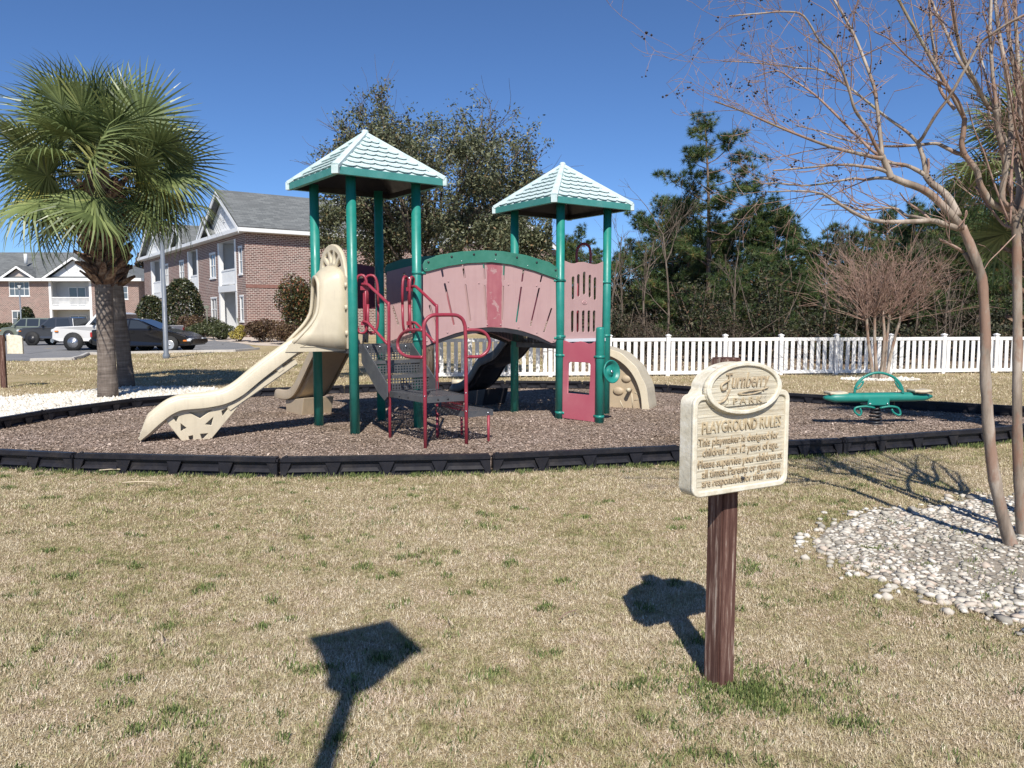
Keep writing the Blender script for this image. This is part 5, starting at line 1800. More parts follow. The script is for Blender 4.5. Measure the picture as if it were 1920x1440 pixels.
def big_myrtle():
    Y = 5.03; pxm = Y / F
    base = G(1897, 1022)
    t = thing('crepe_myrtle', 'large bare crepe myrtle with smooth peeling trunks beside the pebbles', 'tree', (base.x, base.y, 0))
    rnd = random.Random(5)
    twg = MB(); pods = []
    def limb(L, w0, w1, y0=0.0, y1=0.0, name='branch', twigs=0, k=4):
        n = len(L); pts, rs = [], []
        for i, (u, v) in enumerate(L):
            f = i / (n - 1)
            y = Y + y0 + (y1 - y0) * f
            p = at(u, v, y); pts.append(p)
        P = smooth_path(pts, k)
        R = [max(.0022, (w0 + (w1 - w0) * (i / (len(P) - 1)) ** .85) * pxm / 2 * .9 * (1 + (.09 if name == 'trunk' else .05) * math.sin(i * 1.7 + w0) * math.cos(i * .6))) for i in range(len(P))]
        if name == 'trunk':
            for q_, k_ in enumerate((1.75, 1.5, 1.3, 1.17, 1.08)): R[q_] *= k_
        mb = MB(); mb.tube(P, R, 10 if w0 > 9 else 6); mb.build(name, M_MYR if w0 > 7 else M_TWIG, t)
        for _ in range(int(twigs * .85)):
            f = rnd.uniform(.18, 1.0) ** .8
            i = min(len(P) - 2, int(f * (len(P) - 1)))
            d = (P[i + 1] - P[i]).normalized()
            dd = (d + Vector((rnd.gauss(0, .55), rnd.gauss(0, .7), rnd.gauss(.12, .55)))).normalized()
            twig(P[i], dd, rnd.uniform(.18, .62), max(.0016, R[i] * .45), 2)
    def twig(p, d, L, r, depth):
        pts, q, dd = [p.copy()], p.copy(), d
        for i in range(4):
            dd = (dd + Vector((rnd.gauss(0, .16), rnd.gauss(0, .16), rnd.gauss(.05, .16)))).normalized()
            q = q + dd * L / 4; pts.append(q.copy())
        r = min(r, .0042)
        twg.tube(pts, [max(.0011, r * (1 - .17 * i)) for i in range(5)], 4, caps=False)
        if depth > 0:
            for _ in range(rnd.randint(2, 4) if depth == 2 else rnd.randint(1, 3)):
                i = rnd.randint(1, 4)
                nd = (dd + Vector((rnd.gauss(0, .8), rnd.gauss(0, .8), rnd.gauss(0, .7)))).normalized()
                twig(pts[i], nd, L * rnd.uniform(.3, .6), r * .6, depth - 1)
        elif rnd.random() < .12:
            for _ in range(rnd.randint(2, 6)):
                pods.append(q + Vector((rnd.gauss(0, .014), rnd.gauss(0, .014), rnd.gauss(0, .014))))
    # --- traced from the photograph: trunk and limbs (pixel paths, width in pixels, depth offsets)
    limb([(1899, 1032), (1893, 1015), (1876, 952), (1862, 880), (1854, 808), (1850, 748), (1847, 690), (1848, 637), (1844, 552), (1839, 513), (1821, 464), (1804, 425)], 27, 17, 0, 0, 'trunk')
    limb([(1806, 430), (1781, 400), (1747, 366), (1721, 351), (1695, 342), (1671, 332)], 17, 13, 0, -.1)
    limb([(1671, 334), (1665, 318), (1659, 304), (1654, 292)], 14, 11, -.1, -.12)
    limb([(1654, 296), (1641, 295), (1605, 287), (1560, 276), (1523, 263), (1457, 237), (1403, 213), (1340, 190)], 9, 2.5, -.12, -.5, twigs=16)
    limb([(1654, 292), (1652, 268), (1644, 197), (1639, 163), (1622, 116), (1603, 69), (1579, 24), (1560, -8), (1535, -60)], 9, 4, -.12, .2, twigs=14)
    limb([(1655, 294), (1642, 274), (1624, 236), (1603, 206), (1592, 169), (1577, 127), (1560, 97), (1537, 77), (1507, 30), (1473, 22), (1427, 25), (1367, 30)], 8, 2.2, -.12, -.6, twigs=20)
    limb([(1650, 292), (1635, 282), (1611, 259), (1560, 208), (1527, 177), (1490, 152), (1457, 133), (1415, 145)], 7, 2, -.12, .3, twigs=16)
    limb([(1663, 322), (1640, 315), (1616, 312), (1592, 309), (1557, 310), (1507, 315), (1450, 320)], 8, 3, -.1, -.35, twigs=8)
    limb([(1667, 334), (1642, 334), (1622, 337), (1597, 335), (1553, 343), (1507, 348), (1457, 343), (1425, 345)], 8, 2.2, -.1, .3, twigs=10)
    limb([(1796, 405), (1790, 392), (1779, 372), (1762, 355), (1747, 344), (1736, 329)], 17, 14, 0, .12)
    limb([(1736, 329), (1719, 319), (1699, 310), (1680, 307), (1665, 304), (1640, 290)], 10, 5, .12, .2, twigs=6)
    limb([(1736, 330), (1732, 300), (1725, 278), (1721, 266)], 10, 9, .12, .15)
    limb([(1738, 330), (1741, 312), (1740, 297)], 6, 5, .12, .1)
    limb([(1721, 266), (1729, 259), (1740, 240), (1757, 212), (1781, 180), (1809, 131), (1837, 82), (1860, 64), (1888, 45), (1925, 26)], 8, 5, .15, -.35, twigs=6)
    limb([(1721, 268), (1699, 246), (1661, 219), (1624, 189), (1588, 161), (1540, 132), (1493, 127), (1407, 117), (1355, 115)], 8, 2.2, .15, .5, twigs=20)
    limb([(1796, 428), (1766, 419), (1747, 414), (1691, 416), (1650, 415), (1620, 408), (1590, 392), (1560, 374), (1540, 363), (1500, 358), (1440, 360)], 13, 2.4, 0, -.4, twigs=12)
    limb([(1747, 414), (1715, 406), (1699, 404), (1676, 390), (1629, 394), (1607, 392), (1582, 383), (1540, 385)], 8, 2.5, -.1, .4, twigs=8)
    limb([(1745, 413), (1729, 398), (1710, 385), (1699, 377), (1687, 361)], 6, 2.5, 0, .2, twigs=4)
    limb([(1806, 472), (1785, 460), (1762, 449)], 7, 5, .06, -.1, twigs=3)
    limb([(1835, 512), (1821, 494), (1808, 474)], 11, 9, .03, .06)
    b2 = [(1922, 1012), (1914, 960), (1909, 880), (1907, 760), (1908, 640), (1907, 499), (1905, 428), (1899, 398)]
    limb(b2, 23, 17, .22, .22, 'trunk')
    limb([(1903, 412), (1879, 392), (1860, 381), (1849, 366), (1837, 344), (1832, 321), (1819, 304), (1806, 287)], 14, 12, .22, .2)
    limb([(1808, 290), (1803, 270), (1806, 251), (1809, 221)], 12, 10, .2, .15)
    limb([(1806, 288), (1794, 287), (1772, 276), (1755, 269), (1729, 271), (1691, 274), (1657, 274), (1635, 271), (1579, 261), (1540, 247), (1490, 235)], 10, 2.4, .2, .6, twigs=12)
    limb([(1809, 224), (1785, 178), (1757, 129), (1740, 99), (1719, 62), (1691, 11), (1660, -50)], 9, 5, .15, .1, twigs=14)
    limb([(1808, 218), (1796, 187), (1772, 160), (1740, 140), (1700, 105), (1670, 75), (1640, 60)], 6, 2, .15, -.4, twigs=14)
    limb([(1790, 205), (1766, 174), (1759, 146), (1753, 105), (1747, 62), (1742, 0), (1735, -50)], 8, 5, .1, .4, twigs=10)
    limb([(1902, 402), (1894, 391), (1880, 378), (1879, 355), (1884, 325), (1882, 290), (1870, 240), (1867, 205)], 15, 10, .22, .05)
    limb([(1868, 208), (1852, 199), (1837, 172), (1809, 129), (1794, 105), (1772, 56), (1755, 22), (1730, -40)], 9, 5, .05, .5, twigs=12)
    limb([(1867, 205), (1866, 180), (1862, 150), (1858, 94), (1856, 56), (1858, 0), (1856, -50)], 8, 6, .05, .1, twigs=8)
    limb([(1852, 199), (1835, 165), (1822, 140), (1804, 105), (1796, 75), (1792, 52), (1785, 0), (1780, -50)], 8, 6, .05, -.4, twigs=10)
    limb([(1884, 325), (1896, 250), (1890, 150), (1876, 80), (1868, 20), (1860, -50)], 12, 6, .15, .35, twigs=10)
    limb([(1906, 400), (1912, 345), (1906, 300), (1915, 240), (1905, 150), (1890, 60), (1880, -40)], 14, 7, .25, .55, twigs=12)
    limb([(1904, 420), (1916, 392), (1930, 330), (1935, 200), (1945, 60), (1950, -40)], 16, 8, .22, .1, twigs=8)
    limb([(1904, 440), (1875, 470), (1855, 490), (1843, 510)], 3, 1.5, .2, 0, twigs=2)
    limb([(1797, 425), (1812, 405), (1811, 395), (1806, 430)], 3, 2, -.05, -.05)
    # third stem just right of the view, its limbs arching over
    limb([(1975, 1035), (1966, 990), (1955, 880), (1950, 740), (1946, 620), (1944, 540)], 26, 18, .1, .15, 'trunk')
    limb([(1944, 545), (1930, 470), (1921, 400), (1925, 320), (1915, 220), (1908, 100), (1900, -30)], 15, 7, .15, .5, twigs=10)
    limb([(1944, 545), (1965, 470), (1990, 400), (2010, 300), (2020, 180), (2030, 60)], 15, 7, .15, -.3, twigs=14)
    limb([(1946, 600), (1985, 520), (2030, 450), (2085, 380), (2140, 280), (2190, 200)], 13, 6, .15, .5, twigs=14)
    limb([(1990, 400), (1975, 330), (1965, 230), (1950, 120), (1940, 0)], 9, 6, -.1, .2, twigs=12)
    limb([(2010, 480), (2050, 400), (2070, 320), (2080, 220), (2100, 100)], 8, 5, .3, -.2, twigs=12)
    limb([(1930, 470), (1900, 430), (1880, 420), (1850, 380), (1830, 350)], 7, 4, .2, .7, twigs=10)
    limb([(1925, 320), (1890, 270), (1870, 220), (1850, 150), (1835, 90)], 8, 4, .3, .9, twigs=12)
    for st_, (bu, bv, yo) in enumerate(((2035, 1000, .25), (1995, 965, .5))):   # two more stems outside the view
        fk = [(bu - 8, 660), (bu - 25, 610)][st_]
        limb([(bu, bv + 20), (bu - 2, bv - 60), (bu - 6, 800), fk], 26, 19, yo, yo, 'trunk')
        for q_, du in enumerate((-55, -28, 5, 40, 90, 150)):
            e_ = (fk[0] + du, fk[1] - 170 - 25 * (q_ % 3))
            limb([fk, (fk[0] + du * .45, fk[1] - 70), e_, (e_[0] + du * .5, e_[1] - 120), (e_[0] + du * .8, e_[1] - 260)], 15, 5, yo, yo + rnd.uniform(-.5, .6), twigs=8)
    for _ in range(14):
        u0, v0 = rnd.uniform(1880, 1990), rnd.uniform(230, 420)
        pth = [(u0, v0)]
        du = rnd.uniform(-55, 35)
        for q_ in range(4):
            du *= rnd.uniform(.7, 1.1); u0 += du * .6; v0 -= rnd.uniform(30, 75); pth.append((u0, v0))
        limb(pth, rnd.uniform(4, 7), 2, rnd.uniform(-.1, .4), rnd.uniform(-.6, .9), twigs=4)
    twg.build('twigs', M_TWIG, t, fix=False)
    pc = np.array([p[:] for p in pods])
    pm = MB()
    for p in pods:
        r = rnd.uniform(.005, .0085)
        pm.add([(p.x + r * x, p.y + r * y, p.z + r * z) for x, y, z in ((1, 0, 0), (-1, 0, 0), (0, 1, 0), (0, -1, 0), (0, 0, 1), (0, 0, -1))],
               [(0, 2, 4), (2, 1, 4), (1, 3, 4), (3, 0, 4), (2, 0, 5), (1, 2, 5), (3, 1, 5), (0, 3, 5)])
    tag(pm.build('seed_pods', M_POD, t), kind='stuff')
big_myrtle()

def small_myrtle():
    b = CRB
    t = thing('small_crepe_myrtle', 'small bare crepe myrtle with fine twiggy broom in front of the fence', 'tree', (b.x, b.y, 0))
    mb = MB(); tw = MB(); rnd = random.Random(3)
    for k, (u, v) in enumerate([(1624, 590), (1640, 585), (1655, 582), (1668, 590), (1690, 592)]):
        top = at(u, v, b.y + (k - 2) * .08)
        p0 = Vector((b.x + (k - 2) * .07, b.y, -.05))
        mid = p0.lerp(top, .55) + Vector((rnd.gauss(0, .05), rnd.gauss(0, .05), 0))
        P = smooth_path([p0, mid, top], 5)
        mb.tube(P, [.048 - .022 * i / len(P) for i in range(len(P))], 8)
        for j in range(36):
            d = Vector((rnd.gauss(0, .48) + (k - 2) * .14, rnd.gauss(0, .5), rnd.uniform(.3, 1.5))).normalized()
            L = rnd.uniform(.9, 1.75); q = top.copy() - Vector((0, 0, rnd.uniform(0, .15))); pts = [q.copy()]; dd = d
            for i in range(5):
                dd = (dd + Vector((rnd.gauss(0, .10), rnd.gauss(0, .10), rnd.gauss(.02, .10)))).normalized(); q = q + dd * L / 5; pts.append(q.copy())
            tw.tube(pts, [.0085 - .0012 * i for i in range(6)], 3, caps=False)
            for _ in range(5):
                i = rnd.randint(2, 5)
                nd = (dd + Vector((rnd.gauss(0, .5), rnd.gauss(0, .5), rnd.gauss(0, .4)))).normalized()
                tw.tube([pts[i], pts[i] + nd * L * .2, pts[i] + nd * L * .36 + Vector((0, 0, rnd.gauss(0, .03)))], [.005, .004, .0025], 3, caps=False)
    mb.build('trunk', M_MYR, t); tw.build('twigs', M_TWIG, t, fix=False)
small_myrtle()

# ================================================================== the oak behind the play set
M_OAKL = mat_leaf('oak_leaves', [(0.0, (0.032, 0.04, 0.02)), (0.4, (0.085, 0.097, 0.048)), (0.75, (0.15, 0.162, 0.085)), (0.93, (0.24, 0.245, 0.14)), (1.0, (0.26, 0.15, 0.07))], 0.5, 0.4, 0.12)
def oak():
    b = Vector((-1.98, 18.35, 0))
    t = thing('oak_tree', 'olive leaved oak tree standing behind the play set', 'tree', tuple(b))
    mb = MB(); tips = []; nodes = []
    random.seed(21)
    mb.tube([b + Vector((0, 0, -.1)), b + Vector((.02, 0, .9)), b + Vector((-.02, .02, 1.9)), b + Vector((.05, 0, 2.7))], [.15, .12, .105, .09], 10)
    for k in range(13):
        an = k * 2.4
        z = 1.7 + 1.3 * (k / 13)
        d = Vector((math.cos(an), math.sin(an) * .8, .55 + .8 * (k / 13)))
        grow(mb, b + Vector((0, 0, z)), d, 2.0 + .5 * random.random(), .05, 3, tips, .22, (3, 4), .62, .12, 5, nodes)
    # upright leaders that break the skyline
    lead = []
    for u, v in ((640, 235), (672, 210), (700, 165), (725, 200), (760, 240), (800, 235), (830, 225), (870, 212), (905, 215), (930, 230), (960, 235), (995, 255), (1008, 300), (605, 300)):
        tp = at(u, v, b.y + random.uniform(-.9, .9))
        st = b + Vector((0, 0, 2.9)) + (tp - b) * Vector((.35, .35, .0)).x * 1.0
        st.z = 3.1 + random.uniform(0, .8)
        P = smooth_path([st, st.lerp(tp, .5) + Vector((random.gauss(0, .15), random.gauss(0, .15), 0)), tp], 4)
        mb.tube(P, [.035 - .030 * i / len(P) for i in range(len(P))], 4, caps=False)
        nodes += P[2:]
        for _ in range(14):
            q = P[random.randint(3, len(P) - 1)]
            dd = Vector((random.gauss(0, .6), random.gauss(0, .6), random.uniform(0, 1))).normalized()
            L = random.uniform(.2, .55)
            mb.tube([q, q + dd * L], [.006, .003], 3, caps=False); lead += [q + dd * L * .5, q + dd * L]
    mb.build('trunk', M_BARK, t, fix=False)
    P = np.array([q[:] for q, _ in tips]); N = np.array([q[:] for q in nodes])
    z0 = b.z
    keepn = N[:, 2] > 2.0
    wt = RNG.lognormal(0, 1.0, len(P)) * np.clip(2.0 - .27 * P[:, 2], .3, 1.4); wt /= wt.sum()
    n1 = 58000
    C1 = P[RNG.choice(len(P), n1, p=wt)] + RNG.normal(0, .125, (n1, 3))
    N = N[keepn]
    wn2 = RNG.lognormal(0, 1.0, len(N)) * np.clip(1.6 - .22 * N[:, 2], .2, 1.3); wn2 /= wn2.sum()
    C2 = N[RNG.choice(len(N), 26000, p=wn2)] + RNG.normal(0, .13, (26000, 3))
    nk = 44; n3 = 30000                                   # low skirt of smaller clumps
    kc = np.stack([RNG.uniform(-2.45, 2.45, nk), RNG.uniform(-1.3, 1.2, nk), RNG.uniform(2.05, 3.7, nk)], -1) + np.array([b.x, b.y, 0])
    d3 = RNG.normal(size=(n3, 3)); d3 /= np.linalg.norm(d3, axis=1)[:, None]
    C3 = kc[RNG.choice(nk, n3)] + d3 * (RNG.random(n3) ** .5)[:, None] * RNG.uniform(.3, .62, (n3, 1)) * np.array([1, 1, .7])
    C = np.concatenate([C1, C2, C3])
    lo = C[:, 2] > 1.75 + .25 * np.sin(C[:, 0] * 3)
    dd = C[:, 1] * CP - (C[:, 2] - HC) * SP
    uu = 960 + F * C[:, 0] / dd; vv = 720 - F * (C[:, 1] * SP + (C[:, 2] - HC) * CP) / dd
    sky_ = np.interp(uu, [590, 640, 700, 745, 800, 870, 930, 990, 1025], [320, 195, 135, 195, 205, 180, 195, 220, 320])
    C = C[lo & (vv > sky_ + 22 + RNG.exponential(38, len(C))) & (uu > 580) & (uu < 1035)]
    Ld = np.array([q[:] for q in lead])
    C = np.concatenate([C, Ld[RNG.integers(0, len(Ld), 7000)] + RNG.normal(0, .085, (7000, 3))])
    leaves('crown', C, .038, M_OAKL, t, aspect=.42)
oak()

# ================================================================== the woods
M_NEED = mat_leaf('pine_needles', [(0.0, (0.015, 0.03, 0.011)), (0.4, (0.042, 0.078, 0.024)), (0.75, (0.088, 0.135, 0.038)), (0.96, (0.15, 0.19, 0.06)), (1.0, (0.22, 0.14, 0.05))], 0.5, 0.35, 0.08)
def needle_tufts(C, D, rad, per, rnd=None):
    """C tuft centres, D directions: thin needles fanning out"""
    n = len(C)
    c = np.repeat(C, per, 0); d = np.repeat(D, per, 0)
    v = d * .7 + RNG.normal(0, .6, c.shape); v /= np.linalg.norm(v, axis=1)[:, None]
    L = rad * RNG.uniform(.6, 1.15, len(c))[:, None]
    s = np.cross(v, RNG.normal(size=c.shape)); s /= np.linalg.norm(s, axis=1)[:, None] + 1e-9
    V = np.empty((len(c), 3, 3))
    V[:, 0] = c - s * rad * .036; V[:, 1] = c + s * rad * .036; V[:, 2] = c + v * L
    r = np.repeat(RNG.random(n) if rnd is None else rnd, per)
    r = np.clip(r + RNG.normal(0, .1, len(r)), 0, 1)
    return V.reshape(-1, 3), np.repeat(r, 3)
def pine_mesh(seed, h, spread, clear, dense=1.0, tuft=.22, cl_per=3.2, cl_r=.34, cl_n=9):
    """returns (wood MB, needle V, rnd) for a pine of height h at the origin"""
    rg = random.Random(seed)
    mb = MB(); C, D = [], []
    bx, by = rg.gauss(0, .15), rg.gauss(0, .15)
    tr = [Vector((bx * f * 2 + .1 * math.sin(f * 5 + seed), by * f * 2, -.1 + h * f)) for f in np.linspace(0, 1, 10)]
    mb.tube(tr, [.15 * (h / 11) * (1 - .86 * f) for f in np.linspace(0, 1, 10)], 8, caps=False)
    nb = int(30 * dense)
    for k in range(nb):
        f = clear + (1 - clear) * (k + rg.random()) / nb
        i = min(8, int(f * 9)); p = tr[i].lerp(tr[i + 1], f * 9 - i)
        an = rg.uniform(0, 6.28)
        prof = math.sin(math.pi * min(1, ((f - clear) / (1 - clear)) * .85 + .22)) ** .8
        L = spread * prof * rg.uniform(.55, 1.2) + .25
        d = Vector((math.cos(an), math.sin(an), rg.uniform(-.15, .45)))
        pts, q, dd = [p.copy()], p.copy(), d.normalized()
        for j in range(5):
            dd = (dd + Vector((rg.gauss(0, .14), rg.gauss(0, .14), .10 + rg.gauss(0, .1)))).normalized(); q = q + dd * L / 5; pts.append(q.copy())
        mb.tube(pts, [max(.008, .045 * (h / 11) * (1 - f * .5) * (1 - .17 * j)) for j in range(6)], 4, caps=False)
        ncl = max(2, int(round(L * cl_per)))
        for c_ in range(ncl):
            tt = 1.0 - .62 * (c_ / ncl) ** .9
            j = min(4, int(tt * 5)); a = pts[j].lerp(pts[j + 1], min(1, tt * 5 - j))
            sd = (dd * .35 + Vector((rg.gauss(0, .8), rg.gauss(0, .8), rg.gauss(.25, .35)))).normalized()
            e = a + sd * rg.uniform(.12, .42)
            mb.tube([a, e], [.010, .006], 3, caps=False)
            cr = rg.uniform(.55, 1.15) * cl_r
            for _ in range(int(cl_n * rg.uniform(.6, 1.3))):
                o_ = Vector((rg.gauss(0, 1), rg.gauss(0, 1), rg.gauss(.25, .8)))
                o_.normalize()
                C.append((e + Vector((o_.x, o_.y, o_.z * .6)) * cr * rg.uniform(.35, 1.0))[:]); D.append((o_ * .8 + Vector((0, 0, .35)))[:])
    C.append(tr[-1][:]); D.append((0, 0, 1))
    V, r = needle_tufts(np.array(C), np.array(D), tuft, 26)
    return mb, V, r
def pine_proto(seed, h, spread, clear, dense=1.0, tuft=.22, **kw):
    mb, V, r = pine_mesh(seed, h, spread, clear, dense, tuft, **kw)
    t = thing('pine_tree', 'pine', 'tree', (0, 0, 0))
    mb.build('trunk', M_PBARK, t, fix=False)
    bulk('crown', V, np.arange(len(V)).reshape(-1, 3), M_NEED, t, rnd=r, ntri=3)
    return t
PT = [pine_proto(1, 11.0, 2.5, .36, 1.1, .29, cl_per=2.8, cl_r=.38), pine_proto(2, 6.8, 2.1, .18, 1.5, .25), pine_proto(3, 6.4, 1.9, .12, 1.5, .25), pine_proto(4, 5.6, 1.9, .06, 1.4, .24)]
PINES = [  # (u of trunk, depth, top row, proto, label)
    (1337, 33, 208, 0, 'tall open crowned pine rising above the other woods'),
    (1385, 34, 372, 1, 'dense dark pine right beside the tall pine'), (1440, 33, 375, 2, 'bushy pine behind the fence, right of the tall pine'), (1492, 35, 385, 1, 'round topped pine at the gap in the woods'),
    (1290, 35, 350, 2, 'pine crowding the left side of the tall pine'), (1262, 38, 395, 3, 'low pine left of the tall pine'), (1250, 41, 360, 1, 'slim pine behind the low pine left of the tall pine'),
    (1700, 31, 385, 2, 'dense pine behind the bare myrtle branches'), (1745, 33, 335, 1, 'tallest pine behind the bare myrtle branches'), (1800, 34, 365, 2, 'pine between the two myrtle trunks'),
    (1860, 33, 360, 1, 'pine at the right end of the woods'), (1925, 34, 350, 2, 'pine behind the right palm'), (1600, 36, 440, 3, 'low pine behind the small bare myrtle'), (1560, 34, 425, 3, 'low pine left of the small bare myrtle'), (1645, 35, 400, 2, 'pine above the small bare myrtle'),
    (1082, 39, 428, 2, 'young pine seen between the posts of the far tower'), (1055, 43, 455, 3, 'small pine behind the far tower'), (1120, 45, 470, 3, 'low pine right of the far tower'),
    (1175, 44, 452, 3, 'low pine at the left end of the woods'), (1420, 30, 470, 3, 'short pine low under the tall pine'), (1345, 30, 490, 3, 'short bushy pine at the foot of the tall pine'), (1500, 31, 500, 3, 'short pine behind the middle of the fence'),
    (1770, 30, 430, 3, 'short wide pine right of the small bare myrtle'), (1830, 30, 425, 3, 'short wide pine left of the near myrtle trunk'), (1885, 31, 400, 3, 'wide low pine between the near myrtle trunks'), (1730, 37, 375, 1, 'pine deep in the woods behind the small myrtle'), (1820, 38, 345, 1, 'tall pine deep in the woods behind the near myrtle'), (1905, 38, 335, 2, 'tall pine deep in the woods at the right edge'), (1670, 38, 395, 2, 'slim pine deep in the woods above the small myrtle')]
rp = random.Random(77); usedp = set()
for u, dep, vt, k, lab in PINES:
    g = at(u, 594.5, dep); hh = at(u, vt, dep).z
    o = PT[k] if k not in usedp else copy_tree(PT[k])
    usedp.add(k)
    h0 = [11.0, 6.8, 6.4, 5.6][k]
    s = hh / (h0 + .15)
    o.location = (g.x, g.y, 0); o.scale = (s * rp.uniform(.92, 1.15), s * rp.uniform(.92, 1.15), s)
    o.rotation_euler = (0, 0, rp.uniform(0, 6.28) if k else 2.2)
    tag(o, lab, 'tree', 'pines of the woods')
# understorey: shrubs and bare saplings right behind the fence, dark wood further back
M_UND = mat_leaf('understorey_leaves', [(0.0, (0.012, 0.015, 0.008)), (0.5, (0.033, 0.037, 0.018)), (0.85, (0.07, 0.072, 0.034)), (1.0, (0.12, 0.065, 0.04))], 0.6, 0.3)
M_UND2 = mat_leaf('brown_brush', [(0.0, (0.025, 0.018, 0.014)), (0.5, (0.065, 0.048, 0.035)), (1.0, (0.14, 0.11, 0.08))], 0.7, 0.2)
def shrub(name, u, dep, w, h, label, mat, n, group, size=.05, z0=0.0, stems=True, cat='shrub', squash=.75, clump=7, ground=None, aspect=.45):
    g = at(u, 594.5, dep)
    zb = hgt(g.x, g.y)
    t = thing(name, label, cat, (g.x, g.y, zb), group)
    cl = RNG.normal(size=(clump, 3)); cl /= np.linalg.norm(cl, axis=1)[:, None]
    cl = cl * np.array([w * .28, w * .28 * squash, h * .26]) + np.array([0, 0, h * .55])
    k = RNG.integers(0, clump, n)
    d = RNG.normal(size=(n, 3)); d /= np.linalg.norm(d, axis=1)[:, None]
    rad = (1 - .5 * RNG.random(n) ** 2)
    C = cl[k] + d * rad[:, None] * np.array([w * .27, w * .27 * squash, h * .27])
    C[:, 2] = np.clip(C[:, 2], .04, None)
    C += np.array([g.x, g.y, zb])
    leaves('foliage', C, size, mat, t, aspect=aspect)
    if stems:
        mb = MB(); rr = random.Random(int(u * 7))
        for _ in range(7):
            a = Vector((g.x + rr.gauss(0, w * .08), g.y + rr.gauss(0, .1), zb - .05)); b_ = Vector((g.x + rr.gauss(0, w * .3), g.y + rr.gauss(0, w * .2), zb + h * rr.uniform(.6, 1.05)))
            mb.tube([a, a.lerp(b_, .5) + Vector((rr.gauss(0, .1), 0, 0)), b_], [.03, .02, .008], 4, caps=False)
        mb.build('stems', M_BARK, t, fix=False)
    return t
ru = random.Random(9)
SPOTS = [(1155, 27, 1.9), (1195, 26, 2.6), (1235, 25, 2.2), (1275, 26, 2.7), (1318, 24.5, 2.2), (1365, 25.5, 2.5), (1410, 25, 2.3), (1455, 26, 2.6), (1500, 24.5, 2.1), (1545, 25.5, 2.8), (1590, 25, 2.4), (1640, 26, 2.6), (1690, 25, 2.5), (1735, 25.5, 2.8), (1785, 25, 2.5), (1835, 26, 2.9), (1885, 25, 2.6), (1930, 26, 2.8)]
where = ['behind the fence beside the climbing arc', 'at the dark left end of the woods', 'left of the tall pine trunk', 'close left of the tall pine trunk', 'in front of the tall pine trunk', 'right beside the tall pine trunk', 'under the dense dark pine', 'under the bushy pine', 'at the foot of the round topped pine', 'just left of the small bare myrtle', 'behind the left twigs of the small myrtle', 'right behind the small bare myrtle', 'behind the right twigs of the small myrtle', 'just right of the small bare myrtle', 'under the tallest right hand pine', 'left of the near myrtle trunk', 'between the near myrtle trunks', 'at the right end of the fence']
for i, (u, dep, h) in enumerate(SPOTS):
    h *= (1.2, .5, .85, .4, 1.35, .65, .45)[i % 7]; dep += (0, 2.5, -.6, 4.0, 1.5)[i % 5]
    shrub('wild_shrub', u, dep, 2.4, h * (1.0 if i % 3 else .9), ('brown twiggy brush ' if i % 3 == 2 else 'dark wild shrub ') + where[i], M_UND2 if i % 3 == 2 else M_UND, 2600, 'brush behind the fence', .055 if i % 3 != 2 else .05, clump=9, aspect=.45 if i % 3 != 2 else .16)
# bare saplings
def sapling(u, dep, vt, label, r=.05):
    g = at(u, 594.5, dep); h = at(u, vt, dep).z
    t = thing('bare_sapling', label, 'tree', (g.x, g.y, 0), 'bare saplings in the woods')
    mb = MB(); tips = []
    random.seed(int(u))
    P = smooth_path([Vector((g.x, g.y, -.1)), Vector((g.x + random.gauss(0, .1), g.y, h * .4)), Vector((g.x + random.gauss(0, .25), g.y, h * .8))], 4)
    mb.tube(P, [r * (1 - .6 * i / len(P)) for i in range(len(P))], 6, caps=False)
    for k in range(7):
        q = P[random.randint(3, len(P) - 1)]
        grow(mb, q, (random.gauss(0, .6), random.gauss(0, .6), 1), h * .28, r * .4, 2, tips, .2, (2, 4), .6, .1, 4, None, .004)
    mb.build('trunk', M_BARK, t, fix=False)
for u, dep, vt, lab in ((1145, 27, 440, 'bare grey sapling at the left end of the woods'), (1165, 30, 425, 'taller bare sapling at the left end of the woods'), (1215, 28, 400, 'bare sapling left of the low pines'), (1252, 27, 380, 'leaning bare sapling beside the low pine'), (1375, 27, 470, 'bare sapling trunk right of the tall pine'), (1540, 27, 440, 'bare sapling at the gap in the woods'), (1565, 28, 450, 'second bare sapling at the gap in the woods'), (1600, 27, 470, 'bare sapling left behind the small myrtle'), (1710, 28, 460, 'bare sapling right behind the small myrtle'), (1775, 28, 480, 'bare sapling near the pale myrtle trunk')):
    sapling(u, dep, vt, lab)
# the depth of the wood, which nobody could count
def deep_wood():
    n = 90000
    X = RNG.uniform(3.2, 42, n); Y = RNG.uniform(36, 52, n)
    top = 3.0 + 1.2 * np.sin(X * .9) + .9 * np.sin(X * 2.3 + 1) + .045 * X
    Z = top * RNG.random(n) ** 1.1
    k = X > 3.2 + (Y - 36) * .1
    C = np.stack([X, Y, Z], -1)[k]
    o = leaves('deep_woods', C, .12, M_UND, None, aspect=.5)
    tag(o, 'dark depth of the woods behind the fence', 'woods', kind='stuff')
    # leaf litter strip
    m = worn('leaf_litter', (0.17, 0.115, 0.075), 0.95, 0.35, 6, bump=.5, bscale=30)
    sheet('forest_floor', [(1.5, 21.6), (15, 22.9), (60, 26), (60, 60), (3, 60), (1, 30)], 0.006, m)
deep_wood()
def tree_line(u0, u1, dep, v_lo, v_hi, n, mat, name, label, size=.25):
    U = RNG.uniform(u0, u1, n); 
    tops = (v_hi + (v_lo - v_hi) * (.35 + .3 * np.sin(U * .09) + .2 * np.sin(U * .23 + 1)))
    pts = np.array([at(u, 620 + (tp - 620) * RNG.random() ** .7, dep + RNG.uniform(-4, 4))[:] for u, tp in zip(U, tops)])
    o = leaves(name, pts, size, mat, None)
    tag(o, label, 'woods', kind='stuff')
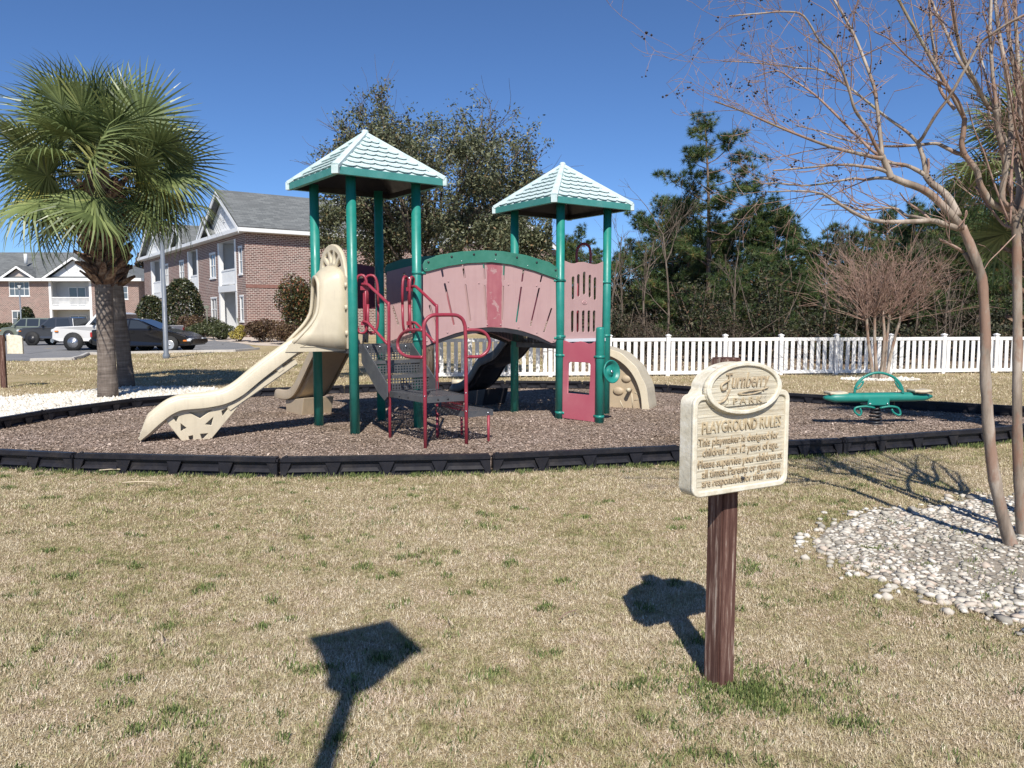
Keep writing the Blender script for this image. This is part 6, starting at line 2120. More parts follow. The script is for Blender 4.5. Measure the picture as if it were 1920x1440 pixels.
tree_line(225, 300, 105, 560, 485, 5000, M_UND2, 'far_trees', 'grey far trees between the two brick buildings', .32)
tree_line(560, 1150, 75, 600, 500, 9000, M_UND2, 'far_tree_line', 'distant brown tree line behind the oak', .25)
# ================================================================== buildings
def mat_brick(name='brick_wall', bw=0.26, bh=0.105):
    m = NT(name)
    tc = m.coord('UV')
    br = m.n('ShaderNodeTexBrick', i_Scale=1.0)
    br.inputs['Color1'].default_value = (0.07, 0.034, 0.029, 1); br.inputs['Color2'].default_value = (0.23, 0.125, 0.105, 1)
    br.inputs['Mortar'].default_value = (0.50, 0.43, 0.38, 1)
    br.inputs['Mortar Size'].default_value = 0.018; br.inputs['Brick Width'].default_value = bw; br.inputs['Row Height'].default_value = bh
    br.inputs['Bias'].default_value = 0.0
    m.l(tc, br.inputs['Vector'])
    c = m.mix(m.ramp(m.noise(0.5, 5), [(0.35, 0.0), (0.7, 0.35)]), br.outputs['Color'], (0.24, 0.12, 0.095))
    m.color(c); m.set(0.88, spec=0.2)
    m.bump(br.outputs['Fac'], -0.4, 0.01)
    return m.m
def mat_shingle():
    m = NT('asphalt_shingles')
    tc = m.coord('UV')
    br = m.n('ShaderNodeTexBrick', i_Scale=1.0)
    br.inputs['Color1'].default_value = (0.115, 0.122, 0.125, 1); br.inputs['Color2'].default_value = (0.195, 0.205, 0.205, 1)
    br.inputs['Mortar'].default_value = (0.085, 0.09, 0.09, 1)
    br.inputs['Mortar Size'].default_value = 0.012; br.inputs['Brick Width'].default_value = 0.5; br.inputs['Row Height'].default_value = 0.17
    m.l(tc, br.inputs['Vector'])
    m.color(m.mix(m.ramp(m.noise(0.4, 5), [(0.35, 0.0), (0.7, 0.4)]), br.outputs['Color'], (0.15, 0.155, 0.155))); m.set(0.92, spec=0.15)
    return m.m
M_BRICK, M_SHING = mat_brick(), mat_shingle()
M_TRIM = worn('white_trim', (0.74, 0.74, 0.73), 0.5, 0.05, 2)
def mat_siding():
    m = NT('white_siding')
    wv = m.n('ShaderNodeTexWave', i_Scale=1.0); wv.bands_direction = 'Z'; wv.wave_profile = 'SAW'
    mp = m.n('ShaderNodeMapping'); mp.inputs['Scale'].default_value = (1, 1, 1.45); m.l(m.coord(), mp.inputs['Vector']); m.l(mp.outputs[0], wv.inputs['Vector'])
    m.color(m.ramp(wv.outputs['Fac'], [(0.0, (0.52, 0.53, 0.54)), (0.12, (0.74, 0.74, 0.73)), (1.0, (0.78, 0.78, 0.77))])); m.set(0.6)
    m.bump(wv.outputs['Fac'], .5, .02)
    return m.m
M_SIDE = mat_siding()
M_WGLASS = NT('window_glass'); M_WGLASS.color((0.10, 0.12, 0.14)); M_WGLASS.set(0.06, spec=0.8); M_WGLASS = M_WGLASS.m
M_BLIND = worn('window_blinds', (0.50, 0.51, 0.50), 0.7, 0.06, 3)
M_SHADE = worn('recess_wall', (0.55, 0.56, 0.57), 0.7, 0.05, 2)

def uv_quads(name, quads, mat, parent):
    """flat polygons with metre-scaled uv: u along the first edge, v across"""
    me = bpy.data.meshes.new(name)
    V, Fs, UV = [], [], []
    off = root_loc(parent) if parent is not None else Vector((0, 0, 0))
    for q in quads:
        q = [Vector(p) for p in q]
        e = (q[1] - q[0]).normalized(); nrm = e.cross(q[-1] - q[0]).normalized(); f = nrm.cross(e)
        if abs(f.z) < 1e-6 and abs(e.z) > .9: e, f = f, e
        n0 = len(V)
        V += [tuple(p - off) for p in q]; Fs.append(tuple(range(n0, n0 + len(q))))
        org = Vector((0, 0, 0))
        UV += [((p - org).dot(e), (p - org).dot(f)) for p in q]
    me.from_pydata(V, [], Fs)
    uv = me.uv_layers.new(name='UVMap')
    for i, c in enumerate(UV): uv.data[i].uv = c
    me.materials.append(mat)
    return link(bpy.data.objects.new(name, me), parent)

class Wall:
    """vertical wall from a to b (ground points), outward normal to the right of a->b"""
    def __init__(s, a, b):
        s.a, s.b = Vector((a[0], a[1], 0)), Vector((b[0], b[1], 0))
        s.d = (s.b - s.a); s.L = s.d.length; s.d.normalize(); s.n = Vector((s.d.y, -s.d.x, 0))
    def P(s, t, z, off=0.0): return s.a + s.d * t + s.n * off + Vector((0, 0, z))
    def rect(s, t0, t1, z0, z1, off=0.0): return [s.P(t0, z0, off), s.P(t1, z0, off), s.P(t1, z1, off), s.P(t0, z1, off)]
    def box(s, mb, t0, t1, z0, z1, o0, o1):
        c = s.P((t0 + t1) / 2, (z0 + z1) / 2, (o0 + o1) / 2)
        mb.box(c, (abs(t1 - t0), abs(o1 - o0), z1 - z0), math.atan2(s.d.y, s.d.x))
def holes_wall(W, z0, z1, openings, t0=0.0, t1=None):
    """rectangles that leave the openings (t0, t1, z0, z1) free"""
    t1 = W.L if t1 is None else t1
    ts = sorted({t0, t1, *[o[0] for o in openings], *[o[1] for o in openings]})
    zs = sorted({z0, z1, *[o[2] for o in openings], *[o[3] for o in openings]})
    Q = []
    for i in range(len(ts) - 1):
        for j in range(len(zs) - 1):
            tm, zm = (ts[i] + ts[i + 1]) / 2, (zs[j] + zs[j + 1]) / 2
            if any(o[0] < tm < o[1] and o[2] < zm < o[3] for o in openings): continue
            Q.append(W.rect(ts[i], ts[i + 1], zs[j], zs[j + 1]))
    return Q
def window(W, t0, t1, z0, z1, parent, panes=(2, 2), deep=.10):
    mb = MB(); w = .07
    W.box(mb, t0 - .04, t1 + .04, z1 - .03, z1 + .06, -.02, .03)
    W.box(mb, t0, t0 + w, z0, z1, -deep, .015); W.box(mb, t1 - w, t1, z0, z1, -deep, .015)
    W.box(mb, t0 + w, t1 - w, z1 - w, z1, -deep, .013); W.box(mb, t0 + w, t1 - w, z0, z0 + w, -deep, .013)
    f = mb.build('window', M_TRIM, parent)
    sm = MB(); W.box(sm, t0 - .06, t1 + .06, z0 - .08, z0 - .002, -.05, .06); sm.build('sill', M_TRIM, f)
    nx, nz = panes
    iw, ih = (t1 - t0 - 2 * w) / nx, (z1 - z0 - 2 * w) / nz
    for i in range(nx):
        for j in range(nz):
            a, b = t0 + w + i * iw, z0 + w + j * ih
            p = MB(); p.quad(*W.rect(a + .012, a + iw - .012, b + .012, b + ih - .012, -.055)); p.build('pane', M_WGLASS, f)
    bm_ = MB()
    bm_.quad(*W.rect(t0 + .02, t1 - .02, z0 + (z1 - z0) * .45, z1 - .02, -.09))
    bm_.build('blind', M_BLIND, f)
    mm = MB()
    for i in range(1, nx): W.box(mm, t0 + w + i * iw - .025, t0 + w + i * iw + .025, z0 + w, z1 - w, -.07, -.02)
    for j in range(1, nz): W.box(mm, t0 + w, t1 - w, z0 + w + j * ih - .025, z0 + w + j * ih + .025, -.072, -.022)
    mm.build('muntins', M_TRIM, f)
def balcony(W, t0, t1, zf, zc, parent, rail=True, depth=1.5, solid=False, posts=True):
    """recess with white walls, corner columns, slab edge and railing"""
    Q = [W.rect(t0, t1, zf, zc, -depth), [W.P(t0, zf), W.P(t0, zf, -depth), W.P(t0, zc, -depth), W.P(t0, zc)], [W.P(t1, zf, -depth), W.P(t1, zf), W.P(t1, zc), W.P(t1, zc, -depth)], [W.P(t0, zf), W.P(t1, zf), W.P(t1, zf, -depth), W.P(t0, zf, -depth)], [W.P(t0, zc, -depth), W.P(t1, zc, -depth), W.P(t1, zc), W.P(t0, zc)]]
    b = uv_quads('balcony', Q, M_SHADE, parent)
    tm = (t0 + t1) / 2
    dm = MB(); dm.quad(*W.rect(tm - .9, tm + .9, zf + .05, zf + 2.1, -depth + .03)); dm.build('glass_door', M_WGLASS, b)
    fm = MB()
    for k in (-.95, 0, .95): W.box(fm, tm + k - .05, tm + k + .05, zf, zf + 2.15, -depth + .02, -depth + .08)
    W.box(fm, tm - 1, tm + 1, zf + 2.1, zf + 2.2, -depth + .02, -depth + .08); fm.build('door_frame', M_TRIM, b)
    if posts:
        for t in (t0 + .14, t1 - .14):
            cm = MB(); W.box(cm, t - .14, t + .14, zf, zc, -.24, .03); cm.build('column', M_TRIM, b)
    em = MB(); W.box(em, t0, t1, zf - .38, zf + .02, -.2, .06); em.build('slab_edge', M_TRIM, b)
    if rail:
        rm = MB(); W.box(rm, t0 + .28, t1 - .28, zf + .92, zf + 1.02, -.16, -.06); W.box(rm, t0 + .28, t1 - .28, zf + .08, zf + .16, -.16, -.06)
        ro = rm.build('railing', M_TRIM, b)
        n = int((t1 - t0 - .56) / (.13 if not solid else .11))
        w = .035 if not solid else .05
        for k in range(n):
            t = t0 + .28 + (t1 - t0 - .56) * (k + .5) / n
            bm_ = MB(); W.box(bm_, t - w, t + w, zf + .16, zf + .92, -.135, -.085); bm_.build('baluster', M_TRIM, ro)
    return b
def gable(W, t0, t1, ze, zr, back, parent, over=.45, mat=None, vent=True):
    """roof with its gable facing out of the wall: ridge runs back by `back`"""
    mat = mat or M_SIDE
    tm = (t0 + t1) / 2
    A0, A1, R0 = W.P(t0 - over, ze - .0, over), W.P(t1 + over, ze - .0, over), W.P(tm, zr, over)
    B0, B1, R1 = W.P(t0 - over, ze, -back), W.P(t1 + over, ze, -back), W.P(tm, zr, -back)
    r = uv_quads('roof', [[A0, B0, R1, R0], [B1, A1, R0, R1]], M_SHING, parent)
    md = r.modifiers.new('thick', 'SOLIDIFY'); md.thickness = .12; md.offset = -1
    g_ = MB(); k = (zr - ze) / ((t1 - t0) / 2 + over)
    g_.add([W.P(t0, ze + .05, .012), W.P(t1, ze + .05, .012), W.P(tm, zr - .18, .012)], [(0, 1, 2)]); g_.build('gable_siding', mat, r, fix=False)
    fm = MB()
    for (a, b) in ((A0, R0), (A1, R0)):
        d = b - a
        for (o, hgt_) in ((.02, .26),):
            q = [a + W.n * o, b + W.n * o, b + W.n * o - Vector((0, 0, hgt_)), a + W.n * o - Vector((0, 0, hgt_))]
            q2 = [p - W.n * .06 for p in q]
            fm.add(q + q2, [(0, 1, 2, 3), (7, 6, 5, 4), (0, 4, 5, 1), (3, 2, 6, 7), (0, 3, 7, 4), (1, 5, 6, 2)])
    fm.build('barge_board', M_TRIM, r)
    if vent:
        vm = MB()
        for j in range(5): W.box(vm, tm - .25, tm + .25, ze + (zr - ze) * .30 + j * .14, ze + (zr - ze) * .30 + j * .14 + .08, .02, .05)
        vm.build('gable_vent', M_TRIM, r)
    return r

def east_building():
    """two-storey brick block whose near corner stands beside the slide"""
    zb = .30
    C0 = Vector((at(463, 594.5, 46).x, 46.0))
    fa, fb = Vector((-.585, .811)), Vector((.811, .585))
    t = thing('brick_apartment_building', 'near two storey brick apartment building with white gables and grey shingle roof', 'building', (C0.x, C0.y, zb))
    Lf, Le = 29.0, 12.5
    ze = 6.45
    # long front: seen from outside, run from far end to the corner
    far = C0 + fa * Lf
    Wf = Wall(far, C0)                       # parameter t measured from the far end
    T = lambda s: Lf - s                     # s measured from the near corner
    We = Wall(C0, C0 + fb * Le)
    bal = [(1.75, 5.6), (10.6, 13.4), (22.2, 26.0)]
    wins = [(.55, 1.25), (6.2, 7.6), (14.6, 16.0), (19.6, 20.8)]
    op = []
    F1, F2 = zb + .05, zb + 3.15
    for a, b in bal:
        op += [(T(b), T(a), F1, F1 + 2.75), (T(b), T(a), F2, F2 + 2.75)]
    for a, b in wins:
        op += [(T(b), T(a), zb + .95, zb + 2.45), (T(b), T(a), zb + 3.75, zb + 5.35)]
    ew = []
    uv_quads('wall', holes_wall(Wf, -.4, ze, op), M_BRICK, t)
    uv_quads('wall', [We.rect(0, Le, -.4, ze)], M_BRICK, t)
    sc = MB(); We.box(sc, 0, Le, zb + 2.92, zb + 3.12, -.05, .03); sc.build('brick_course', worn('brick_course', (0.24, 0.12, 0.095), .9, .2, 3), t)
    for a, b in bal:
        balcony(Wf, T(b), T(a), F1, F1 + 2.75, t, rail=False)
        balcony(Wf, T(b), T(a), F2, F2 + 2.75, t, rail=True, solid=True)
    for a, b in wins:
        window(Wf, T(b), T(a), zb + .95, zb + 2.45, t, (2 if b - a > 1 else 1, 2)); window(Wf, T(b), T(a), zb + 3.75, zb + 5.35, t, (2 if b - a > 1 else 1, 2))
    # eaves
    em = MB(); We.box(em, -.5, Le, ze - .02, ze + .20, -.1, .55); em.build('eave', M_TRIM, t)
    em = MB(); Wf.box(em, 0, Lf + .5, ze - .03, ze + .19, -.1, .55); em.build('eave', M_TRIM, t)
    # roofs: near wing, far wing, lower middle
    gable(Wf, T(8.0), T(0.0), ze + .15, 9.25, 15.5, t, .5)
    gable(Wf, T(28.2), T(20.4), ze + .15, 9.2, 15.5, t, .5)
    a = Wf.P(T(21), ze + .12, .5); b = Wf.P(T(7), ze + .12, .5); c = Wf.P(T(7), 8.9, -4.2); d = Wf.P(T(21), 8.9, -4.2)
    e_ = Wf.P(T(7), ze + .12, -9); f_ = Wf.P(T(21), ze + .12, -9)
    mid = uv_quads('roof', [[a, b, c, d], [e_, f_, d, c]], M_SHING, t)
    gable(Wf, T(9.2), T(6.4), ze + .25, 8.0, 3.2, t, .35, vent=False)
    gable(Wf, T(17.2), T(13.8), ze + .25, 8.2, 3.2, t, .35, vent=False)
    # right-hand wing beyond the end wall
    W2 = Wall(C0 + fb * 10 - fa * -2, C0 + fb * 22 + fa * 2)
    gable(Wall(C0 + fb * 13.5 - fa * .2, C0 + fb * 24.5 - fa * .2), 0, 9.0, ze + .15, 9.5, 12, t, .5)
    uv_quads('wall', [Wall(C0 + fb * 13.0 - fa * .25, C0 + fb * 24.5 - fa * .25).rect(0, 11, -.4, ze + .1)], M_BRICK, t)
    # vent pipe
    vp = MB(); q = Wf.P(T(3.0), 9.1, -7); vp.lathe([(.06, -.6), (.06, .25)], tuple(q), 8); vp.build('vent_pipe', M_TRIM, t)
    return t
east_building()

def west_building():
    y = 88.0; k = y / F
    X = lambda u: at(u, 594.5, y).x
    Zv = lambda v: at(960, v, y).z
    t = thing('left_apartment_building', 'farther brick apartment building with white balcony behind the parked trucks', 'building', (X(130), y, -.3))
    W = Wall((X(-120), y), (X(262), y))
    tt = lambda u: X(u) - X(-120)
    ze = Zv(527); z0 = -.5
    f2 = Zv(574); f1 = Zv(628)
    op = [(tt(20), tt(58), Zv(555), Zv(528)), (tt(23), tt(60), Zv(612), Zv(583)), (tt(228), tt(242), Zv(561), Zv(537)), (tt(182), tt(196), Zv(561), Zv(537)), (tt(-70), tt(-40), Zv(555), Zv(528)), (tt(94), tt(174), f2, ze - .02), (tt(94), tt(174), f1, f2 - .45)]
    uv_quads('wall', holes_wall(W, z0, ze, op), M_BRICK, t)
    uv_quads('wall', [[W.P(W.L, z0), W.P(W.L, z0, -12), W.P(W.L, ze, -12), W.P(W.L, ze)]], M_BRICK, t)
    window(W, tt(20), tt(58), Zv(555), Zv(528), t, (4, 2)); window(W, tt(23), tt(60), Zv(612), Zv(583), t, (4, 2))
    window(W, tt(228), tt(242), Zv(561), Zv(537), t, (1, 2)); window(W, tt(182), tt(196), Zv(561), Zv(537), t, (1, 2)); window(W, tt(-70), tt(-40), Zv(555), Zv(528), t, (2, 2))
    balcony(W, tt(94), tt(174), f2, ze - .02, t, True); balcony(W, tt(94), tt(174), f1, f2 - .4, t, False)
    em = MB(); W.box(em, -.5, W.L + .6, ze - .02, ze + .30, -.1, .6); em.build('eave', M_TRIM, t)
    zr = Zv(462)
    # hipped main roof
    a, b = W.P(-.6, ze + .28, .6), W.P(W.L + .6, ze + .28, .6); c, d = W.P(tt(85), zr, -8), W.P(-.6, zr, -8)
    e_ = W.P(W.L + .6, ze + .28, -17)
    rf = uv_quads('roof', [[a, b, W.P(tt(150), Zv(490), -4.5), c, d], [b, e_, c, W.P(tt(150), Zv(490), -4.5)]], M_SHING, t)
    gable(W, tt(97), tt(196), ze + .3, Zv(482), 6.0, t, .6)
    gable(W, tt(15), tt(66), ze + .3, Zv(499), 4.0, t, .5, mat=M_BRICK, vent=False)
    vp = MB(); q = W.P(tt(23), Zv(487), -3); vp.lathe([(.18, -.3), (.18, .9)], tuple(q), 8); vp.build('vent_pipe', M_TRIM, rf)
    return t
west_building()

def back_house():
    """a roof corner showing through the oak by the bridge"""
    y = 62.0
    a, b = at(925, 476, y), at(995, 476, y)
    t = thing('far_grey_roofed_house', 'far grey roofed house corner showing between oak and far tower', 'building', (a.x, y, 0))
    W = Wall((a.x - 5, y), (b.x, y))
    uv_quads('wall', [W.rect(0, W.L - .5, -.2, a.z - .2)], M_BRICK, t)
    em = MB(); W.box(em, 0, W.L, a.z - .25, a.z, -.1, .4); em.build('eave', M_TRIM, t)
    uv_quads('roof', [[W.P(0, a.z, .4), W.P(W.L, a.z, .4), W.P(W.L - 1.6, a.z + .75, -3), W.P(0, a.z + .75, -3)]], M_SHING, t)
back_house()

# ================================================================== cars
M_TYRE = worn('tyre_rubber', (0.018, 0.018, 0.018), 0.75, 0.2, 10)
M_RIM = flat('alloy', (0.55, 0.56, 0.58), 0.3, 0.9)
M_CGLASS = NT('car_glass'); M_CGLASS.color((0.03, 0.035, 0.04)); M_CGLASS.set(0.04, spec=0.9); M_CGLASS = M_CGLASS.m
M_HEAD = flat('headlight_glass', (0.60, 0.62, 0.64), 0.1, 0.1)
M_AMBER = flat('amber_lamp', (0.65, 0.20, 0.03), 0.25)
M_TAIL = flat('tail_lamp', (0.35, 0.02, 0.02), 0.2)
def carpaint(name, c, rough=.22, metal=.2):
    m = NT(name); m.color(m.ramp(m.noise(2, 3), [(.3, tuple(x * .9 for x in c)), (.7, c)])); m.set(rough, metal)
    m.b.inputs['Coat Weight'].default_value = .6; m.b.inputs['Coat Roughness'].default_value = .08
    return m.m
def car(name, label, loc, rz, paint, L, W, body, house, wheels, wr, group, rimmat=None, bed=None, glassy=None, clad=None, rim_spokes=6, bumper=None):
    """side profiles (x from nose to tail, z): body polygon, glass-house polygon; nose at +x end of local axis"""
    t = thing(name, label, 'car' if bed is None else 'truck', loc, group, rz)
    hw = W / 2
    mb = MB()
    # body: profile skin rounded across its width
    sect = [(-1.0, .0), (-.97, .5), (-.86, .9), (-.55, 1.0), (.55, 1.0), (.86, .9), (.97, .5), (1.0, .0)]
    ws = [(-1.0, .030), (-.93, .0), (-.5, -.015), (0, -.02), (.5, -.015), (.93, 0), (1.0, .030)]
    n = len(body); V = []
    cx = sum(p[0] for p in body) / n; cz = sum(p[1] for p in body) / n
    for w, ins in ws:
        for x, z in body:
            k = 1 - ins * 1.6 if ins > 0 else 1 + (-ins) * .12
            taper = 1 - .10 * max(0, (abs(x - L / 2) / (L / 2)) - .72) / .28
            V.append((cx + (x - cx) * (1 - max(0, ins) * .6), w * hw * taper, cz + (z - cz) * k))
    Fs = []
    for r in range(len(ws) - 1):
        for k in range(n):
            a, b = r * n + k, r * n + (k + 1) % n
            Fs.append((a, b, b + n, a + n))
    Fs += [tuple(range(n)), tuple((len(ws) - 1) * n + k for k in range(n - 1, -1, -1))]
    mb.add(V, Fs, False)
    bo = mb.build('body', paint, t, bevel=.03, local=True)
    # glass-house: roof in paint, glass all round
    m = len(house); zmin = min(z for _, z in house); zmax = max(z for _, z in house)
    def hwid(z): return hw * (.93 - .20 * (z - zmin) / (zmax - zmin))
    V = [(x, -hwid(z), z) for x, z in house] + [(x, hwid(z), z) for x, z in house]
    gm = MB(); gm.add(V, [tuple(range(m)), tuple(range(2 * m - 1, m - 1, -1))] + [(k, (k + 1) % m, m + (k + 1) % m, m + k) for k in range(m)])
    gm.build('cabin', paint, bo, bevel=.03, local=True)
    for sgn in (-1, 1):
        for poly in (glassy or []):
            q = MB(); q.add([(x, sgn * (hwid(z) + .006), z) for x, z in poly], [tuple(range(len(poly)))]); q.build('side_window', M_CGLASS, bo, local=True, fix=False)
    # windscreen and rear window as sheets just proud of the cabin
    top = [p for p in house if p[1] > zmax - .12]
    fx, bx_ = max(house, key=lambda p: p[0]), min(house, key=lambda p: p[0])
    ft, bt = max(top, key=lambda p: p[0]), min(top, key=lambda p: p[0])
    for lo, hi, nm in ((fx, ft, 'windscreen'), (bx_, bt, 'rear_window')):
        q = MB(); e = .012 if nm == 'windscreen' else -.012
        a = (lo[0] * .93 + hi[0] * .07 + e, lo[1] * .93 + hi[1] * .07 + .012); b = (lo[0] * .10 + hi[0] * .90 + e, lo[1] * .10 + hi[1] * .90 + .012)
        q.add([(a[0], -hwid(a[1]) * .92, a[1]), (a[0], hwid(a[1]) * .92, a[1]), (b[0], hwid(b[1]) * .92, b[1]), (b[0], -hwid(b[1]) * .92, b[1])], [(0, 1, 2, 3)])
        q.build(nm, M_CGLASS, bo, local=True, fix=False)
    Ry = Matrix.Rotation(math.pi / 2, 3, 'X')
    for x in wheels:
        for sgn in (-1, 1):
            c = (x, sgn * (hw - .10), wr)
            am = MB(); am.lathe([(wr * 1.17, -.02), (wr * 1.17, .02)], (x, sgn * (hw - .012), wr * 1.06), 20, Ry); am.build('wheel_arch', M_TYRE, bo, local=True)
            wm = MB(); wm.lathe([(wr * .6, -.11), (wr * .97, -.10), (wr, -.06), (wr, .06), (wr * .97, .10), (wr * .6, .11)], (x, sgn * (hw - .085), wr), 24, Ry)
            wo = wm.build('wheel', M_TYRE, t, local=True)
            rm = MB(); yy = sgn * (hw + .022)
            rm.lathe([(wr * .64, -.012), (wr * .64, .012), (wr * .54, .008)], (x, yy, wr), 20, Ry)
            for k in range(rim_spokes):
                an = k * 2 * math.pi / rim_spokes
                d1 = Vector((math.cos(an), 0, math.sin(an)))
                rm.box(Vector((x, yy, wr)) + d1 * wr * .33, (wr * .60, .02, wr * .17), mat=Matrix.Rotation(-an, 3, 'Y'))
            rm.lathe([(wr * .15, -.02), (wr * .15, .02)], (x, yy, wr), 10, Ry)
            rm.build('rim', rimmat or M_RIM, wo, local=True)
    zb_ = max(z for x, z in body if x > L - .5)
    for sgn in (-1, 1):
        h = MB(); h.bbox((L - .10, sgn * hw * .72, zb_ - .17), (.22, .36, .15), 0, .03); h.build('headlight', M_HEAD, t, local=True)
        h = MB(); h.bbox((L - .26, sgn * (hw * .945), zb_ - .20), (.16, .06, .07), 0, .015); h.build('indicator', M_AMBER, t, local=True)
        h = MB(); h.bbox((.06, sgn * hw * .8, max(z for x, z in body if x < .5) - .2), (.12, .2, .22), 0, .02); h.build('tail_light', M_TAIL, t, local=True)
        mr = MB(); mr.bbox((fx[0] - .45, sgn * (hw + .06), zmin + .10), (.12, .18, .13), 0, .03); mr.build('mirror', paint if bed is None else M_BLACKP, t, local=True)
    bm_ = MB(); bm_.bbox((L - .02, 0, .45), (.16, W * .93, .2), 0, .04); bm_.bbox((.02, 0, .45), (.16, W * .93, .2), 0, .04); bm_.build('bumper', bumper or paint, t, local=True)
    if bed is not None:
        q = MB(); x0, x1, zt = bed
        q.box(((x0 + x1) / 2, 0, zt + .003), (x1 - x0, W * .82, .02)); q.build('bed_cover', M_BLACKP, t, local=True)
        gr = MB()
        for k in range(4): gr.box((L + .005, 0, zb_ - .28 + k * .07), (.05, W * .56, .035))
        gr.build('grille', M_BLACKP, t, local=True)
    # door seams and handles
    sm_ = MB()
    for xd in (glassy and [min(p[0] for p in g_) for g_ in glassy] or []):
        for sgn in (-1, 1):
            sm_.box((xd, sgn * (hw + .002), zmin - .32), (.012, .008, .56))
    sm_.build('door_seams', M_TYRE, bo, local=True)
    hd = MB()
    for g_ in (glassy or []):
        xm = min(p[0] for p in g_) + .16
        for sgn in (-1, 1): hd.bbox((xm, sgn * (hw + .012), zmin - .10), (.17, .03, .035), 0, .01)
    hd.build('door_handles', paint, bo, local=True)
    return t
def facing(u_front, depth, ang, L, z=0.0, toward='right'):
    """place the car so that its nose shows at column u_front"""
    f = at(u_front, 594.5, depth)
    d = Vector((math.cos(ang), math.sin(ang), 0))
    o = f - d * L
    return (o.x, o.y, hgt(f.x, f.y) + .012)
# black sedan, nose to the right
ang = math.radians(-2)
car('sedan_car', 'black compact sedan parked behind the grey lamp post', facing(372, 34.0, ang, 4.4), ang, carpaint('black_paint', (.010, .010, .012)), 4.4, 1.7,
    [(.05, .32), (.0, .55), (.06, .93), (.55, .98), (1.2, .99), (3.0, .97), (3.75, .84), (4.2, .68), (4.38, .50), (4.36, .28), (3.9, .24), (.5, .24)],
    [(.55, .96), (3.10, .95), (2.72, 1.08), (2.05, 1.38), (1.75, 1.42), (1.25, 1.40), (.95, 1.30)], (.85, 3.5), .31, 'vehicles in the car park', flat('hubcap', (.62, .62, .62), .35, .6),
    glassy=[[(1.72, 1.0), (2.80, 1.0), (2.08, 1.33), (1.74, 1.36)], [(.85, 1.0), (1.66, 1.0), (1.68, 1.36), (1.28, 1.34), (1.08, 1.27)]], rim_spokes=7)
# white old pickup, nose to the left
ang = math.radians(181)
car('white_pickup_truck', 'old white pickup truck with chrome bumper half hidden by the palm trunk', facing(114, 35.6, ang, 5.25), ang, carpaint('white_paint', (.66, .65, .63), .35, 0), 5.25, 1.85,
    [(.0, .55), (.02, 1.12), (1.9, 1.12), (3.55, 1.12), (3.75, 1.12), (5.05, 1.06), (5.22, .95), (5.25, .50), (4.9, .40), (.3, .42)],
    [(2.0, 1.10), (3.75, 1.10), (3.30, 1.66), (3.1, 1.70), (2.35, 1.70), (2.15, 1.66)], (1.05, 4.25), .37, 'vehicles in the car park', bed=(.1, 1.85, 1.12),
    glassy=[[(2.35, 1.16), (3.55, 1.16), (3.22, 1.60), (2.45, 1.60)]], rim_spokes=10, bumper=flat('chrome', (.6, .6, .62), .2, 1.0))
# grey pickup, nose to the left
ang = math.radians(176)
car('grey_pickup_truck', 'dark grey crew cab pickup truck with black wheels', facing(47, 50, ang, 5.4), ang, carpaint('grey_paint', (.085, .09, .10), .3, .5), 5.4, 1.9,
    [(.0, .55), (.02, 1.15), (1.6, 1.15), (3.75, 1.16), (5.0, 1.10), (5.32, .95), (5.4, .55), (5.1, .42), (.3, .45)],
    [(1.6, 1.12), (4.0, 1.13), (3.35, 1.70), (3.05, 1.78), (2.0, 1.78), (1.75, 1.72)], (1.05, 4.35), .40, 'vehicles in the car park', flat('black_rim', (.04, .04, .042), .4, .5), bed=(.1, 1.55, 1.15),
    glassy=[[(2.85, 1.18), (3.75, 1.18), (3.25, 1.68), (2.9, 1.70)], [(1.82, 1.18), (2.76, 1.18), (2.8, 1.70), (2.05, 1.70)]])
ang = math.radians(172)
car('olive_suv_car', 'pale olive sport utility car beyond the grey pickup', facing(10, 59, ang, 4.7), ang, carpaint('olive_paint', (.26, .29, .23), .3, .4), 4.7, 1.85,
    [(.0, .5), (.02, 1.05), (.5, 1.1), (3.4, 1.08), (4.3, .98), (4.62, .82), (4.7, .5), (4.4, .36), (.3, .36)],
    [(.15, 1.06), (3.6, 1.06), (2.95, 1.62), (2.6, 1.72), (.6, 1.72), (.32, 1.64)], (.95, 3.75), .37, 'vehicles in the car park',
    glassy=[[(2.35, 1.12), (3.3, 1.12), (2.85, 1.62), (2.4, 1.65)], [(1.3, 1.12), (2.26, 1.12), (2.3, 1.65), (1.35, 1.65)], [(.45, 1.12), (1.2, 1.12), (1.25, 1.65), (.65, 1.62)]])

# ================================================================== planting by the buildings
M_HOLLY = mat_leaf('holly_leaves', [(0.0, (0.012, 0.018, 0.008)), (0.5, (0.035, 0.045, 0.016)), (0.85, (0.075, 0.085, 0.03)), (1.0, (0.13, 0.08, 0.04))], 0.4, 0.5)
M_PHOT = mat_leaf('photinia_leaves', [(0.0, (0.02, 0.026, 0.01)), (0.5, (0.055, 0.065, 0.02)), (0.75, (0.11, 0.085, 0.03)), (1.0, (0.23, 0.065, 0.03))], 0.45, 0.45)
M_HEDGE = mat_leaf('hedge_leaves', [(0.0, (0.022, 0.03, 0.012)), (0.6, (0.06, 0.075, 0.028)), (1.0, (0.12, 0.125, 0.05))], 0.5, 0.4)
M_BROWNH = mat_leaf('bronze_hedge_leaves', [(0.0, (0.04, 0.022, 0.014)), (0.6, (0.105, 0.06, 0.035)), (1.0, (0.18, 0.13, 0.06))], 0.55, 0.35)
M_YEL = mat_leaf('golden_leaves', [(0.0, (0.16, 0.13, 0.03)), (0.6, (0.42, 0.34, 0.07)), (1.0, (0.55, 0.46, 0.14))], 0.5, 0.4)
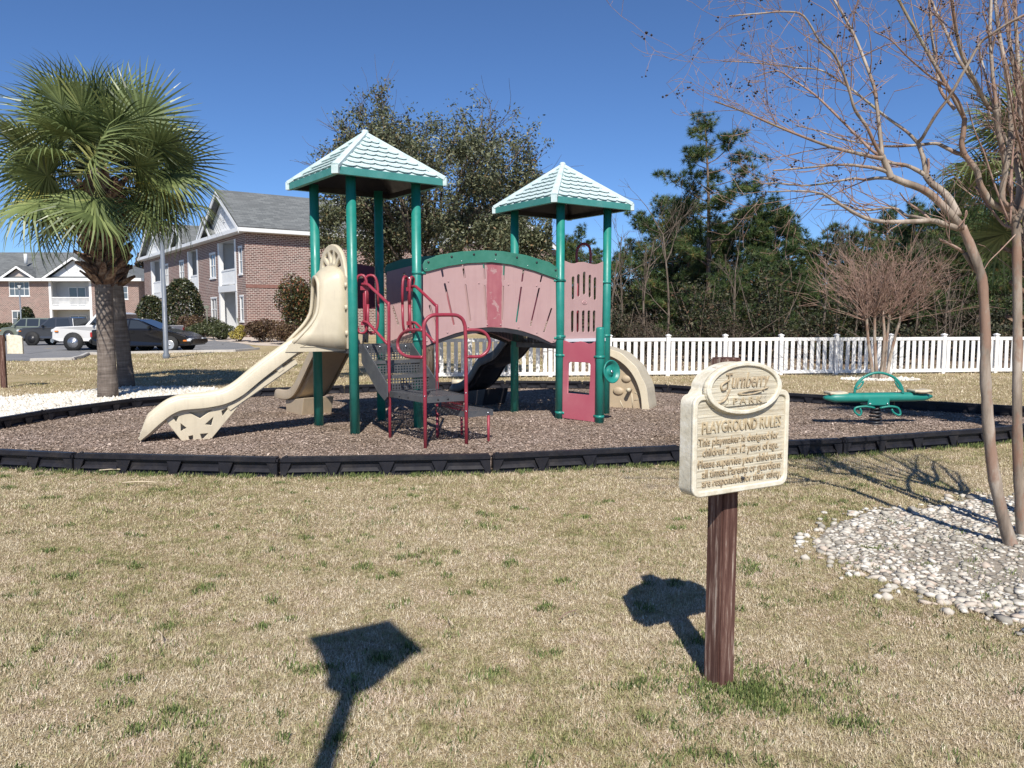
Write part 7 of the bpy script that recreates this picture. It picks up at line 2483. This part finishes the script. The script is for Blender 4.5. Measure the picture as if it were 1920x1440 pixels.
def cone_bush(u, dep, w, h, label):
    g = at(u, 594.5, dep); zb = hgt(g.x, g.y)
    t = thing('cone_holly', label, 'shrub', (g.x, g.y, zb), 'clipped hollies')
    n = 9000
    f = RNG.random(n) ** .85; an = RNG.uniform(0, 6.28, n)
    prof = w / 2 * np.minimum(1, np.sqrt(np.clip(1 - ((f - .22) / .80) ** 2, .01, 1))) * (1 - .07 * np.sin(an * 5 + f * 9))
    r = prof * (1 - .28 * RNG.random(n) ** 1.5)
    C = np.stack([g.x + r * np.cos(an), g.y + r * np.sin(an), zb + .1 + f * h], -1) + RNG.normal(0, .05, (n, 3))
    leaves('foliage', C, .085, M_HOLLY, t)
    mb = MB(); mb.tube([(g.x, g.y, zb - .1), (g.x, g.y, zb + h * .8)], [.09, .03], 6); mb.build('stems', M_BARK, t)
cone_bush(343, 47.5, 2.5, 3.4, 'larger clipped dark holly beside the lamp post')
cone_bush(283, 52, 2.0, 2.95, 'smaller clipped dark holly left of the larger one')
cone_bush(50, 76, 1.5, 2.6, 'slim dark evergreen before the far brick building')
def hs(*a, **k): return shrub(*a, **k)
hs('photinia_bush', 562, 42, 2.9, 3.4, 'tall red tipped bush against the brick end wall', M_PHOT, 9000, None, .075, clump=10)
hs('hedge_bush', 500, 40.5, 2.2, 1.15, 'bronze rounded hedge bush in front of the brick corner', M_BROWNH, 5000, 'low hedge bushes', .055, clump=8)
hs('hedge_bush', 545, 39.5, 2.2, 1.05, 'bronze rounded hedge bush under the tall red tipped bush', M_BROWNH, 5000, 'low hedge bushes', .055, clump=8)
hs('golden_shrub', 447, 41.0, 1.0, .85, 'small golden yellow shrub by the brick corner', M_YEL, 2600, None, .05)
hs('hedge_bush', 415, 42.5, 1.5, .85, 'green clipped hedge bush beside the golden shrub', M_HEDGE, 3600, 'low hedge bushes', .05)
hs('hedge_bush', 376, 43.5, 1.6, .85, 'green clipped hedge bush between holly and golden shrub', M_HEDGE, 3600, 'low hedge bushes', .05)
hs('hedge_bush', 395, 46.5, 1.8, 1.25, 'taller green hedge bush under the ground floor window', M_HEDGE, 3600, 'low hedge bushes', .06)
hs('hedge_bush', 358, 45.0, 1.6, 1.3, 'bronze hedge bush at the foot of the larger holly', M_BROWNH, 3600, 'low hedge bushes', .06)
hs('hedge_bush', 262, 58, 2.4, 1.9, 'yellowish hedge bush behind the palm trunk', M_YEL, 3000, 'low hedge bushes', .09)
hs('hedge_bush', 3, 80, 2.6, 1.4, 'dark hedge bush before the left brick building', M_HEDGE, 2000, 'low hedge bushes', .1)
sheet('mulch_strip', [tuple(at(u, 594.5, d)[:2]) for u, d in ((345, 42.2), (425, 41), (480, 38.8), (600, 38), (640, 41), (560, 45), (463, 45.6), (380, 52), (330, 56))], .012, worn('pale_straw_mulch', (.52, .44, .37), .9, .2, 6, bump=.4, bscale=40), step=2)
# slim posts with small plates by the car park
for u, v, lab in ((357, 632, 'thin green stake sign post behind the sedan'), (390, 642, 'thin green stake sign post right of the sedan'), (455, 643, 'leaning thin grey stake by the golden shrub')):
    g = G(u, v); zb = hgt(g.x, g.y)
    t = thing('stake_post', lab, 'post', (g.x, g.y, zb), 'thin stakes by the car park')
    mb = MB(); lean = Vector((-.28, 0, 1.15)) if u == 455 else Vector((0, 0, 1.9))
    mb.tube([(g.x, g.y, zb - .05), Vector((g.x, g.y, zb)) + lean], .035, 6); mb.build('stake', worn('stake_paint', (.16, .17, .13), .6, .2, 5), t)
    if u != 455:
        mb = MB(); mb.box((g.x, g.y - .05, zb + 1.78), (.28, .02, .16)); mb.build('plate', MATS['stake_paint'], t)
# dropped twigs and dead palm bits on the lawn
for u, v, L, an, lab in ((1065, 1165, .16, .9, 'thin brown twig lying on the lawn beside the sign shadow'), (845, 1178, .10, 1.9, 'pale twig lying between the two shadows'), (300, 1205, .13, -1.0, 'pale straw stalk lying on the lawn left of the lamp shadow'), (262, 912, .30, .05, 'pale curved palm stalk lying before the border'), (212, 888, .25, .1, 'pale leaf husk against the front border')):
    g = G(u, v)
    mb = MB(); d = Vector((math.cos(an), math.sin(an), 0)) * L / 2
    mb.tube(smooth_path([g - d + Vector((0, 0, .035)), g + Vector((-d.y, d.x, 0)) * .12 + Vector((0, 0, .04)), g + d + Vector((0, 0, .035))], 3), [.003 + .003 * (L > .2)] * 7, 5)
    o = mb.build('fallen_twig', worn('dry_stalk', (.52, .43, .30), .8, .2, 20) if u != 1065 else M_TWIG, None)
    tag(o, lab, 'twig', 'dry bits on the lawn')
